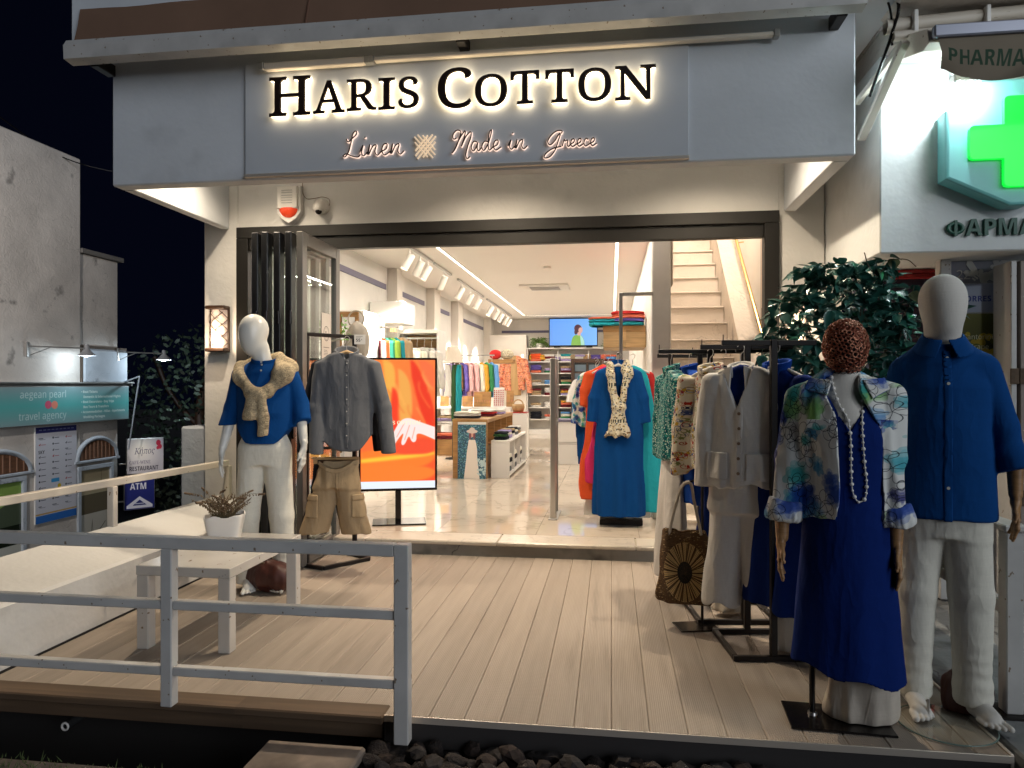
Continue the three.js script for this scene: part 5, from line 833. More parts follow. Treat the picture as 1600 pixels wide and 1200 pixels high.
// ---------------------------------------------------------------- the frame rack with the grey shirt
{
  const t = thing('clothes_rack', [-2.31, 0, -5.61], 'dark steel frame rack beside the folded doors with grey shirts', 'clothes rack'), P = (x, z) => [x + 2.31, z + 5.61], c = [[-2.223, -5.31], [-1.969, -5.651], [-2.348, -5.915], [-2.654, -5.471]].map((q) => P(...q));
  const fr = []; for (let i = 0; i < 4; i++) { const a = c[i], b = c[(i + 1) % 4]; fr.push(bar([a[0], 0.016 + (i % 2) * 0.0006, a[1]], [b[0], 0.016 + (i % 2) * 0.0006, b[1]], 0.03, 0.03)); } mesh('base_frame', fr, M.rackMetal, t);
  const [a, b] = [P(-2.39, -5.385), P(-2.145, -5.79)];
  mesh('post', bar([a[0], 0.031, a[1]], [a[0], 1.83, a[1]], 0.034), M.rackMetal, t); mesh('post', bar([b[0], 0.031, b[1]], [b[0], 1.83, b[1]], 0.034), M.rackMetal, t);
  mesh('top_bar', bar([a[0], 1.845, a[1]], [b[0], 1.845, b[1]], 0.034, 0.03), M.rackMetal, t); mesh('front_arm', [bar([(a[0] + b[0]) / 2, 1.80, (a[1] + b[1]) / 2], [(a[0] + b[0]) / 2 + 0.2, 1.80, (a[1] + b[1]) / 2 + 0.30], 0.014)], M.steel, t);
  mesh('lower_bar', bar([a[0], 0.93, a[1]], [b[0], 0.93, b[1]], 0.024), M.rackMetal, t);
  const tg = thing('price_card', [-1.93, 1.78, -5.32], 'white price card clipped above the grey shirt', 'price card', null, 0.25);
  mesh('card', cb(0.085, 0.075, 0.003, 0, 0.015, 0), M.white, tg);
  const pr = paint(128, 112, (g) => { g.fillStyle = '#e6e1d8'; g.fillRect(0, 0, 128, 112); g.fillStyle = '#26242a'; g.font = 'bold 50px sans-serif'; g.fillText('55', 18, 82); g.font = '24px sans-serif'; g.fillText('€', 80, 66); g.fillStyle = '#a9a49c'; g.fillRect(20, 18, 78, 7); g.fillRect(20, 30, 56, 5); });
  mesh('print', flat(0.083, 0.073, 0, 0.015, 0.0022), std({ map: pr, roughness: 0.6 }), tg);
}
{
  const o = { w: 0.215, L: 0.735, depth: 0.07, flare: 0.98, seed: 51, fold: 0.010, fx: 10, fy: 0.9, fine: 0.25, sleeve: { len: 0.66, out: 0.01, r: 0.062, r1: 0.05, z: 0.05 }, sleeveR: { len: 0.66, out: 0.10, r: 0.062, r1: 0.05, z: 0.06 }, wave: 0.02, hem: (x) => 0.10 * smooth(0.08, 0.2, Math.abs(x)) - 0.0, cell: 0.008 };
  const t = thing('grey_shirt', [-1.985, 1.805, -5.19], 'grey linen shirt with a stand collar in front on the frame rack', 'shirt', null, 0.30);
  hanger(t, 0.17, M.paleWood);
  const f = hungTop(t, 'shirt_body', { ...o, vee: [0.055, 0.9] }, C.grey);
  mesh('collar', collar(0, -0.14, -0.095, 0.078, 0.055, 0.0, 0.016, 0.006, 0.5), C.grey, t);
  mesh('placket', net((x, y, z) => smax(smax(Math.abs(f(x, y, z) - 0.001) - 0.003, Math.abs(x - 0.004) - 0.015, 0.003), Math.max(-0.84 - y, y + 0.175, -z), 0.003), [-0.03, -0.86, 0], [0.04, -0.16, 0.14], 0.006), C.grey, t);
  buttons([-0.20, -0.29, -0.38, -0.47, -0.56, -0.65, -0.74].map((y) => [0.004, y, skin(f, 0.004, y) + 0.003]), t, M.button, 0.005);
  mesh('neck_label', cb(0.05, 0.022, 0.002, 0, -0.165, -0.03), M.black, t);
  const d = thing('dark_shirt', [-2.06, 1.80, -5.30], 'dark navy shirt hanging behind the grey linen shirt', 'shirt', null, 0.45);
  hanger(d, 0.17, M.paleWood);
  hungTop(d, 'shirt_body', { ...o, seed: 57, L: 0.72, depth: 0.06, sleeve: { len: 0.66, out: 0.08, r: 0.058, r1: 0.05 }, sleeveR: undefined, cell: 0.011 }, C.dark);
  mesh('collar', collar(0, -0.14, -0.1, 0.07, 0.05, 0.0, 0.016), C.dark, d);
}
{ // shorts
  const t = thing('beige_shorts', [-2.06, 0.885, -5.17], 'beige cargo shorts clipped to a hanger below the grey shirt', 'shorts', null, 0.22);
  mesh('hanger', [cb(0.34, 0.016, 0.014, 0, 0, 0, 0.004), ...[-0.155, 0.155].map((x) => cb(0.03, 0.05, 0.024, x, -0.012, 0, 0.004))], M.paleWood, t);
  mesh('hook', tube([[0, 0.008, 0], [0, 0.04, 0], [0.015, 0.06, 0], [0, 0.075, 0]], 0.002, 14, 6), M.steel, t);
  const o = { w: 0.15, L: 0.56, depth: 0.08, r: 0.088, r1: 0.098, crotch: 0.22, stance: 0.158, seed: 61, fold: 0.009 };
  const L0 = legsShape(o);
  const waist = (x, y, z) => { const top = -0.012 - 0.06 * Math.max(0, 1 - (x / 0.13) ** 2) * (z > -0.02 ? 1 : 0.1); return smax(L0(x, y, z), y - top, 0.006); };
  mesh('shorts_body', net(waist, [-0.31, -0.6, -0.17], [0.31, 0.01, 0.17], 0.0085), C.beige, t);
  mesh('back_panel', net(rings([[-0.12, 0.14, 0.012, 0, -0.045], [-0.01, 0.145, 0.012, 0, -0.045]]), [-0.17, -0.13, -0.07], [0.17, 0.01, -0.02], 0.008), C.brown, t);
  const band = (x, y, z) => { const top = -0.012 - 0.06 * Math.max(0, 1 - (x / 0.13) ** 2); return smax(Math.abs(L0(x, y, z) - 0.001) - 0.004, Math.max(y - top - 0.002, top - 0.032 - y, -z), 0.003); };
  mesh('waistband', net(band, [-0.22, -0.13, 0], [0.22, 0.01, 0.14], 0.006), C.beige, t);
  for (const s of [-1, 1]) { const px = s * 0.175, p = (dy, h, th) => net((x, y, z) => smax(smax(Math.abs(L0(x, y, z) - 0.004) - th, Math.abs(x - px) - 0.05, 0.006), Math.max(Math.abs(y - dy) - h, -z - 0.05), 0.006), [px - 0.09, dy - h - 0.02, -0.06], [px + 0.09, dy + h + 0.02, 0.17], 0.007); mesh('cargo_pocket', p(-0.36, 0.075, 0.006), C.beige, t); mesh('pocket_flap', p(-0.285, 0.022, 0.011), C.beige, t); }
  mesh('fly_seam', net((x, y, z) => smax(smax(Math.abs(L0(x, y, z)) - 0.004, Math.abs(x - 0.012 - 0.1 * (y + 0.1) * (y + 0.1)) - 0.008, 0.003), Math.max(-0.3 - y, y + 0.08, -z), 0.003), [-0.03, -0.32, 0], [0.06, -0.06, 0.16], 0.006), C.beige, t);
  const d = thing('dark_shorts', [-2.12, 0.88, -5.27], 'dark shorts hanging behind the beige cargo shorts', 'shorts', null, 0.22);
  mesh('hanger', [cb(0.34, 0.016, 0.014, 0, 0, 0, 0.004)], M.paleWood, d);
  meshLegs(d, 'shorts_body', { ...o, seed: 66 }, C.dark, -0.01, 0.012);
}
// ---------------------------------------------------------------- white table and pot
{
  const t = thing('side_table', [-2.30, 0, -4.03], 'white square-legged side table on the deck before the mannequin', 'table');
  mesh('tabletop', bx(-0.275, 0.405, -0.445, 0.275, 0.46, 0.445, 0.004), M.laminate, t);
  for (const x of [-0.238, 0.238]) for (const z of [-0.408, 0.408]) mesh('leg', bx(x - 0.034, 0.001, z - 0.034, x + 0.034, 0.4045, z + 0.034, 0.004), M.laminate, t);
  for (const [x, y] of [[0.235, 0.42], [0.25, 0.427], [0.215, 0.415]]) mesh('screw', turned(new THREE.CylinderGeometry(0.004, 0.004, 0.002, 10), PI / 2, 0, 0, x, y, 0.4455), M.greyMetal, t);
  const p = thing('plant_pot', [-2.44, 0.46, -4.26], 'small white square pot with a dry lavender plant on the table', 'potted plant', null, 0.35); p.scale.setScalar(1.2);
  const body = rings([[0, 0.072, 0.072], [0.12, 0.098, 0.098]]); const sq = (x, y, z) => { const k = 0.074 + 0.024 * clamp(y / 0.125, 0, 1); const q = Math.pow(Math.pow(Math.abs(x / k), 5) + Math.pow(Math.abs(z / k), 5), 0.2) - 1; return q * k; };
  mesh('pot', net((x, y, z) => smax(smax(sq(x, y, z), Math.max(-y, y - 0.135 - 0.006 * Math.sin(x * 60 + z * 40)), 0.006), -smax(sq(x * 1.1, y, z * 1.1), 0.11 - y, 0.004), 0.004), [-0.12, -0.01, -0.12], [0.12, 0.155, 0.12], 0.0055), M.whiteGloss, p);
  mesh('soil', cb(0.15, 0.02, 0.15, 0, 0.11, 0), M.soil, p);
  const st = [], heads = []; for (let i = 0; i < 95; i++) { const a = rr(0, 6.28), l = rr(0.06, i < 14 ? 0.27 : 0.14), k = rr(0.3, 1.15), b = [rr(-0.05, 0.05), 0.115, rr(-0.05, 0.05)], m = [b[0] + Math.cos(a) * l * k * 0.5, 0.115 + l * 0.55, b[2] + Math.sin(a) * l * k * 0.5], e = [b[0] + Math.cos(a) * l * k, 0.115 + l * (i < 14 ? 0.6 : 0.85), b[2] + Math.sin(a) * l * k]; st.push(tube([b, m, e], 0.0013, 6, 4)); const n = 6; for (let j = 0; j < n; j++) { const u = j / n, q = new THREE.ConeGeometry(0.004, 0.016, 4); turned(q, rr(-1, 1), rr(0, 6), rr(-1, 1), lerp(m[0], e[0], u) + rr(-0.004, 0.004), lerp(m[1], e[1], u), lerp(m[2], e[2], u) + rr(-0.004, 0.004)); heads.push(q); } if (i < 14) { const d = V(...e).sub(V(...m)).normalize(), q = new THREE.CapsuleGeometry(0.0055, 0.035, 3, 6); q.applyQuaternion(new THREE.Quaternion().setFromUnitVectors(V(0, 1, 0), d)); q.translate(...e); heads.push(q); } }
  mesh('stem', st, std({ color: rgb(0.16, 0.12, 0.06), roughness: 0.9 }), p); mesh('dry_foliage', heads, std({ color: rgb(0.13, 0.085, 0.05), roughness: 0.95 }), p);
}
// ---------------------------------------------------------------- inside the shop
const foldGeo = [1, 2, 3].map((k) => { const f = (x, y, z) => { const e = Math.pow(Math.pow(Math.abs(x), 5) + Math.pow(Math.abs(z), 5), 0.2) - 0.96, u = y * (1 + 0.12 * vn(x * 3 + k, 1, z * 3)); return smax(e + 0.07 * vn(x * 3, y * 5 + k * 3, z * 3), Math.max(-u + 0.02, u - 0.96 + 0.1 * vn(x * 2.5 + k * 5, 2, z * 2.5)), 0.25); }; return net(f, [-1.15, -0.1, -1.15], [1.15, 1.2, 1.15], 0.13); });
{
  const f = structure('shop_floor'), ms = X.marble.map((t) => std({ color: rgb(0.66, 0.60, 0.53), map: t, roughness: 0.045 }));
  const g = bx(0.0012, 0.096, -0.8988, 0.8988, 0.126, -0.0012, 0.0008); muv(g, 0.55);
  let n = 0; for (let i = 0; i < 6; i++) for (let j = 0; j < 15; j++) { const x = -3.36 + i * 0.9; const m = mesh('marble_tile', g, ms[(i * 5 + j * 7) % 3], f); m.position.set(x, 0, -6.242 - j * 0.9); if ((i + j) % 2) { m.rotation.y = PI; m.position.x += 0.9; m.position.z -= 0.9; } n++; }
  mesh('screed', bx(-3.36, -0.02, -19.3, 1.62, 0.094, -6.245), M.soil, f);
  const c = structure('shop_ceiling');
  mesh('ceiling_slab', bx(-3.36, 3.2, -19.2, 0.448, 3.32, -6.35), M.ceil, c);
  const w = structure('shop_wall');
  for (const [z0, z1, x] of [[-8.2, -6.35, -3.352], [-10.72, -10.45, -3.20], [-13.2, -12.75, -3.20], [-15.3, -14.8, -3.20], [-19.2, -18.7, -3.16]]) if (x > -3.3) mesh('pilaster', bx(-3.36, 0.126, z0, x, 3.199, z1, 0.006), M.inner, w);
  mesh('partition', bx(0.45, 0.1, -19.2, 0.56, 6.3, -7.36), M.inner, w);
  mesh('column', bx(0.395, 0.126, -7.355, 0.575, 6.3, -7.12, 0.01), std({ color: rgb(0.60, 0.57, 0.54), map: X.plaster, roughness: 0.85 }), w);
  mesh('column_lip', bx(0.577, 2.42, -7.36, 0.60, 6.3, -7.15, 0.01), M.stair, w);
  // lavender bands high on the walls
  for (const [a, b] of [[-8.5, -6.6], [-10.36, -8.5], [-12.58, -10.98], [-14.59, -13.39], [-18.57, -15.53]]) mesh('band', bx(-3.36, 2.865, b < -8 && a > -9 ? a : a, -3.345, 2.945, b), M.strip, w);
  mesh('band', bx(-2.95, 2.83, -19.199, 0.44, 2.895, -19.18), M.strip, w);
}
// stairs
{
  const t = thing('staircase', [0.99, 0.126, -6.6], 'worn painted stairs climbing behind the column between white walls', 'stairs'), o = (g) => g.translate(-0.99, -0.126, 6.6);
  for (let k = -8; k <= 12; k++) { const y = 1.976 + 0.219 * k, z = -8.62 - 0.25 * k; mesh('step', [o(bx(0.562, Math.max(0.13, y - 0.45), z - 0.30, 1.38, y - 0.022, z - 0.018, 0.004)), o(bx(0.562, y - 0.0215, z - 0.30, 1.38, y, z, 0.006))], M.stair, t); }
  mesh('stringer', o(profX([[-6.5, 0.13], [-6.5, 0.5], [-12.0, 5.3], [-12.3, 5.3], [-12.3, 0.13]].map(([z, y]) => [z, y]), 1.385, 1.618, 0)), M.stair, t);
  const h = thing('stair_handrail', [1.52, 1.2, -7.2], 'polished brass handrail fixed along the wall of the stairs', 'handrail');
  mesh('rail', tube([[0, 0.15, 0.4], [0, 0.62, -0.2], [0, 2.2, -2.1], [0, 3.6, -3.8]], 0.021, 30, 10), M.brass, h);
  for (const [y, z] of [[0.98, -0.64], [2.05, -1.92]]) mesh('bracket', tube([[0, y, z], [0.02, y - 0.05, z], [0.095, y - 0.05, z]], 0.008, 10, 6), M.brass, h);
  const poster = (name, z0, z1, y0, y1, label, seed2) => {
    const p = thing(name, [1.612, y0, (z0 + z1) / 2], label, 'poster');
    mesh('board', bx(-0.008, 0, -(z1 - z0) / 2, 0.006, y1 - y0, (z1 - z0) / 2), M.white, p);
    const tx = paint(256, 512, (g, w, h) => { g.fillStyle = '#e2cfbd'; g.fillRect(0, 0, w, h); g.fillStyle = '#9c8c80'; if (seed2) { g.fillRect(0, 0, w, 190); g.strokeStyle = '#d8c6b5'; g.lineWidth = 4; for (let i = 0; i < 26; i++) { const x = rr(20, w - 20), y = rr(16, 170); g.beginPath(); g.moveTo(x, y); g.bezierCurveTo(x + rr(-30, 30), y + rr(-20, 20), x + rr(-30, 30), y + rr(-20, 20), x + rr(-24, 24), y + rr(-20, 20)); g.stroke(); } } else { g.fillRect(0, 0, 14, h); g.fillRect(w - 14, 0, 14, h); g.fillRect(0, h - 90, w, 90); } g.fillStyle = '#8f8076'; for (let i = 0; i < 5; i++) { const y = (seed2 ? 230 : 70) + i * 56; if (y < h - 110) for (let k = 0; k < 2; k++) g.fillRect(84, y + k * 11, rr(46, 90), 5); } });
    const q = flat(z1 - z0, y1 - y0).rotateY(-PI / 2).translate(-0.0095, (y1 - y0) / 2, 0); mesh('print', q, std({ map: tx, roughness: 0.7 }), p);
  };
  poster('wall_poster', -8.05, -7.35, 2.05, 3.3, 'tall narrow poster on the stair wall above the handrail', 0);
  poster('wall_poster', -7.0, -6.45, 1.55, 2.62, 'pale poster with a grey sketched top beside the door jamb', 1);
  const lamp = thing('ceiling_lamp', [1.05, 5.6, -8.4], 'round ceiling lamp high above the stairs', 'ceiling lamp');
  mesh('lamp_bowl', new THREE.SphereGeometry(0.14, 20, 10, 0, PI * 2, PI / 2, PI / 2), M.spotFace, lamp); mesh('base_ring', cyl(0.15, 0.15, 0.03, 24, 0, 0, 0), M.lampWhite, lamp);
  const l = new THREE.PointLight(new THREE.Color(1, 0.87, 0.74), 23); l.position.set(1.05, 5.3, -8.4); l.castShadow = true; l.shadow.radius = 6; scene.add(l);
}
// light lines and spots
function ledLine(x0, z0, x1, z1, label, I) {
  const L = Math.hypot(x1 - x0, z1 - z0), t = thing('led_line', [(x0 + x1) / 2, 3.2, (z0 + z1) / 2], label, 'light line', null, Math.abs(x1 - x0) > Math.abs(z1 - z0) ? PI / 2 : 0);
  mesh('light_strip', bx(-0.022, -0.006, -L / 2, 0.022, -0.001, L / 2), M.led, t);
  mesh('profile', [bx(-0.03, -0.009, -L / 2, -0.0235, 0, L / 2), bx(0.0235, -0.009, -L / 2, 0.03, 0, L / 2)], M.lampWhite, t);
  const a = new THREE.RectAreaLight(new THREE.Color(1, 0.91, 0.79), I * 1.4, 0.042, L); a.position.set((x0 + x1) / 2, 3.19, (z0 + z1) / 2); a.rotation.set(-PI / 2, 0, Math.abs(x1 - x0) > Math.abs(z1 - z0) ? PI / 2 : 0); scene.add(a);
}
ledLine(-2.2, -18.1, -2.2, -6.7, 'long light line in the ceiling, nearer the white track spots', 62);
ledLine(0.07, -18.1, 0.07, -6.7, 'long light line in the ceiling, nearer the column', 62);
ledLine(-2.14, -18.1, 0.01, -18.1, 'short light line across the far end of the ceiling', 8);
{
  const t = thing('light_track', [-2.52, 3.2, -12.7], 'white ceiling track carrying the row of spot lamps', 'track');
  for (const [a, b] of [[-9.9, -6.8], [-11.1, -10.0], [-14.0, -11.6], [-18.0, -14.4]]) mesh('track_bar', bx(-0.018, -0.034, a + 12.7, 0.018, -0.002, b + 12.7, 0.003), M.greyMetal, t);
  const names = ['nearest', 'second', 'third', 'fourth', 'fifth', 'sixth', 'seventh', 'eighth', 'ninth', 'tenth', 'eleventh', 'last'];
  const mk = () => {
    const s = thing('track_spot', [0, 0, 0], '', 'spot lamp', 'white spot lamps on the ceiling track');
    mesh('stem', cyl(0.012, 0.012, 0.10, 10, 0, -0.12, 0), M.lampWhite, s);
    mesh('body', turned(new THREE.CylinderGeometry(0.058, 0.058, 0.24, 24, 1, true), 0, 0, -0.5, -0.03, -0.21, 0), std({ color: rgb(0.68, 0.64, 0.58), roughness: 0.5, side: THREE.DoubleSide }), s);
    mesh('cap', turned(new THREE.CylinderGeometry(0.058, 0.05, 0.015, 24), 0, 0, -0.5, -0.03 + Math.sin(0.5) * 0.12, -0.21 + Math.cos(0.5) * 0.12, 0), M.lampWhite, s);
    mesh('lamp_face', turned(new THREE.CircleGeometry(0.052, 20).rotateX(PI / 2), 0, 0, -0.5, -0.03 - Math.sin(0.5) * 0.105, -0.21 - Math.cos(0.5) * 0.105, 0), M.spotFace, s);
    return s;
  };
  const proto = mk();
  [-8.75, -9.25, -9.65, -10.6, -11.9, -12.7, -13.5, -14.9, -15.7, -16.4, -17.1, -17.7].forEach((z, i) => {
    const lab = names[i] + ' white spot lamp on the ceiling track, counted from the shop front', yaw = [0.5, -0.3, 0.35, -0.5, 0.2, -0.2, 0.3][i % 7];
    const s = i ? copyOf(proto, [-2.52, 3.166, z], yaw, lab) : proto; s.position.set(-2.52, 3.166, z); s.scale.setScalar(0.86); s.rotation.y = yaw; s.userData.label = lab;
    const dx = Math.cos(yaw), dz = -Math.sin(yaw), l = new THREE.SpotLight(new THREE.Color(1, 0.92, 0.80), 33, 0, 0.55, 0.6), k = 0.105;
    l.position.set(-2.52 - dx * (0.03 + Math.sin(0.5) * 0.13), 3.166 - 0.21 - Math.cos(0.5) * 0.13, z - dz * (0.03 + Math.sin(0.5) * 0.13)); l.target.position.set(l.position.x - dx * 0.5, l.position.y - 0.9, l.position.z - dz * 0.5); l.castShadow = true; l.shadow.radius = 2; scene.add(l, l.target);
  });
}
{
  const t = thing('air_conditioner', [-1.18, 3.2, -12.8], 'flat white air conditioner cassette in the ceiling', 'air conditioner');
  mesh('panel', cb(0.86, 0.03, 0.72, 0, -0.016, 0, 0.008), M.lampWhite, t); mesh('grille', cb(0.52, 0.012, 0.42, 0, -0.036, 0, 0.003), M.greyMetal, t);
  for (const s of [-1, 1]) { mesh('flap', cb(0.56, 0.006, 0.07, 0, -0.034, s * 0.28), M.white, t); }
  const d = thing('smoke_detector', [-0.95, 3.2, -10.6], 'small round smoke detector on the ceiling', 'detector'); mesh('disc', cyl(0.06, 0.05, 0.035, 20, 0, -0.036, 0), M.lampWhite, d); mesh('ring', new THREE.TorusGeometry(0.05, 0.004, 6, 20).rotateX(PI / 2).translate(0, -0.03, 0), M.greyMetal, d);
}
// screens
{
  const t = thing('advert_screen', [-2.02, 0.126, -6.62], 'upright advert screen with an orange fabric picture on a pole', 'screen', null, 0.30);
  const pic = paint(512, 896, (g, w, h) => {
    const bg = g.createLinearGradient(0, 0, w, h); bg.addColorStop(0, '#f08030'); bg.addColorStop(0.4, '#f07035'); bg.addColorStop(1, '#ee4a22'); g.fillStyle = bg; g.fillRect(0, 0, w, h);
    const sh = (c, pts) => { g.fillStyle = c; g.beginPath(); g.moveTo(...pts[0]); for (let i = 1; i < pts.length - 1; i++) { const m = [(pts[i][0] + pts[i + 1][0]) / 2, (pts[i][1] + pts[i + 1][1]) / 2]; g.quadraticCurveTo(...pts[i], ...m); } g.lineTo(...pts[pts.length - 1]); g.fill(); };
    g.filter = 'blur(7px)';
    sh('#e8a848', [[150, 0], [230, 0], [240, 200], [215, 420], [180, 520], [130, 500], [170, 240]]); sh('#e89a3c', [[60, 120], [190, 150], [205, 420], [120, 560], [20, 480], [40, 200]]); sh('#ec3c1e', [[215, 190], [262, 210], [250, 420], [275, 560], [215, 560], [205, 330]]); sh('#e6a04a', [[255, 60], [330, 90], [360, 330], [330, 520], [270, 500], [262, 240]]); sh('#e23418', [[340, 0], [380, 0], [512, 330], [512, 520], [430, 440], [350, 120]]); sh('#f06a3a', [[395, 0], [512, 0], [512, 240], [440, 150]]); sh('#f2b050', [[0, 0], [60, 0], [50, 120], [0, 200]]);
    for (let i = 0; i < 16; i++) { g.strokeStyle = i % 2 ? 'rgba(220,60,20,0.4)' : 'rgba(250,180,90,0.4)'; g.lineWidth = rr(5, 14); const x = rr(120, 460), y = rr(40, 420); g.beginPath(); g.moveTo(x, y); g.quadraticCurveTo(x + rr(-20, 50), y + 60, x + rr(10, 90), y + rr(90, 190)); g.stroke(); }
    sh('#f07828', [[0, 640], [220, 600], [512, 560], [512, 760], [0, 760]]); sh('#f2c038', [[0, 690], [300, 660], [512, 640], [512, 668], [200, 700], [0, 716]]); sh('#f07a2a', [[0, 740], [512, 720], [512, 850], [0, 850]]);
    sh('#ea4a2a', [[150, 640], [250, 560], [420, 540], [512, 560], [512, 660], [300, 660]]);
    g.filter = 'blur(2px)';
    sh('#f4ddd8', [[512, 470], [420, 440], [330, 400], [270, 420], [215, 520], [190, 610], [215, 620], [260, 545], [300, 500], [270, 590], [300, 600], [330, 520], [350, 580], [385, 570], [380, 500], [512, 560]]);
    g.strokeStyle = 'rgba(215,110,80,0.8)'; g.lineWidth = 4; for (const [a, b, c, d] of [[300, 440, 245, 540], [335, 455, 300, 560], [372, 470, 352, 552]]) { g.beginPath(); g.moveTo(a, b); g.lineTo(c, d); g.stroke(); }
    g.filter = 'none'; g.fillStyle = '#fbe9c8'; g.font = 'bold 38px serif'; g.textAlign = 'center'; g.fillText('HARIS COTTON', 262, 452);
    g.fillStyle = '#dfe8f6'; g.fillRect(0, 846, w, 50);
  });
  mesh('casing', cb(0.74, 1.27, 0.04, 0, 0.94, 0, 0.006), M.black, t);
  mesh('screen_glass', flat(0.70, 1.225, 0, 0.942, 0.0215), std({ color: rgb(0.01, 0.01, 0.01), emissive: rgb(1, 1, 1), emissiveMap: pic, emissiveIntensity: 1.05, roughness: 0.35 }), t);
  mesh('pole', [cb(0.055, 0.30, 0.05, 0.0, 0.155, -0.005, 0.004)], M.black, t);
  mesh('base_plate', bx(-0.24, 0.002, -0.16, 0.26, 0.014, 0.16, 0.004), std({ color: rgb(0.012, 0.012, 0.012), roughness: 0.06 }), t);
  const a = new THREE.RectAreaLight(new THREE.Color(1, 0.36, 0.14), 1.0, 0.68, 1.2); a.position.set(-2.02 + 0.03 * Math.sin(0.3), 1.07, -6.62 + 0.03 * Math.cos(0.3)); a.lookAt(-2.02 + Math.sin(0.3), 1.07, -6.62 + Math.cos(0.3)); scene.add(a);
  const v = thing('television', [-0.99, 2.40, -18.78], 'television on top of the far shelves with a blue picture', 'television');
  const tv = paint(512, 288, (g, w, h) => { const b = g.createLinearGradient(0, 0, w, 0); b.addColorStop(0, '#5f9cf0'); b.addColorStop(1, '#76b4fb'); g.fillStyle = b; g.fillRect(0, 0, w, h); g.fillStyle = '#7fb04a'; g.beginPath(); g.moveTo(232, 288); g.quadraticCurveTo(236, 190, 280, 176); g.lineTo(330, 176); g.quadraticCurveTo(376, 196, 380, 288); g.fill(); g.fillStyle = '#a8d8c8'; g.beginPath(); g.moveTo(330, 180); g.quadraticCurveTo(374, 200, 378, 288); g.lineTo(340, 288); g.fill(); g.fillStyle = '#d9a79a'; g.fillRect(302, 140, 34, 42); g.beginPath(); g.ellipse(328, 122, 30, 40, 0.1, 0, 7); g.fill(); g.fillStyle = '#4a2030'; g.beginPath(); g.ellipse(306, 104, 40, 42, 0, 0, 7); g.fill(); g.beginPath(); g.ellipse(288, 136, 20, 36, 0.2, 0, 7); g.fill(); g.fillStyle = '#d9a79a'; g.beginPath(); g.ellipse(334, 124, 22, 30, 0.1, 0, 7); g.fill(); });
  mesh('casing', cb(1.28, 0.745, 0.05, 0, 0.405, 0, 0.008), M.black, v); mesh('screen_glass', flat(1.23, 0.69, 0, 0.41, 0.0265), std({ color: rgb(0.01, 0.01, 0.01), emissive: rgb(1, 1, 1), emissiveMap: tv, emissiveIntensity: 1.0, roughness: 0.4 }), v);
  for (const s of [-1, 1]) mesh('foot', cb(0.16, 0.035, 0.2, s * 0.42, 0.018, 0, 0.004), M.black, v);
}
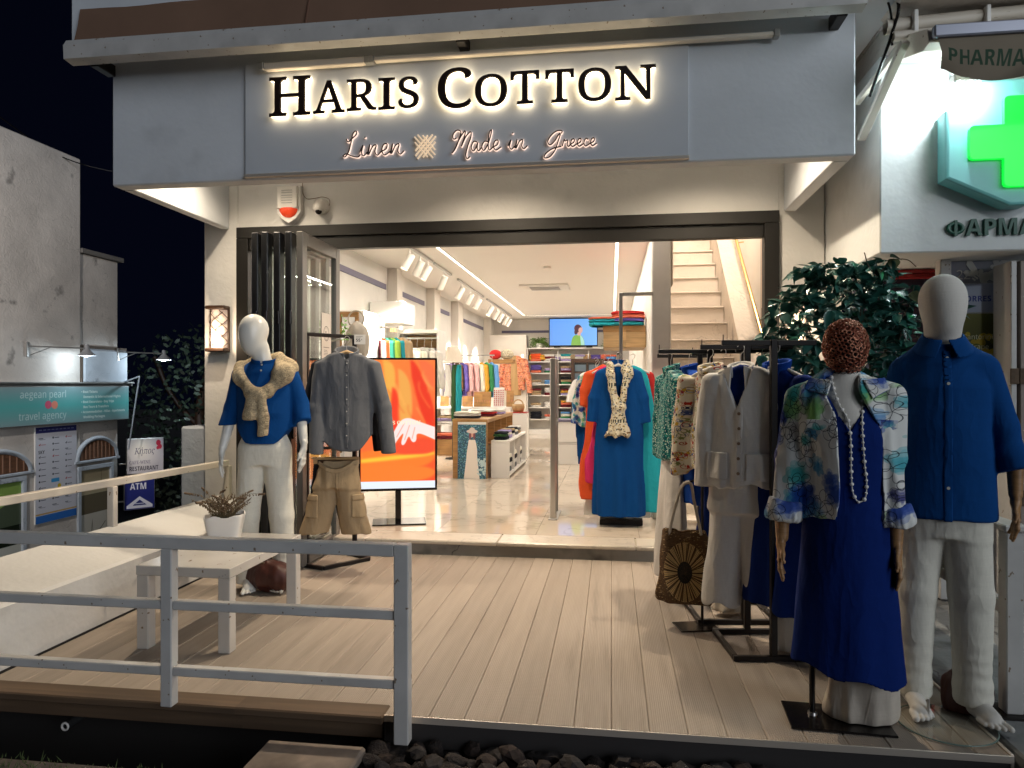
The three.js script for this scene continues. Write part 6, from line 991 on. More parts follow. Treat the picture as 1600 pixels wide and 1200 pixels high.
// the dress display near the door
{
  const fl = 0.126, t = thing('display_rail', [0.13, fl, -6.93], 'grey square-tube display rail hung with long dresses by the column', 'clothes rail'), o = (x, y, z) => [x - 0.13, y - fl, z + 6.93];
  mesh('base', bx(-0.24, 0.002, -0.18, 0.16, 0.05, 0.16, 0.004), M.rackMetal, t);
  mesh('post', bar(o(0.09, 0.18, -6.98), o(0.09, 2.33, -6.98), 0.034), M.greyMetal, t);
  mesh('arm', bar(o(0.108, 2.315, -6.98), o(0.394, 2.335, -7.13), 0.034), M.greyMetal, t);
  mesh('hook_arm', bar(o(0.06, 1.735, -6.96), o(0.06, 1.735, -6.6), 0.016), M.rackMetal, t);
  const b = thing('blue_dress', [0.062, 1.74, -6.72], 'long plain blue dress with a knotted print scarf on the display rail', 'dress', null, 0.02);
  hanger(b, 0.17);
  const f = hungTop(b, 'dress_body', { w: 0.19, L: 1.40, depth: 0.075, flare: 1.24, fd: 1.5, seed: 71, fold: 0.009, n: 8, wave: 0.085, sleeve: { len: 0.44, out: 0.065, r: 0.058 }, vee: [0.34, 3.4], fx: 6, fine: 0.3 }, C.blue);
  mesh('collar', collar(0, -0.14, -0.085, 0.075, 0.05, 0.0, 0.045, 0.006, 0.4), C.blue, b);
  const s = thing('print_scarf', [0.062, 1.74, -6.72], 'cream scarf with grey floral print knotted on the long blue dress', 'scarf', null, 0.02);
  const S = union(0.02, caps([[-0.075, -0.1, 0.01, -0.078, -0.2, 0.085, 0.032, 0.034], [-0.078, -0.2, 0.085, -0.01, -0.50, 0.105, 0.034, 0.03], [0.078, -0.1, 0.01, 0.08, -0.2, 0.085, 0.032, 0.034], [0.08, -0.2, 0.085, 0.02, -0.50, 0.105, 0.034, 0.03], [-0.01, -0.5, 0.11, 0.025, -0.51, 0.112, 0.042, 0.042], [0.0, -0.52, 0.11, -0.04, -0.76, 0.105, 0.035, 0.075, 1.6], [0.015, -0.52, 0.115, 0.045, -0.74, 0.115, 0.034, 0.06, 1.6]], 0.02));
  mesh('scarf_body', net(creased((x, y, z) => Math.max(S(x, y, z), -0.755 + 0.012 * Math.sin(x * 60) - y), 0.014, 26, 5, 7, 0.6), [-0.16, -0.8, -0.03], [0.16, -0.05, 0.24], 0.008), C.scarf, s);
  const more = [['turquoise_dress', 'turquoise tiered dress hanging behind the long blue dress', [0.20, 1.73, -6.84], C.aqua, { w: 0.17, L: 1.36, flare: 1.6, seed: 73, wave: 0.1 }], ['white_dress', 'white lace dress whose hem shows below the blue dress', [0.08, 1.73, -6.90], C.white, { w: 0.17, L: 1.43, flare: 1.65, seed: 75, wave: 0.12 }], ['coral_dress', 'coral and pink dress beside the long blue dress', [-0.08, 1.73, -6.88], C.orange, { w: 0.16, L: 1.27, flare: 1.35, seed: 77, sleeve: { len: 0.3, out: 0.02 } }], ['magenta_dress', 'magenta dress between the coral and blue dresses', [-0.03, 1.73, -6.80], C.magenta, { w: 0.17, L: 1.1, flare: 1.15, seed: 78 }], ['print_tunic', 'pale flowered tunic hanging beside the coral dress', [-0.15, 1.70, -7.0], C.fair, { w: 0.16, L: 0.55, seed: 79, sleeve: { len: 0.45, out: 0.05 } }], ['navy_tunic', 'blue tunic with a pointed hem below the flowered tunic', [-0.14, 1.68, -7.08], C.blue, { w: 0.17, L: 0.92, flare: 1.1, seed: 80, hem: (x) => 0.4 * (x + 0.1) }], ['red_dress', 'dark red dress at the column side of the display rail', [0.2, 1.73, -6.98], C.red, { w: 0.18, L: 0.9, seed: 81, sleeve: { len: 0.4, out: 0.03 } }]];
  for (const [n, l, p, m, q] of more) { const d = thing(n, p, l, n.endsWith('tunic') ? 'tunic' : 'dress', null, -0.15); hanger(d, 0.15); hungTop(d, n.endsWith('tunic') ? 'tunic_body' : 'dress_body', { depth: 0.05, fd: 1.4, fold: 0.009, cell: 0.013, n: 7, ...q }, m); }
  const g = thing('security_gate', [-0.565, fl, -7.1], 'slim grey anti-theft post standing on the marble floor', 'security post');
  mesh('post', bx(-0.032, 0, 0.10, 0.032, 1.58, 0.13, 0.01), M.steel, g); mesh('rear_post', bx(-0.02, 0, -0.30, 0.02, 1.58, -0.26, 0.008), M.greyMetal, g); mesh('pane', bx(-0.004, 0.10, -0.259, 0.004, 1.55, 0.079), M.glass, g); mesh('foot', bx(-0.045, 0, -0.32, 0.045, 0.012, 0.17, 0.004), M.greyMetal, g);
  const w = thing('wall_shelf', [0.19, 1.93, -9.55], 'wooden box shelf under the ceiling holding folded towels near the column', 'shelf');
  mesh('shelf_front', bx(-0.30, 0.20, 0.06, 0.25, 0.285, 0.09, 0.003), M.wood, w); mesh('shelf_body', bx(-0.295, 0.0, -0.9, 0.255, 0.2, 0.088, 0.004), M.paleWood, w); mesh('shelf_side', bx(-0.30, 0.201, -0.9, -0.28, 0.28, 0.059), M.wood, w);
  foldStack([-0.1, 2.215, -9.62], 0.2, 0.24, [[C.aqua, 0.05], [C.teal, 0.04], [C.coral, 0.03]], 'folded turquoise and coral towels on the wooden box shelf beside the steel tube');
  foldStack([0.22, 2.215, -9.62], 0.22, 0.24, [[C.teal, 0.05], [C.violet, 0.045], [C.coral, 0.06], [C.red, 0.045]], 'folded teal, violet and coral towels highest on the wooden box shelf');
}
// folded cloth piles
function foldStack(pos, w, d, items, label, group) {
  const t = thing('folded_stack', pos, label, 'folded clothes', group, rr(-0.08, 0.08)); let y = 0;
  for (const [m, h] of items) { const g = foldGeo[(rnd() * 3) | 0]; const q = mesh('folded_garment', g, m, t); q.scale.set(w, h, d); q.position.set(rr(-0.006, 0.006), y, rr(-0.006, 0.006)); q.rotation.y = rr(-0.05, 0.05); y += h * 0.94; }
  return t;
}
// shelving at the far end
{
  const t = thing('back_shelving', [-1.0, 0.126, -18.98], 'white shelving full of folded clothes along the far wall', 'shelving');
  mesh('side_panel', bx(-1.22, 0, -0.2, -1.195, 2.25, 0.18), M.white, t); mesh('side_panel', bx(1.2, 0, -0.2, 1.225, 2.25, 0.18), M.white, t);
  for (const x of [-0.4, 0.4]) mesh('divider', bx(x - 0.012, 0.13, -0.2, x + 0.012, 2.2, 0.17), M.white, t);
  mesh('plinth', bx(-1.194, 0, -0.2, 1.199, 0.125, 0.17), M.white, t); mesh('top_board', bx(-1.23, 2.251, -0.21, 1.235, 2.28, 0.20), M.white, t);
  const ys = [0.4, 0.71, 1.03, 1.32, 1.62, 1.92]; for (const y of ys) for (const x of [-0.8, 0, 0.8]) mesh('shelf_board', bx(x - 0.385, y - 0.025, -0.2, x + 0.385, y, 0.175), M.white, t);
  mesh('back_board', bx(-1.194, 0.126, -0.215, 1.199, 2.25, -0.201), M.inner, t);
  const pal = [[C.orange, 'orange'], [C.cream, 'cream'], [C.violet, 'violet'], [C.green, 'green'], [C.coral, 'coral'], [C.white, 'white'], [C.sky, 'sky blue'], [C.mustard, 'mustard'], [C.wine, 'dark red'], [C.dark, 'black'], [C.beige, 'beige'], [C.teal, 'teal'], [C.pink, 'pink'], [C.lilac, 'lilac'], [C.lime, 'lime']];
  const nth = ['lowest', 'second lowest', 'third lowest', 'fourth lowest', 'second highest', 'highest'], bay = ['bay by the potted fern', 'middle bay', 'bay by the column'], spot = ['first', 'second'];
  const pick = [[[9, 9, 9], [5, 4]], [[5, 10], [5, 5]], [[10, 10, 8], [8, 5, 5]], [[5, 10], [6, 6]], [[4, 2, 2], [3, 13]], [[4, 0, 0], [5, 8, 5]]];
  [0.0, ...ys].slice(1).forEach((y, r) => [-0.8, 0, 0.8].forEach((x, b) => { for (let k = 0; k < 2; k++) { const ids = b === 0 ? pick[r][k] : [(r * 5 + b * 3 + k * 7) % 15, (r * 3 + b + k * 4) % 15, (r + b * 6 + k * 2) % 15]; foldStack([-1.0 + x - 0.19 + k * 0.37, 0.126 + y + 0.001, -18.95], 0.145, 0.15, ids.map((i) => [pal[i][0], rr(0.05, 0.075)]), `${[...new Set(ids.map((i) => pal[i][1]))].join(' and ')} clothes, ${nth[r]} shelf, ${bay[b]}, ${spot[k]} pile`); } }));
  for (const [x, m, l] of [[-2.05, C.mustard, 'mustard'], [-1.78, C.mustard, 'darker mustard'], [-1.36, C.lilac, 'lilac and white'], [-1.0, C.beige, 'beige'], [-0.66, C.tan, 'tan'], [-0.2, C.coral, 'coral']]) foldStack([x, 2.09, -18.95], 0.12, 0.13, [[m, 0.08], [l.includes('white') ? C.white : m, 0.06]], l + ' folded clothes just below the top board of the far shelving');
  // ferns on top
  for (const [x, l, s] of [[-1.90, 'bushy green fern on top of the far shelving beside the television', 1], [-0.02, 'smaller green fern on top of the far shelving near the column', 0.8]]) {
    const p = thing('fern', [x, 2.407, -18.9], l, 'plant'); mesh('pot', cyl(0.07, 0.09, 0.12, 18), M.white, p); const fr = [];
    for (let i = 0; i < 90; i++) { const a = rr(0, 6.28), L = rr(0.2, 0.36) * s, u = rr(0.3, 1); for (let j = 0; j < 7; j++) { const q = j / 6, r = L * q * (0.4 + 0.6 * u), y = 0.12 + L * (1 - u * 0.5) * q * 1.1 - q * q * L * u * 1.1, g = new THREE.PlaneGeometry(0.05 * s, 0.018); turned(g, rr(-1, 0.4), -a + rr(-0.8, 0.8), rr(-0.5, 0.5), Math.cos(a) * r, y, Math.sin(a) * r * 0.7); fr.push(g); } }
    tag(mesh('fronds', fr, std({ color: rgb(0.09, 0.17, 0.03), roughness: 0.6, side: THREE.DoubleSide }), p), null, null, null, 'stuff');
  }
  // dark frame with a white jacket over a green dress
  const d = thing('dark_cabinet', [-0.62, 0.126, -18.62], 'dark framed cabinet door with small panes at the far end', 'cabinet');
  for (const [x0, y0, x1, y1] of [[-0.42, 0.42, -0.34, 1.98], [0.34, 0.42, 0.42, 1.98], [-0.339, 1.88, 0.339, 1.98], [-0.339, 0.42, 0.339, 0.52], [-0.02, 1.45, 0.02, 1.879], [-0.339, 1.60, -0.021, 1.64], [0.021, 1.60, 0.339, 1.64]]) mesh('frame_bar', bx(x0, y0, -0.02, x1, y1, 0.02, 0.003), M.darkWood, d);
  mesh('back_panel', bx(-0.339, 0.521, -0.03, 0.339, 1.879, -0.021), M.leafDark, d); for (const [x, y] of [[-0.18, 1.74], [0.18, 1.74], [-0.18, 1.53], [0.18, 1.53]]) mesh('pane', cb(0.28, 0.17, 0.006, x, y, -0.012), std({ color: rgb(0.12, 0.16, 0.2), roughness: 0.1 }), d);
  mesh('base', bx(-0.42, 0, -0.1, 0.42, 0.419, 0.1), M.white, d);
  const j = thing('white_jacket', [-0.66, 1.74, -18.50], 'short white jacket over a green dress on the dark cabinet', 'jacket'); hanger(j, 0.2); hungTop(j, 'jacket_body', { w: 0.27, L: 0.5, depth: 0.07, seed: 5, sleeve: { len: 0.52, out: 0.16, r: 0.075, r0: 0.07, r1: 0.065 }, open: [-0.06, 0.06, -0.1], cell: 0.016 }, C.white); mesh('green_dress', net(topShape({ w: 0.2, L: 1.05, depth: 0.05, flare: 1.3, seed: 8 }), [-0.32, -1.25, -0.1], [0.32, -0.05, 0.1], 0.018), C.green, j);
}
// counter and pedestal
{
  const t = thing('sales_counter', [-0.3, 0.126, -12.0], 'white sales counter with a blue edge behind the dresses', 'counter'); mesh('front', bx(-0.66, 0, -0.2, 0.9, 0.70, 0.2, 0.004), M.white, t); mesh('top', bx(-0.68, 0.701, -0.22, 0.9, 0.74, 0.22, 0.004), M.strip, t); for (const y of [0.33, 0.36]) mesh('groove', bx(-0.655, y, 0.2005, 0.9, y + 0.008, 0.203), M.greyMetal, t);
  const p = thing('pedestal', [-1.64, 0.126, -12.9], 'white display pedestal with a wicker basket on top', 'pedestal'); mesh('body', bx(-0.135, 0, -0.15, 0.135, 0.80, 0.15, 0.004), M.white, p); mesh('plinth', bx(-0.145, 0, -0.16, 0.145, 0.05, 0.16, 0.003), M.white, p); mesh('edge', bx(-0.14, 0.801, -0.155, 0.14, 0.815, 0.155), M.red, p);
  const b = thing('wicker_basket', [-1.68, 0.942, -12.9], 'small wicker basket bag with a round handle on the pedestal', 'basket'); mesh('basket_body', lathe([[0.0, 0], [0.09, 0], [0.12, 0.08], [0.115, 0.14], [0.105, 0.14], [0.1, 0.02], [0, 0.02]], 20), M.paleWood, b); mesh('handle', new THREE.TorusGeometry(0.09, 0.012, 6, 20, PI).translate(0, 0.13, 0), M.paleWood, b);
}
// wooden table with clothes, the poster and the low bookcase
{
  const t = thing('display_table', [-1.96, 0.126, -11.1], 'wooden box table with open compartments in the middle of the shop', 'table');
  mesh('end_panel', bx(-0.245, 0, 1.24, 0.245, 0.78, 1.28, 0.003), M.wood, t); mesh('tabletop', bx(-0.25, 0.781, -1.3, 0.25, 0.833, 1.285, 0.004), M.wood, t); mesh('end_panel', bx(-0.245, 0, -1.3, 0.245, 0.78, -1.26), M.wood, t); mesh('shelf_board', bx(-0.245, 0.44, -1.259, 0.245, 0.47, 1.239), M.wood, t); for (const z of [-0.6, 0, 0.65]) mesh('divider', bx(-0.24, 0.471, z - 0.015, 0.24, 0.78, z + 0.015), M.wood, t); mesh('spine', bx(-0.02, 0, -1.259, 0.02, 0.439, 1.239), M.wood, t);
  foldStack([-2.05, 0.962, -10.1], 0.19, 0.15, [[C.dark, 0.03], [C.white, 0.035], [C.cream, 0.03]], 'cream and black folded clothes at the front of the wooden table'); foldStack([-1.93, 0.962, -10.75], 0.19, 0.2, [[C.wine, 0.04], [C.red, 0.03], [C.white, 0.04]], 'wine red and white folded clothes behind the cream pile on the wooden table'); foldStack([-1.88, 0.962, -11.5], 0.17, 0.2, [[C.lilac, 0.04], [C.white, 0.05]], 'lilac folded clothes far along the wooden table');
  const p = thing('poster_board', [-1.93, 0.128, -9.80], 'poster board of a woman in a pale dress leaning on the wooden table', 'poster'); p.rotation.x = -0.02;
  const pic = paint(256, 512, (g, w, h) => { g.fillStyle = '#2a5570'; g.fillRect(0, 0, w, h); for (let i = 0; i < 2600; i++) { g.fillStyle = ['#1d4156', '#3d7894', '#5e98ae', '#17303f', '#88b4c0', '#2f6a52'][(rnd() * 6) | 0]; g.fillRect(rr(0, w), rr(0, h), rr(3, 9), rr(3, 9)); } g.fillStyle = '#d8d4d0'; g.fillRect(0, 0, w, 22); g.fillStyle = '#e6ddd4'; g.beginPath(); g.moveTo(100, 160); g.lineTo(158, 160); g.quadraticCurveTo(182, 240, 176, 300); g.lineTo(200, 512); g.lineTo(56, 512); g.quadraticCurveTo(80, 330, 82, 280); g.fill(); g.fillStyle = '#cfa08e'; g.beginPath(); g.ellipse(130, 110, 20, 26, 0, 0, 7); g.fill(); g.fillStyle = '#7a4450'; g.beginPath(); g.ellipse(112, 124, 10, 34, 0, 0, 7); g.fill(); g.beginPath(); g.ellipse(150, 124, 10, 34, 0, 0, 7); g.fill(); g.fillStyle = '#d9c8c0'; g.beginPath(); g.ellipse(130, 84, 50, 18, 0, 0, 7); g.fill(); g.beginPath(); g.ellipse(130, 70, 26, 22, 0, 0, 7); g.fill(); g.fillStyle = '#b8d0d4'; for (let i = 0; i < 60; i++) { g.beginPath(); g.arc(rr(180, 256), rr(330, 480), rr(4, 12), 0, 7); g.fill(); } });
  mesh('board', bx(-0.20, 0, -0.008, 0.20, 0.79, 0.006), M.white, p); mesh('print', flat(0.40, 0.79, 0, 0.395, 0.008), std({ map: pic, roughness: 0.5 }), p);
  const b = thing('low_bookcase', [-1.55, 0.126, -10.9], 'low white bookcase stacked with magazines beside the wooden table', 'bookcase');
  mesh('end_panel', bx(-0.13, 0, 0.94, 0.13, 0.50, 0.97, 0.003), M.white, b); mesh('end_panel', bx(-0.13, 0, -1.0, 0.13, 0.50, -0.97), M.white, b); mesh('top_board', bx(-0.13, 0.501, -1.0, 0.13, 0.53, 0.972, 0.003), M.white, b); mesh('bottom_board', bx(-0.13, 0.03, -0.969, 0.13, 0.06, 0.939), M.white, b); for (const z of [-0.3, 0.35]) mesh('divider', bx(-0.12, 0.061, z - 0.012, 0.12, 0.5, z + 0.012), M.white, b);
  for (let i = 0; i < 5; i++) foldStack([-1.56, 0.657, -10.1 - i * 0.36], 0.10, 0.13, [[[C.dark, C.lilac, C.white, C.grey, C.beige][i], 0.05], [[C.olive, C.white, C.dark, C.cream, C.grey][i], 0.04], [[C.dark, C.lilac, C.beige, C.dark, C.white][i], 0.03]], ['black and olive', 'lilac and white', 'white and beige', 'grey and cream', 'beige and grey'][i] + ' folded goods along the top of the low white bookcase');
  for (let i = 0; i < 3; i++) foldStack([-1.53, 0.187, -10.2 - i * 0.6], 0.095, 0.2, [[C.grey, 0.08], [C.white, 0.06], [C.dark, 0.07], [C.cream, 0.06]], ['first', 'second', 'third'][i] + ' pile of magazines inside the low white bookcase from the poster');
}
// goods along the side wall
{
  const cab = thing('white_cabinet', [-3.1, 0.126, -8.65], 'tall white cabinet with a brown framed mirror beside the side wall', 'cabinet'); mesh('body', bx(-0.24, 0, -0.5, 0.12, 2.22, 0.3, 0.004), M.white, cab); mesh('mirror_frame', [bx(-0.2, 1.55, 0.3005, -0.16, 2.2, 0.33), bx(0.02, 1.55, 0.3005, 0.06, 2.2, 0.33), bx(-0.159, 2.14, 0.3005, 0.019, 2.2, 0.33), bx(-0.159, 1.55, 0.3005, 0.019, 1.6, 0.33)], M.wood, cab); mesh('mirror', bx(-0.159, 1.6, 0.301, 0.019, 2.14, 0.306), std({ color: rgb(0.85, 0.85, 0.85), metalness: 1, roughness: 0.03 }), cab);
  const bag = thing('straw_bag', [-2.80, 1.72, -7.6], 'cream straw bag hanging on the side wall behind the glass leaf', 'bag'); mesh('bag_body', net(creased(ell(0, 0.2, 0, 0.15, 0.22, 0.08), 0.012, 10, 6, 2), [-0.2, -0.05, -0.12], [0.2, 0.46, 0.12], 0.014), C.sack, bag); mesh('strap', new THREE.TorusGeometry(0.09, 0.01, 6, 20).translate(0, 0.45, 0), C.sack, bag);
  const sh = thing('window_shelf', [-2.95, 0.126, -6.95], 'wooden shelf unit standing behind the glass door leaf', 'shelving'); for (const y of [0.1, 0.65, 1.2]) mesh('shelf_board', bx(-0.36, y, -0.25, 0.34, y + 0.03, 0.25, 0.003), M.paleWood, sh); for (const x of [-0.37, 0.34]) mesh('side_panel', bx(x, 0, -0.25, x + 0.02, 1.62, 0.25), M.white, sh); mesh('top_board', bx(-0.37, 1.621, -0.25, 0.36, 1.645, 0.25), M.white, sh);
  foldStack([-3.05, 1.358, -6.9], 0.16, 0.17, [[C.coral, 0.04], [C.white, 0.04], [C.cream, 0.04]], 'coral and white folded cloths in the shelf unit behind the glass leaf'); foldStack([-2.78, 0.808, -6.9], 0.15, 0.17, [[C.sky, 0.06], [C.tan, 0.06], [C.orange, 0.05]], 'blue and orange folded cloths low in the shelf unit behind the glass leaf');
  const pl = thing('green_plant', [-2.85, 1.775, -6.95], 'bright green leafy plant on the shelf unit behind the glass leaf', 'plant'); mesh('pot', cyl(0.07, 0.09, 0.1, 18), M.white, pl); const fr = []; for (let i = 0; i < 420; i++) { const v = V(rr(-1, 1), rr(-0.2, 1), rr(-1, 1)); if (v.length() > 1) continue; const g = new THREE.PlaneGeometry(0.035, 0.02); turned(g, rr(-2, 2), rr(-3, 3), rr(-2, 2), v.x * 0.24, 0.17 + v.y * 0.24, v.z * 0.18); fr.push(g); } tag(mesh('leaves', fr, std({ color: rgb(0.16, 0.36, 0.05), roughness: 0.5, side: THREE.DoubleSide }), pl), null, null, null, 'stuff'); mesh('stem', [0, 1, 2, 3].map((i) => tube([[0, 0.08, 0], [Math.cos(i * 1.6) * 0.08, 0.2, Math.sin(i * 1.6) * 0.08], [Math.cos(i * 1.6) * 0.14, 0.32, Math.sin(i * 1.6) * 0.12]], 0.004, 8, 5)), M.cord, pl);
  // face-out rails of clothes
  const rail = (x0, x1, y, z, label) => { const r = thing('wall_rail', [x0, y, z], label, 'clothes rail'); mesh('bar', bar([0, 0, 0], [x1 - x0, 0, 0], 0.026), M.greyMetal, r); mesh('bracket', bar([0.01, -0.012, 0], [0.01, -0.25, 0.02], 0.02), M.greyMetal, r); mesh('brace', bar([0.02, -0.2, 0.01], [0.14, -0.015, 0], 0.016), M.greyMetal, r); return r; };
  rail(-3.12, -2.74, 2.19, -9.0, 'grey wall arm carrying green and beige shirts'); rail(-2.98, -2.45, 2.10, -9.9, 'thin wall arm carrying white blouses'); rail(-3.3, -2.3, 2.02, -14.0, 'far wall arm carrying pink and pale blouses');
  const base = net(topShape({ w: 0.2, L: 0.7, depth: 0.045, flare: 1.1, seed: 91, fold: 0.012, sleeve: { len: 0.5, out: 0.05 } }), [-0.34, -0.9, -0.1], [0.34, -0.06, 0.1], 0.016);
  const hungRow = (list, x0, x1, y, z, yaw, where) => list.forEach(([m, n], i) => { const d = thing('hung_shirt', [lerp(x0, x1, (i + 0.5) / list.length), y, z], n + ' ' + where, 'shirt', null, yaw + rr(-0.1, 0.1)); mesh('shirt_body', base, m, d); mesh('hook', tube([[0, -0.1, 0], [0, -0.04, 0], [0.015, -0.01, 0], [0, 0.008, 0]], 0.0035, 10, 5), M.steel, d); });
  hungRow([[C.wine, 'dark patterned shirt'], [C.white, 'white shirt'], [C.orange, 'thin orange shirt'], [C.seaGreen, 'sea green shirt'], [C.green, 'green shirt'], [C.lime, 'lime green shirt'], [C.teal, 'teal blue shirt'], [C.tan, 'tan shirt'], [C.beige, 'beige shirt in front']], -3.06, -2.66, 2.17, -9.0, -0.85, 'on the grey wall arm'); hungRow([[C.white, 'white blouse near the wall'], [C.cream, 'cream blouse'], [C.white, 'white blouse'], [C.white, 'outermost white blouse']], -2.9, -2.48, 2.08, -9.9, -0.7, 'on the thin wall arm'); hungRow([[C.lilac, 'lilac blouse'], [C.brown, 'brown blouse'], [C.violet, 'violet blouse'], [C.pink, 'pink blouse'], [C.pink, 'long pink blouse'], [C.cream, 'cream blouse'], [C.mustard, 'mustard blouse'], [C.green, 'green blouse'], [C.sky, 'blue blouse']], -3.2, -2.3, 2.0, -14.0, -0.9, 'on the far wall arm');
  const cube = thing('wall_cube', [-2.72, 1.80, -10.0], 'white wall cube lined with wood holding folded cloths', 'shelf'); for (const [a, b, c2, d2] of [[-0.3, 0, 0.3, 0.03], [-0.3, 0.37, 0.3, 0.42], [-0.3, 0.031, -0.275, 0.369], [0.275, 0.031, 0.3, 0.369]]) mesh('panel', bx(a, b, -0.3, c2, d2, 0.15, 0.002), M.white, cube); mesh('lining', bx(-0.274, 0.031, -0.3, 0.274, 0.369, -0.28), M.wood, cube); mesh('ledge', bx(-0.274, 0.031, 0.08, 0.274, 0.09, 0.14), M.paleWood, cube);
  foldStack([-2.66, 1.832, -10.0], 0.17, 0.15, [[C.white, 0.06], [C.dark, 0.03], [C.white, 0.05]], 'white and black cloths inside the wood-lined wall cube');
  const box1 = thing('wall_box', [-3.06, 2.3, -9.9], 'white box shelf high on the side wall', 'shelf'); mesh('box_body', bx(-0.28, 0, -0.3, 0.2, 0.3, 0.3, 0.004), M.white, box1); mesh('tag', cb(0.09, 0.07, 0.01, 0.05, -0.09, 0.28), M.wood, box1);
  const hat = thing('straw_hat', [-2.78, 1.86, -12.4], 'cream straw hat on a stand in front of the pilaster', 'hat'); mesh('crown', lathe([[0, 0.26], [0.1, 0.25], [0.15, 0.12], [0.16, 0.0], [0.22, -0.03], [0.2, -0.035], [0, -0.01]], 24), C.sack, hat); mesh('ribbon', cyl(0.158, 0.155, 0.03, 24, 0, 0.0, 0), M.darkWood, hat);
  const hs = thing('hat_stand', [-2.78, 0.126, -12.4], 'dark stand under the straw hat draped with teal and olive scarves', 'stand'); mesh('pole', cyl(0.015, 0.015, 1.71, 10), M.rackMetal, hs); mesh('foot', cyl(0.14, 0.13, 0.02, 20), M.rackMetal, hs); for (const [x, m, h] of [[-0.07, C.white, 0.55], [0.04, C.olive, 1.0], [0.1, C.teal, 1.2]]) mesh('scarf', net(creased(rings([[-h, 0.06, 0.04], [0, 0.05, 0.04]]), 0.012, 14, 2, x * 50), [-0.1, -h - 0.02, -0.08], [0.1, 0.02, 0.08], 0.014).translate(x, 1.66, 0.05), m, hs);
  // jewellery counter
  const jc = thing('jewellery_counter', [-2.55, 0.126, -13.2], 'white and wooden counter with jewellery stands beyond the wooden table', 'counter'); mesh('top', bx(-0.75, 0.86, -0.3, 0.75, 0.9, 0.3, 0.003), M.white, jc); mesh('carcass', bx(-0.74, 0.0, -0.28, 0.74, 0.3, 0.28, 0.003), M.wood, jc); for (const x of [-0.74, -0.2, 0.3, 0.71]) mesh('upright', bx(x, 0.301, -0.28, x + 0.03, 0.859, 0.28), M.white, jc); mesh('middle_shelf', bx(-0.705, 0.56, -0.28, 0.705, 0.585, 0.28), M.white, jc);
  foldStack([-3.05, 0.71, -13.1], 0.2, 0.2, [[C.white, 0.06], [C.lilac, 0.05], [C.beige, 0.05]], 'white and lilac folded cloths inside the jewellery counter'); foldStack([-3.05, 0.426, -13.1], 0.2, 0.2, [[C.wine, 0.06], [C.coral, 0.06]], 'dark red and coral folded cloths low in the jewellery counter');
  const stand = (x, w, h, m, n, l, kind) => { const s = thing('jewellery_stand', [x, 1.026, -13.1], l, 'jewellery stand'); mesh('board', turned(bx(-w / 2, 0, -0.012, w / 2, h, 0.012, 0.003), -0.12), m, s); const be = []; for (let i = 0; i < n; i++) { if (kind === 'dots') for (let j = 0; j < 8; j++) be.push(new THREE.SphereGeometry(0.012, 6, 5).translate((i + 0.5) / n * w - w / 2, h * (0.1 + j * 0.105), 0.03 - (h * (0.1 + j * 0.105)) * 0.12)); else be.push(tube([[(i + 0.3) / n * w - w / 2, h * 0.92, -0.07], [(i + 0.5) / n * w - w / 2, h * 0.3, 0.01], [(i + 0.7) / n * w - w / 2, h * 0.92, -0.07]], 0.005, 12, 5)); } mesh(kind === 'dots' ? 'earrings' : 'necklaces', be, kind === 'dots' ? M.red : std({ color: rgb(0.5, 0.16, 0.12), roughness: 0.4 }), s); };
  stand(-3.1, 0.16, 0.2, M.wood, 1, 'small wooden jewellery board at the wall end of the counter'); stand(-2.88, 0.17, 0.26, M.greyMetal, 1, 'grey bust board with a single necklace'); stand(-2.66, 0.2, 0.2, M.wood, 2, 'wooden frame board with two necklaces'); stand(-2.38, 0.32, 0.28, M.wood, 7, 'wide wooden board hung with coral necklaces'); stand(-2.07, 0.2, 0.36, M.white, 5, 'white card board of earrings in rows', 'dots'); stand(-1.86, 0.14, 0.3, M.wood, 2, 'wooden board beside the earring card');
  // far corner with the coral jacket between two light strips
  const pn = thing('wall_panel', [-2.2, 0.126, -18.85], 'white panel with two upright light strips at the far corner', 'panel'); mesh('board', bx(-1.0, 0, -0.3, -0.02, 2.62, 0.2, 0.005), M.inner, pn); for (const x of [-0.62, -0.12]) mesh('light_strip', bx(x - 0.025, 1.3, 0.201, x + 0.025, 2.1, 0.215), M.led, pn);
  const cj = thing('coral_jacket', [-2.52, 2.30, -18.5], 'coral patterned jacket over a beige dress in the far corner', 'jacket'); hanger(cj, 0.22); hungTop(cj, 'jacket_body', { w: 0.3, L: 0.9, depth: 0.08, seed: 14, sleeve: { len: 0.85, out: 0.12, r: 0.085, r0: 0.08, r1: 0.07 }, open: [-0.07, 0.07, -0.06], cell: 0.018 }, C.paisley); mesh('beige_dress', net(topShape({ w: 0.2, L: 1.05, depth: 0.06, seed: 9 }), [-0.3, -1.25, -0.12], [0.3, -0.05, 0.12], 0.02), C.tan, cj);
  const bags = thing('bag_shelf', [-2.9, 1.25, -15.0], 'wall shelf with brown and violet handbags beyond the straw hat', 'shelf'); mesh('shelf_board', bx(-0.3, 0, -0.25, 0.3, 0.03, 0.25, 0.003), M.paleWood, bags); mesh('shelf_board', bx(-0.3, 0.62, -0.25, 0.3, 0.65, 0.25, 0.003), M.white, bags); mesh('bracket', bx(-0.3, 0.031, -0.25, -0.27, 0.619, 0.2), M.white, bags);
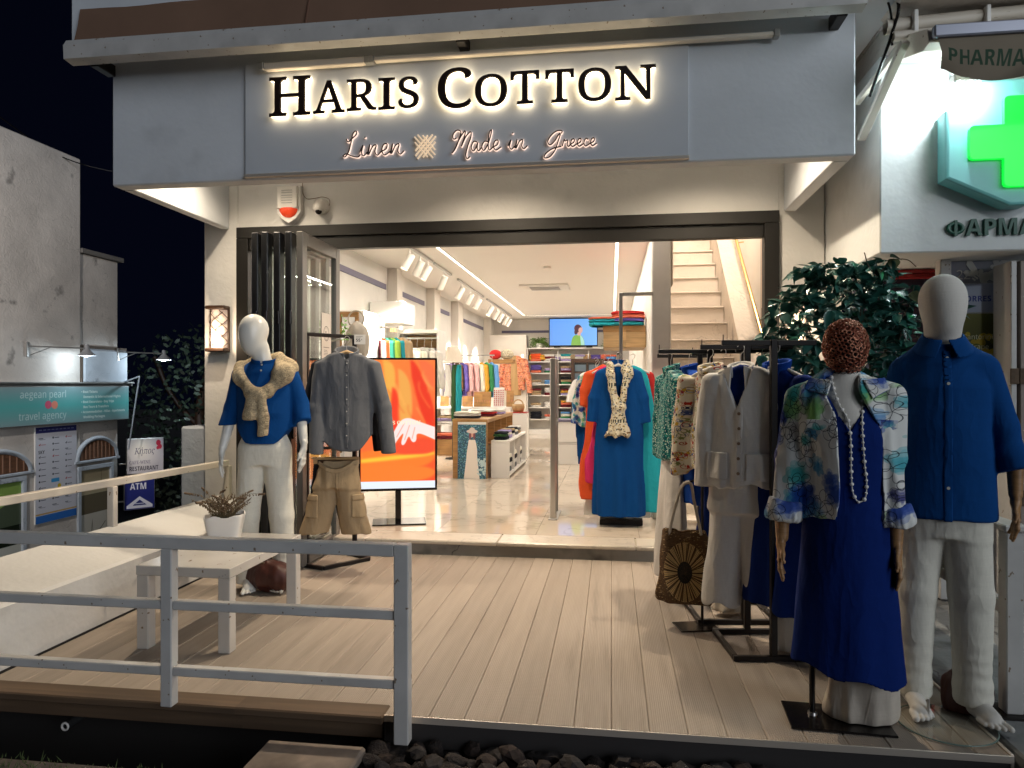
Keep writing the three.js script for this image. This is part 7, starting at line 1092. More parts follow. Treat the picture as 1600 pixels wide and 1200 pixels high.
  for (const [x, m, l, s] of [[-0.17, M.wood, 'brown leather handbag on the lower wall shelf', 0.11], [0.05, M.strip, 'violet handbag with a long strap on the lower wall shelf', 0.08], [0.2, C.sack, 'cream handbag at the end of the lower wall shelf', 0.09]]) { const h = thing('handbag', [-2.9 + x, 1.281, -14.9], l, 'handbag'); mesh('bag_body', net((a, b, c) => smax(Math.max(Math.abs(a) - s * (1 - b * 0.5), Math.abs(c) - 0.05, b - s * 2.2, -b), 0, 0.02) - 0.006, [-s - 0.03, -0.03, -0.09], [s + 0.03, s * 2.2 + 0.04, 0.09], 0.016), m, h); mesh('handle', new THREE.TorusGeometry(s * 0.5, 0.009, 6, 16, PI).translate(0, s * 2.1, 0), m, h); }
  const basket = thing('hanging_basket', [-2.42, 1.9, -15.6], 'wooden tray shelf with a red and a patterned pouch beyond the bags', 'shelf'); mesh('tray', bx(-0.25, 0, -0.2, 0.3, 0.09, 0.2, 0.004), M.wood, basket); mesh('red_pouch', ell2(0.14, 0.11, 0.09).translate(-0.12, 0.2, 0), C.red, basket); mesh('patterned_pouch', ell2(0.15, 0.12, 0.09).translate(0.14, 0.2, 0), C.scarf, basket);
}
// ---------------------------------------------------------------- the travel agency down the lane (its front is the plane x = -11)
{
  const X0 = -11, K = X0 / -7, Z = (z) => z * K, Y = (y) => 1.45 + (y - 1.45) * K;
  const t = thing('agency_building', [X0, -2.4, -13], 'old pale plastered building with an arched shopfront down the lane', 'building'), o = (g) => g.translate(-X0, 2.4, 13);
  mesh('tall_wall', o(bx(X0 - 6, -2.4, Z(-8.636), X0, Y(4.44), 0, 0.02)), M.worn, t);
  mesh('low_wall', o(bx(X0 - 5.5, -2.4, Z(-9.40), X0 - 0.05, Y(3.2), Z(-8.64), 0.015)), M.worn, t);
  mesh('coping', o(bx(X0 - 5.6, Y(3.2), Z(-9.47), X0 + 0.03, Y(3.265), Z(-8.645), 0.012)), std({ color: rgb(0.22, 0.21, 0.2), map: X.worn, roughness: 0.9 }), t);
  mesh('cornice', [o(bx(X0 - 0.04, Y(1.455), Z(-9.62), X0 + 0.12, Y(1.475), -2, 0.006)), o(bx(X0 - 0.04, Y(1.42), Z(-9.62), X0 + 0.07, Y(1.452), -2, 0.006))], M.greyMetal, t);
  // two shallow arches with wooden lunettes over the openings
  const arch = (zc, w, yb, h) => { const p = []; for (let i = 0; i <= 20; i++) { const a = PI * i / 20; p.push([Math.cos(a) * w, Math.sin(a) * h]); } return p; };
  for (const [zc, w, yb, h, seedA] of [[-8.93, 0.38, 0.425, 0.285, 1], [-7.28, 0.5, 0.40, 0.27, 2]]) {
    const p = arch(zc, w * K, yb, h * K); const g = extr(p, 0.03, 0.004).rotateY(PI / 2).translate(X0 + 0.001, Y(yb), Z(zc)); const m = mesh('lunette', o(muv(g)), std({ color: rgb(0.22, 0.11, 0.065), map: X.wood, roughness: 0.7 }), t);
    const c = []; for (let i = 0; i <= 20; i++) { const a = PI * i / 20; c.push([X0 + 0.02, Y(yb) + Math.sin(a) * h * K, Z(zc) - Math.cos(a) * w * K]); } mesh('arch_moulding', o(tube(c, 0.05, 40, 8)), M.wornBlue, t);
    mesh('impost', o(bx(X0 - 0.02, Y(yb - 0.035), Z(zc - w - 0.05), X0 + 0.06, Y(yb), Z(zc + w + 0.05), 0.01)), M.wornBlue, t);
    const bars = []; for (let i = -4; i <= 4; i++) { const z = i * w * K / 5, hh = h * K * Math.sqrt(Math.max(0.02, 1 - (i / 5) ** 2)) * 0.86; bars.push(o(bx(X0 + 0.0322, Y(yb) + 0.02, Z(zc) + z - 0.012, X0 + 0.045, Y(yb) + hh, Z(zc) + z + 0.012))); } mesh('lunette_slat', bars, std({ color: rgb(0.30, 0.16, 0.10), roughness: 0.7 }), t);
  }
  const win = (z0, z1, y0, y1, fn, label) => { const w = new THREE.Group(); w.name = 'window'; t.add(w); const zz0 = Z(z0), zz1 = Z(z1), f = 0.09; mesh('frame', [o(bx(X0 + 0.001, Y(y1) - f, zz0, X0 + 0.05, Y(y1), zz1, 0.006)), o(bx(X0 + 0.001, Y(y0), zz0, X0 + 0.05, Y(y1) - f - 0.001, zz0 + f, 0.006)), o(bx(X0 + 0.001, Y(y0), zz1 - f, X0 + 0.05, Y(y1) - f - 0.001, zz1, 0.006))], M.wornBlue, w); const tx = paint(256, 320, fn); mesh('pane', o(flat(zz1 - zz0 - 2 * f, Y(y1) - f - Y(y0)).rotateY(PI / 2).translate(X0 + 0.006, (Y(y1) - f + Y(y0)) / 2, (zz0 + zz1) / 2)), std({ map: tx, roughness: 0.12 }), w); };
  win(-9.24, -8.56, -0.9, 0.35, (g, w, h) => { g.fillStyle = '#b7a888'; g.fillRect(0, 0, w, h); g.fillStyle = '#6e6450'; g.fillRect(0, 90, w, 70); g.fillStyle = '#c9c2b4'; g.fillRect(0, 160, w, 160); g.strokeStyle = '#7c766a'; g.lineWidth = 4; g.beginPath(); g.moveTo(40, 240); g.quadraticCurveTo(120, 260, 220, 200); g.stroke(); g.beginPath(); g.moveTo(90, 250); g.lineTo(104, 190); g.lineTo(112, 250); g.stroke(); g.fillStyle = '#8d8064'; g.fillRect(180, 10, 5, 60); });
  win(-7.72, -6.6, -1.2, 0.35, (g, w, h) => { g.fillStyle = '#4f5a48'; g.fillRect(0, 0, w, h); g.fillStyle = '#8fae58'; g.beginPath(); g.moveTo(0, 0); g.lineTo(256, 0); g.lineTo(256, 40); g.lineTo(0, 110); g.fill(); g.fillStyle = '#20281c'; g.fillRect(0, 110, w, 50); g.fillStyle = '#c4c4ba'; g.fillRect(0, 160, w, 160); g.strokeStyle = '#23262a'; g.lineWidth = 12; g.beginPath(); g.arc(200, 220, 22, 1, 5.4); g.stroke(); });
  // board of small printed marks
  const bd = thing('notice_board', [X0, Y(-0.28), Z(-8.2)], 'tall white board of many small printed marks between the arched windows', 'notice board');
  const bt = paint(512, 900, (g, w, h) => { g.fillStyle = '#d5d4dc'; g.fillRect(0, 0, w, h); g.fillStyle = '#2c2f6a'; g.fillRect(0, 0, w, 56); g.fillStyle = '#8f93c0'; for (let i = 0; i < 9; i++) g.fillRect(40 + i * 50, 22, 36, 10); g.font = 'bold 44px sans-serif'; g.fillStyle = '#26272c'; g.fillText('SKY', 30, 250); let q = 3; for (let r = 0; r < 12; r++) for (let c = 0; c < 3; c++) { if (r === 2 && c === 0) continue; q = (q * 37 + 11) % 97; const x = 34 + c * 164, y = 110 + r * 58; g.fillStyle = ['#33343c', '#6b6d78', '#b04a52', '#3a3c46', '#7b7d88', '#4a4c58'][q % 6]; if (r === 7 && c === 1) { g.fillStyle = '#3b9ad0'; g.fillRect(x - 10, y - 20, 100, 36); continue; } if (r === 8 && c === 1) { g.fillStyle = '#e0c020'; g.beginPath(); g.arc(x + 90, y, 22, 0, 7); g.fill(); continue; } if (q % 3 === 0) { g.beginPath(); g.arc(x + 12, y - 4, 10, 0, 7); g.fill(); g.fillRect(x + 28, y - 6, 60, 6); } else if (q % 3 === 1) { g.fillRect(x, y - 8, 30 + q % 50, 10); g.fillRect(x + 12, y + 6, 70, 4); } else { g.beginPath(); g.moveTo(x, y); g.lineTo(x + 26, y - 18); g.lineTo(x + 20, y + 8); g.fill(); g.fillRect(x + 30, y - 4, 56, 5); } } g.fillStyle = '#c8a060'; g.fillRect(0, h - 90, w, 14); g.fillStyle = '#2f6fc0'; g.fillRect(0, h - 70, w, 70); });
  mesh('board', bx(0.002, 0, -0.54, 0.03, Y(0.92) - Y(-0.28), 0.54, 0.004), M.white, bd); mesh('print', flat(1.06, Y(0.92) - Y(-0.28) - 0.02).rotateY(PI / 2).translate(0.0315, (Y(0.92) - Y(-0.28)) / 2, 0), std({ map: bt, roughness: 0.5 }), bd);
  // the sign above
  const sg = thing('agency_sign', [X0, Y(0.945), Z(-8.2)], 'long turquoise travel agency sign with pale letters across the old building', 'sign');
  const z0 = Z(-9.5), z1 = Z(-7.0), L = z1 - z0, H = Y(1.42) - Y(0.945), zc = (z0 + z1) / 2 - Z(-8.2);
  const st = paint(1024, 200, (g, w, h) => { const b = g.createLinearGradient(0, 0, 0, h); b.addColorStop(0, '#8aa0a4'); b.addColorStop(0.5, '#58b0ac'); b.addColorStop(1, '#88a4a6'); g.fillStyle = b; g.fillRect(0, 0, w, h); g.fillStyle = '#c4dcda'; g.font = '52px sans-serif'; g.fillText('aegean pearl', 232, 58); g.fillText('travel agency', 225, 172); g.fillStyle = '#d85a78'; g.beginPath(); g.arc(410, 96, 22, 0, 7); g.fill(); g.fillStyle = '#e89078'; g.beginPath(); g.arc(452, 98, 22, 0, 7); g.fill(); g.fillStyle = '#e4f0ea'; g.font = 'bold 19px sans-serif'; ['Boat Tickets', 'Domestic & International Flights', 'Boat Excursions - Day Trips', 'Bus Tours & Transfers', 'Accommodation - Villas - Apartments', 'Wedding Packages'].forEach((s, i) => { g.fillText((i % 2 ? '   ' : '• ') + s, 640, 36 + i * 29); }); });
  mesh('box', bx(0.01, 0, zc - L / 2, 0.11, H, zc + L / 2, 0.006), M.greyMetal, sg); mesh('sign_face', flat(L - 0.02, H - 0.02).rotateY(PI / 2).translate(0.1115, H / 2, zc), std({ map: st, roughness: 0.4 }), sg);
  mesh('end_bracket', [bar([0.0, H + 0.1, zc - L / 2 - 0.03], [0.35, H + 0.22, zc - L / 2 - 0.03], 0.03), bar([0.35, H + 0.22, zc - L / 2 - 0.03], [0.08, -0.7, zc - L / 2 - 0.03], 0.025)], M.wornBlue, sg);
  const sb = thing('wall_panel', [X0, Y(1.46), Z(-9.12)], 'rusty-edged white sheet metal panel above the end of the agency sign', 'panel'); mesh('sheet', bx(-0.06, 0, -0.70, 0.02, Y(1.93) - Y(1.46), 0.68, 0.04), M.wornBlue, sb); mesh('rust_frame', [bx(-0.05, 0.0, 0.681, 0.0, 0.78, 0.75, 0.005), bx(-0.05, Y(1.93) - Y(1.46) + 0.001, -0.68, 0.0, Y(1.93) - Y(1.46) + 0.06, 0.75, 0.005)], std({ color: rgb(0.12, 0.09, 0.07), map: X.worn, roughness: 0.95 }), sb);
  const lampAt = (z, len, label) => { const l = thing('gooseneck_lamp', [X0, Y(1.87), z], label, 'wall lamp', 'grey wall lamps over the agency sign'); mesh('arm', bar([0.02, 0.06, 0.42], [0.5, 0.06, -0.5], 0.028), M.greyMetal, l); mesh('stay', bar([0.02, -0.12, 0.40], [0.2, 0.05, 0.08], 0.016), M.greyMetal, l); mesh('wall_plate', cb(0.03, 0.28, 0.06, 0.015, 0, 0.42, 0.004), M.greyMetal, l); mesh('shade', lathe([[0.04, 0.14], [0.05, 0.04], [0.1, -0.02], [0.17, -0.08], [0.17, -0.09], [0.09, -0.03], [0.035, 0.03]], 24).translate(0.5, 0, -0.52), std({ color: rgb(0.3, 0.3, 0.31), roughness: 0.5, side: THREE.DoubleSide }), l); mesh('bulb_light', ell2(0.085, 0.05, 0.085).translate(0.5, -0.06, -0.52), std({ color: rgb(0.9, 0.9, 0.9), emissive: rgb(0.75, 0.95, 1), emissiveIntensity: 5 }), l); const q = new THREE.PointLight(new THREE.Color(0.76, 0.92, 1.04), z > -13 ? 2.2 : 8); q.position.set(X0 + 0.5, Y(1.87) - 0.125, z - 0.52); q.castShadow = true; q.shadow.radius = 3; scene.add(q); };
  lampAt(Z(-8.02), 0, 'grey wall lamp over the middle of the agency sign'); lampAt(Z(-9.62), 0, 'grey wall lamp past the corner of the agency building');
  const wire = thing('overhead_wire', [X0, 6, -13], 'thin dark wire hanging across the tall pale wall', 'wire'); mesh('strand', tube([[0.04, 6.4 - 6, 2], [0.04, 0.02, -0.2], [1.4, -0.12, -1.3], [5, -0.3, -2.5], [7.4, 0.2, 6.9]].map(([x, y, z]) => [x, y, z]), 0.012, 60, 5), M.black, wire);
  // restaurant and bank signs on the dark side of the lane
  const signBox = (name, z0, z1, y0, y1, fn, label, pw, ph, em) => { const s = thing(name, [X0, Y(y0), (Z(z0) + Z(z1)) / 2], label, 'sign'), w = Math.abs(Z(z1) - Z(z0)) * 0.64, h = Y(y1) - Y(y0); mesh('box', cb(w, h, 0.1, 0, h / 2, 0, 0.006), M.greyMetal, s); mesh('sign_face', flat(w - 0.02, h - 0.02, 0, h / 2, 0.0515), std({ map: paint(pw, ph, fn), emissiveMap: null, roughness: 0.4, emissive: rgb(0, 0, 0) }), s); mesh('bracket', bar([-w / 2 - 0.15, h * 0.3, 0], [-w / 2, h * 0.3, 0], 0.03), M.greyMetal, s); s.rotation.y = 0.85; return s; };
  const kip = signBox('restaurant_sign', -9.56, -10.36, 0.1, 0.63, (g, w, h) => { const b = g.createRadialGradient(150, 60, 10, 150, 80, 240); b.addColorStop(0, '#f2ece2'); b.addColorStop(1, '#b9b4bc'); g.fillStyle = b; g.fillRect(0, 0, w, h); g.fillStyle = '#c0304a'; for (const [x, y, r] of [[345, 40, 26], [362, 74, 22], [338, 84, 16]]) { g.beginPath(); g.arc(x, y, r, 0, 7); g.fill(); } g.fillStyle = '#55506a'; g.font = 'italic 74px serif'; g.fillText('Κήπος', 76, 132); g.fillStyle = '#7a7288'; g.font = 'bold 40px serif'; g.fillText('CAFE-WINE', 20, 218); g.fillStyle = '#33303f'; g.font = 'bold 52px sans-serif'; g.fillText('RESTAURANT', 20, 276, 360); }, 'pale restaurant sign with a red flower beyond the agency', 400, 300);
  signBox('bank_sign', -9.5, -10.15, -0.42, 0.03, (g, w, h) => { g.fillStyle = '#242c78'; g.fillRect(0, 0, w, h); g.fillStyle = '#e6e6f0'; g.font = 'bold 92px sans-serif'; g.fillText('ATM', 60, 100); g.beginPath(); g.moveTo(20, 290); g.lineTo(20, 262); g.lineTo(170, 170); g.lineTo(320, 262); g.lineTo(320, 290); g.fill(); g.fillStyle = '#242c78'; g.beginPath(); g.moveTo(90, 262); g.lineTo(170, 205); g.lineTo(250, 262); g.fill(); g.fillStyle = '#e6e6f0'; g.fillRect(120, 240, 100, 8); }, 'dark blue cash machine sign below the restaurant sign', 340, 300);
  const rl = new THREE.SpotLight(new THREE.Color(1, 0.86, 0.7), 2.2, 0, 0.5, 0.8); rl.position.set(X0 + 1.0, Y(0.8), Z(-9.9) + 0.9); rl.target = kip; rl.castShadow = true; scene.add(rl);
  const ll = thing('street_lamp', [-8.4, -2.4, -5.6], 'street lamp in the lane shining on the tall pale wall', 'street lamp'); mesh('post', cyl(0.06, 0.04, 6.9, 16), M.greyMetal, ll); mesh('lamp_head', turned(cyl(0.05, 0.2, 0.2, 24), 0.5, 0, 0.3, 0, 6.95, 0), M.greyMetal, ll); mesh('lamp_globe', new THREE.SphereGeometry(0.13, 18, 12).translate(-0.03, 6.93, -0.04), M.spotFace, ll);
  const lq = new THREE.SpotLight(new THREE.Color(1, 0.95, 0.91), 80, 0, 0.85, 0.6); lq.position.set(-8.46, 4.5, -5.72); lq.target.position.set(-11, 1.6, -11.5); lq.castShadow = true; lq.shadow.radius = 6; scene.add(lq, lq.target);
  // dark tree behind
  const tr = thing('tree', [X0 - 0.3, -2.4, -18.6], 'dark leafy tree standing beyond the corner of the agency building', 'tree'); mesh('trunk', [tube([[0, 0, 0], [0.1, 1.6, 0.1], [-0.1, 3, 0], [0.3, 4.4, 0.1]], 0.14, 20, 8), tube([[-0.1, 2.6, 0], [-0.8, 3.6, 0.3], [-1.2, 4.6, 0.4]], 0.07, 12, 6), tube([[0.0, 2.4, 0], [0.9, 3.1, 0.4], [1.5, 4.0, 0.6]], 0.07, 12, 6)], M.darkWood, tr);
  const lg = new THREE.CircleGeometry(0.09, 5).scale(1, 0.52, 1), lv = []; for (let i = 0; i < 5200; i++) { const v = V(rr(-1, 1), rr(-1, 1), rr(-1, 1)); if (v.length() > 1 || vn(v.x * 3.2, v.y * 3.2, v.z * 3.2) < -0.12) continue; const g = lg.clone(); turned(g, rr(-1.5, 1.5), rr(-3, 3), rr(-1, 1), v.x * 2.7 + 0.5, 3.4 + v.y * 2.3, v.z * 2.0); lv.push(g); }
  tag(mesh('crown', lv, std({ color: rgb(0.035, 0.055, 0.035), roughness: 0.55, side: THREE.DoubleSide }), tr), null, null, null, 'stuff');
  const bs = thing('shrub', [X0 + 1.2, -2.4, -16.4], 'dark shrub below the tree beside the lane signs', 'shrub'), sv = []; for (let i = 0; i < 1500; i++) { const v = V(rr(-1, 1), rr(-1, 1), rr(-1, 1)); if (v.length() > 1) continue; const g = lg.clone(); turned(g, rr(-1.5, 1.5), rr(-3, 3), rr(-1, 1), v.x * 1.5, 1.1 + v.y * 1.3, v.z * 1.0); sv.push(g); } tag(mesh('foliage', sv, std({ color: rgb(0.02, 0.03, 0.018), roughness: 0.7, side: THREE.DoubleSide }), bs), null, null, null, 'stuff'); mesh('stem', tube([[0, 0, 0], [0.05, 0.6, 0], [0, 1.2, 0.1]], 0.03, 8, 6), M.darkWood, bs);
}

// ---------------------------------------------------------------- the pharmacy next door
{
  const t = thing('pharmacy_building', [3.2, 0, -5], 'pale pharmacy front with a deep bulkhead beside the clothes shop', 'pharmacy'), o = (g) => g.translate(-3.2, 0, 5);
  const pw = std({ color: rgb(0.76, 0.79, 0.80), map: X.plaster, bumpMap: X.plasterB, bumpScale: 0.004, roughness: 0.85 });
  mesh('bulkhead', o(bx(1.71, 2.29, -6.4, 5.2, 3.56, -4.88, 0.008)), pw, t); mesh('upper_wall', o(bx(1.73, 3.75, -6.6, 5.4, 7.5, -4.95)), M.worn, t); mesh('soffit', o(bx(1.73, 3.562, -6.4, 5.2, 3.74, -4.72, 0.01)), M.worn, t);
  mesh('left_return', o(bx(1.702, -0.01, -6.5, 1.83, 2.288, -6.05)), M.wall, t);
  const dark = std({ color: rgb(0.08, 0.09, 0.13), roughness: 0.15 });
  mesh('shop_glass', o(bx(1.835, 0.0, -5.82, 2.385, 2.288, -5.78)), dark, t); mesh('door_column', o(bx(2.19, 0, -5.24, 2.262, 2.288, -5.16, 0.006)), M.rail, t);
  mesh('red_frame', [o(bx(1.80, 2.26, -5.62, 2.40, 2.285, -5.56)), o(bx(1.80, 2.225, -5.64, 2.40, 2.258, -5.58, 0.004)), o(bx(2.33, 0.3, -5.64, 2.40, 2.224, -5.58, 0.004))], M.red, t);
  mesh('side_glass', o(bx(2.263, 0.0, -5.30, 3.6, 2.288, -5.26)), std({ color: rgb(0.34, 0.35, 0.42), roughness: 0.22 }), t); mesh('back_wall', o(bx(1.71, 0, -9, 5.2, 2.288, -8.8)), M.soil, t);
  // letters in the dark pane and the house number
  const words = (str, font, size, d) => new THREE.ExtrudeGeometry(font.generateShapes(str, size), { depth: d, bevelEnabled: false, curveSegments: 6 });
  const word1 = thing('window_letters', [2.045, 2.02, -5.775], 'white letters on the dark glass below the red frame', 'lettering'); mesh('letter', words('AU', sans, 0.06, 0.003), M.white, word1);
  const num = thing('house_number', [2.33, 2.295 - 0.04, -5.255], 'white number 22 high on the grey glass', 'house number'); mesh('digit', words('22', sans, 0.062, 0.003).translate(0, -0.09, 0), M.white, num);
  // bee stickers
  const beeShapes = () => { const w = (a, l, b) => turned(extr([[0, 0], [l * 0.35, b], [l * 0.8, b * 1.1], [l, b * 0.3], [l * 0.85, -b * 0.4], [l * 0.3, -b * 0.3]], 0.002), 0, 0, a); return [w(0.3, 0.12, 0.03), w(-0.5, 0.1, 0.026), w(PI - 0.3, 0.12, 0.03), w(PI + 0.5, 0.1, 0.026), ...[0, 1, 2].map((i) => cb(0.045 - i * 0.009, 0.011, 0.002, 0, -0.012 - i * 0.018, 0.001)), new THREE.CylinderGeometry(0.016, 0.016, 0.002, 12).rotateX(PI / 2).translate(0, 0.02, 0.001)]; };
  const bee = thing('bee_sticker', [2.475, 2.20, -5.256], 'white bee sticker nearest the house number', 'sticker', 'white bee stickers on the pharmacy glass'); mesh('print', beeShapes(), M.white, bee); bee.rotation.z = -0.7;
  [[2.58, 2.235, 1.0, 'second white bee sticker from the house number'], [2.68, 2.19, 3.1, 'white bee sticker shown head down beside the shutters'], [2.80, 2.25, 0.6, 'white bee sticker above the folded shutters'], [2.70, 2.28, -1.2, 'white bee sticker at the top edge of the glass']].forEach(([x, y, r, l]) => { const c = copyOf(bee, [x, y, -5.256], 0, l); c.rotation.z = r; });
  const poster = (name, x0, y0, w, h, pw2, ph, fn, label) => { const p = thing(name, [x0 + w / 2, y0, -5.25], label, 'poster'); mesh('sheet', cb(w, h, 0.006, 0, h / 2, 0), M.white, p); mesh('print', flat(w - 0.004, h - 0.004, 0, h / 2, 0.0042), std({ map: paint(pw2, ph, fn), roughness: 0.5 }), p); return p; };
  poster('brand_poster', 2.30, 1.935, 0.30, 0.20, 256, 170, (g) => { g.fillStyle = '#a9b0c8'; g.fillRect(0, 0, 256, 170); g.fillStyle = '#28388c'; g.font = 'bold 46px sans-serif'; g.fillText('KORRES', 44, 106, 196); }, 'pale blue poster with dark blue capitals behind the bald head');
  poster('grape_poster', 2.30, 1.52, 0.30, 0.41, 256, 350, (g, w, h) => { const b = g.createLinearGradient(0, 0, w, h); b.addColorStop(0, '#7d7a3c'); b.addColorStop(0.5, '#4b4c20'); b.addColorStop(1, '#2c2c1c'); g.fillStyle = b; g.fillRect(0, 0, w, h); for (let i = 0; i < 26; i++) { g.fillStyle = ['#a98e1c', '#6f7420', '#c0a52c', '#585c18'][i % 4]; g.beginPath(); g.arc(rr(40, 240), rr(120, 340), rr(14, 32), 0, 7); g.fill(); } g.fillStyle = '#d2cdae'; g.font = '40px sans-serif'; g.fillText('Santorini', 62, 150, 170); g.fillText('Grape', 92, 208, 110); g.fillRect(90, 236, 140, 3); }, 'yellow and green grape poster behind the blue shirt shoulder');
  // folded shutters
  ['white folded shutter leaf nearest the grape poster', 'second folded shutter leaf with a brown edge', 'third folded shutter leaf beside the frame edge'].forEach((l, i) => { const s = thing('shutter_leaf', [2.555 + i * 0.055, 0, -5.06], l, 'shutter', 'folded shutter leaves of the pharmacy'); mesh('leaf_panel', bx(-0.017, 0.02, -0.14, 0.017, 2.24, 0.08, 0.004), i % 2 ? std({ color: rgb(0.25, 0.2, 0.17), roughness: 0.6 }) : M.rail, s); for (const y of [0.72, 1.5]) mesh('hinge', cb(0.05, 0.10, 0.012, 0, y, 0.087, 0.002), M.brownBeam, s); });
  // the cross sign
  const cs = thing('pharmacy_cross', [2.46, 2.93, -4.88], 'glowing green pharmacy cross on a turquoise eight-sided plate', 'pharmacy sign'), teal = std({ color: rgb(0.20, 0.56, 0.56), roughness: 0.4 });
  const oct = (a, b, c) => [[-a, c], [-a + 0.19, b], [a - 0.19, b], [a, c], [a, -c], [a * 0.12, -b], [-a * 0.12, -b], [-a, -c]];
  mesh('plate', extr(oct(0.395, 0.37, 0.20), 0.10, 0.018).translate(0, 0.0, 0.02), teal, cs); mesh('back_box', extr(oct(0.37, 0.34, 0.18), 0.02), M.greyMetal, cs);
  const r = 0.035, A = 0.335, B = 0.125, q = new THREE.Shape(), pts = [[-B, A], [B, A], [B, B], [A, B], [A, -B], [B, -B], [B, -A], [-B, -A], [-B, -B], [-A, -B], [-A, B], [-B, B]];
  pts.forEach((p, i) => { const a = pts[(i + 11) % 12], b = pts[(i + 1) % 12], inner = Math.abs(p[0]) === B && Math.abs(p[1]) === B, u = [p[0] + Math.sign(a[0] - p[0]) * r, p[1] + Math.sign(a[1] - p[1]) * r], v = [p[0] + Math.sign(b[0] - p[0]) * r, p[1] + Math.sign(b[1] - p[1]) * r]; if (inner) i ? q.lineTo(...p) : q.moveTo(...p); else { i ? q.lineTo(...u) : q.moveTo(...u); q.quadraticCurveTo(...p, ...v); } });
  mesh('cross_light', new THREE.ExtrudeGeometry(q, { depth: 0.03, bevelEnabled: false, curveSegments: 8 }).scale(0.93, 0.82, 1).translate(0.02, -0.005, 0.139), std({ color: rgb(0.02, 0.3, 0.05), emissive: rgb(0.004, 1, 0.05), emissiveIntensity: 1.0, roughness: 0.4 }), cs);
  const gl = new THREE.RectAreaLight(new THREE.Color(0.02, 1, 0.12), 1.0, 0.5, 0.5); gl.position.set(2.48, 2.93, -4.70); gl.lookAt(2.48, 2.93, 0); scene.add(gl);
  // raised letters
  const lt = thing('pharmacy_letters', [2.105, 2.385, -4.878], 'dark green raised capitals along the bottom of the pharmacy bulkhead', 'lettering'), gm = std({ color: rgb(0.004, 0.075, 0.045), roughness: 0.4 });
  const phi = [new THREE.TorusGeometry(0.036, 0.013, 6, 24).scale(1.15, 0.85, 0.8).translate(0.05, 0.05, 0.012), cb(0.02, 0.10, 0.02, 0.05, 0.05, 0.012, 0.002)]; mesh('letter', phi, gm, lt);
  let cx = 0.108; for (const ch of 'ΑΡΜΑΚΕΙΟ') { const la = { 'Α': 'A', 'Ρ': 'P', 'Μ': 'M', 'Κ': 'K', 'Ε': 'E', 'Ι': 'I', 'Ο': 'O' }[ch], g = words(la, sansBold, 0.105, 0.02); g.computeBoundingBox(); const w = g.boundingBox.max.x - g.boundingBox.min.x; g.translate(cx - g.boundingBox.min.x, 0, 0.003); mesh('letter', g, gm, lt); cx += w + 0.014; }
  // its awning with the lettered valance
  const aw = thing('pharmacy_awning', [3.4, 3.4, -4.4], 'grey awning cassette with a sagging lettered valance above the green cross', 'awning'), p = (g) => g.translate(-3.4, -3.4, 4.4);
  mesh('cassette', p(profX([[-4.28, 3.36], [-4.36, 3.35], [-4.86, 3.50], [-4.86, 3.60], [-4.62, 3.56], [-4.30, 3.44]], 1.76, 5.2, 0.004)), M.railCream, aw); mesh('front_bar', p(bx(1.77, 3.37, -4.279, 5.2, 3.44, -4.235, 0.008)), std({ color: rgb(0.30, 0.31, 0.38), roughness: 0.4, metalness: 0.4 }), aw);
  const vt = paint(1024, 128, (g, w, h) => { g.fillStyle = '#7a6f60'; g.fillRect(0, 0, w, h); g.fillStyle = '#26402e'; g.font = 'bold 56px sans-serif'; g.font = 'bold 62px sans-serif'; g.fillText('PHARMACY', 20, 88, 400); });
  const vp = [], vu = [], vi = []; for (let i = 0; i <= 80; i++) for (let j = 0; j <= 8; j++) { const u = i / 80, v = j / 8, x = 1.795 + u * 1.7, sag = 0.215 + 0.028 * Math.sin(u * 5) - 0.05 * Math.exp(-((u * 22) ** 2)); vp.push(x + 0.02 * v * (u < 0.1 ? 1 : 0), 3.372 - v * sag, -4.26 + 0.035 * Math.sin(u * 14 + v * 3) * v + 0.02 * Math.sin(u * 31 + v * 5) * v); vu.push(u, 1 - v); } for (let i = 0; i < 80; i++) for (let j = 0; j < 8; j++) { const a = i * 9 + j; vi.push(a, a + 1, a + 10, a, a + 10, a + 9); }
  const vg = new THREE.BufferGeometry(); vg.setAttribute('position', new THREE.Float32BufferAttribute(vp, 3)); vg.setAttribute('uv', new THREE.Float32BufferAttribute(vu, 2)); vg.setIndex(vi); vg.computeVertexNormals(); mesh('valance', p(vg), std({ map: vt, color: rgb(0.85, 0.85, 0.85), roughness: 0.9, side: THREE.DoubleSide }), aw);
  mesh('arm', [p(bar([1.62, 3.05, -4.95], [1.70, 3.45, -4.45], 0.05, 0.03)), p(bar([1.60, 3.30, -4.98], [1.78, 3.55, -4.62], 0.035)), p(cyl(0.035, 0.035, 0.14, 14, 1.84, 3.42, -4.6))], M.railCream, aw);
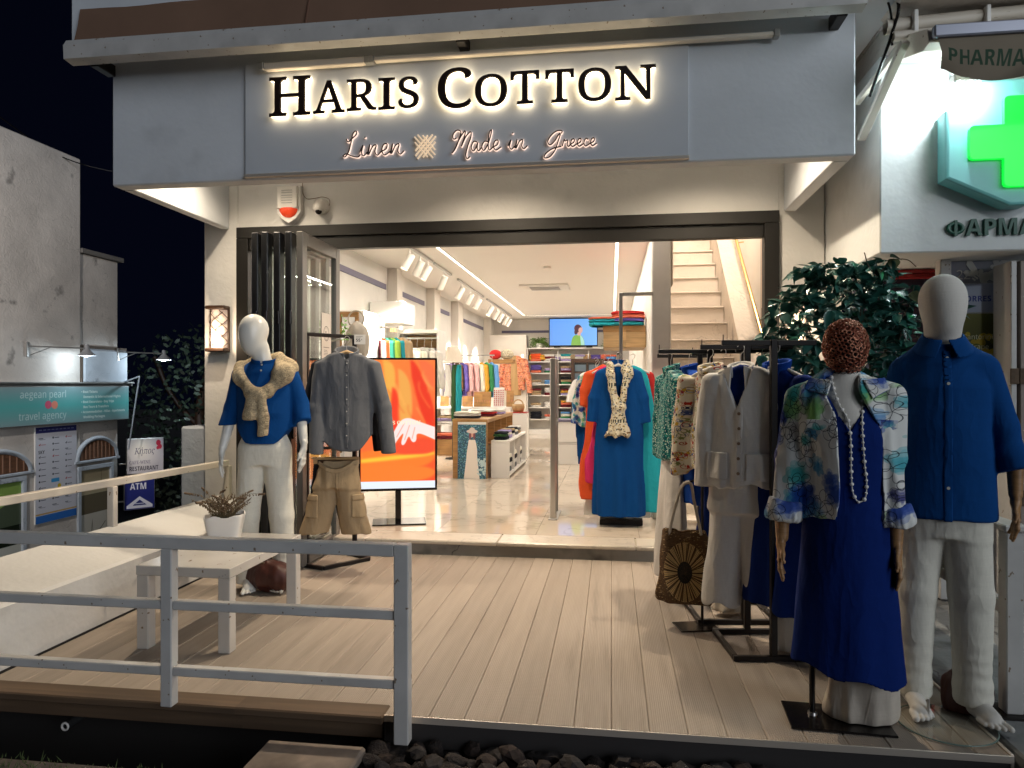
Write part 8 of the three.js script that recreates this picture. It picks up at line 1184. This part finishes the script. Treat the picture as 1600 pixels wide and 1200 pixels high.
  const pp = thing('wall_pipes', [2.4, 3.62, -4.7], 'white pipes and gutter running above the pharmacy awning', 'pipes'); mesh('pipe', [tube([[-0.75, 0.0, 0.08], [0.5, 0.05, 0.08], [2.5, 0.10, 0.08]], 0.045, 20, 12), tube([[-0.72, -0.08, 0.12], [-0.2, -0.06, 0.12], [2.4, 0.0, 0.12]], 0.03, 16, 10)], M.railCream, pp); for (const x of [-0.6, -0.2, 0.5]) mesh('clip', cb(0.025, 0.13, 0.1, x, 0.0, 0.1, 0.004), M.white, pp); mesh('gutter', bx(-0.72, 0.10, -0.1, 2.6, 0.20, 0.30, 0.02), M.worn, pp); mesh('cable', [tube([[-0.76, 0.25, 0.1], [-0.7, 0.1, 0.15], [-0.72, -0.05, 0.1], [-0.78, -0.35, -0.1]], 0.01, 20, 6), tube([[-0.8, 0.25, 0.12], [-0.74, 0.08, 0.13], [-0.7, -0.1, 0.05]], 0.007, 20, 6)], M.black, pp);
  const sl = thing('street_lamp', [3.15, -0.012, -1.9], 'slim street lamp standing on the pavement in front of the pharmacy', 'street lamp'); mesh('post', cyl(0.05, 0.035, 3.7, 16), M.greyMetal, sl); mesh('foot', cyl(0.09, 0.07, 0.12, 16), M.greyMetal, sl); mesh('lamp_head', cyl(0.05, 0.17, 0.16, 24, 0, 3.78, 0), M.greyMetal, sl); mesh('lamp_globe', new THREE.SphereGeometry(0.12, 20, 14).translate(0, 3.74, 0), M.spotFace, sl);
  const up = new THREE.PointLight(new THREE.Color(0.90, 1.0, 1.02), 5.5); up.position.set(3.15, 3.73, -1.9); up.castShadow = true; up.shadow.radius = 5; scene.add(up);
  // flood lamp under the awning
  const fl = thing('flood_lamp', [2.13, 3.28, -4.70], 'small white flood lamp under the pharmacy awning lighting the bulkhead', 'lamp'); mesh('housing', cb(0.14, 0.06, 0.08, 0, 0.03, 0, 0.01), M.greyMetal, fl); mesh('lamp_glass', cb(0.12, 0.004, 0.07, 0, -0.003, 0), std({ color: rgb(0.9, 0.9, 0.9), emissive: rgb(0.85, 1, 1), emissiveIntensity: 6 }), fl); mesh('bracket', bar([0, 0.06, 0], [0, 0.09, -0.18], 0.02), M.greyMetal, fl);
  const l = new THREE.PointLight(new THREE.Color(0.86, 0.98, 1.02), 2.9); l.position.set(2.13, 3.25, -4.70); l.castShadow = true; l.shadow.radius = 2.5; scene.add(l);
}
renderer.render(scene, camera);
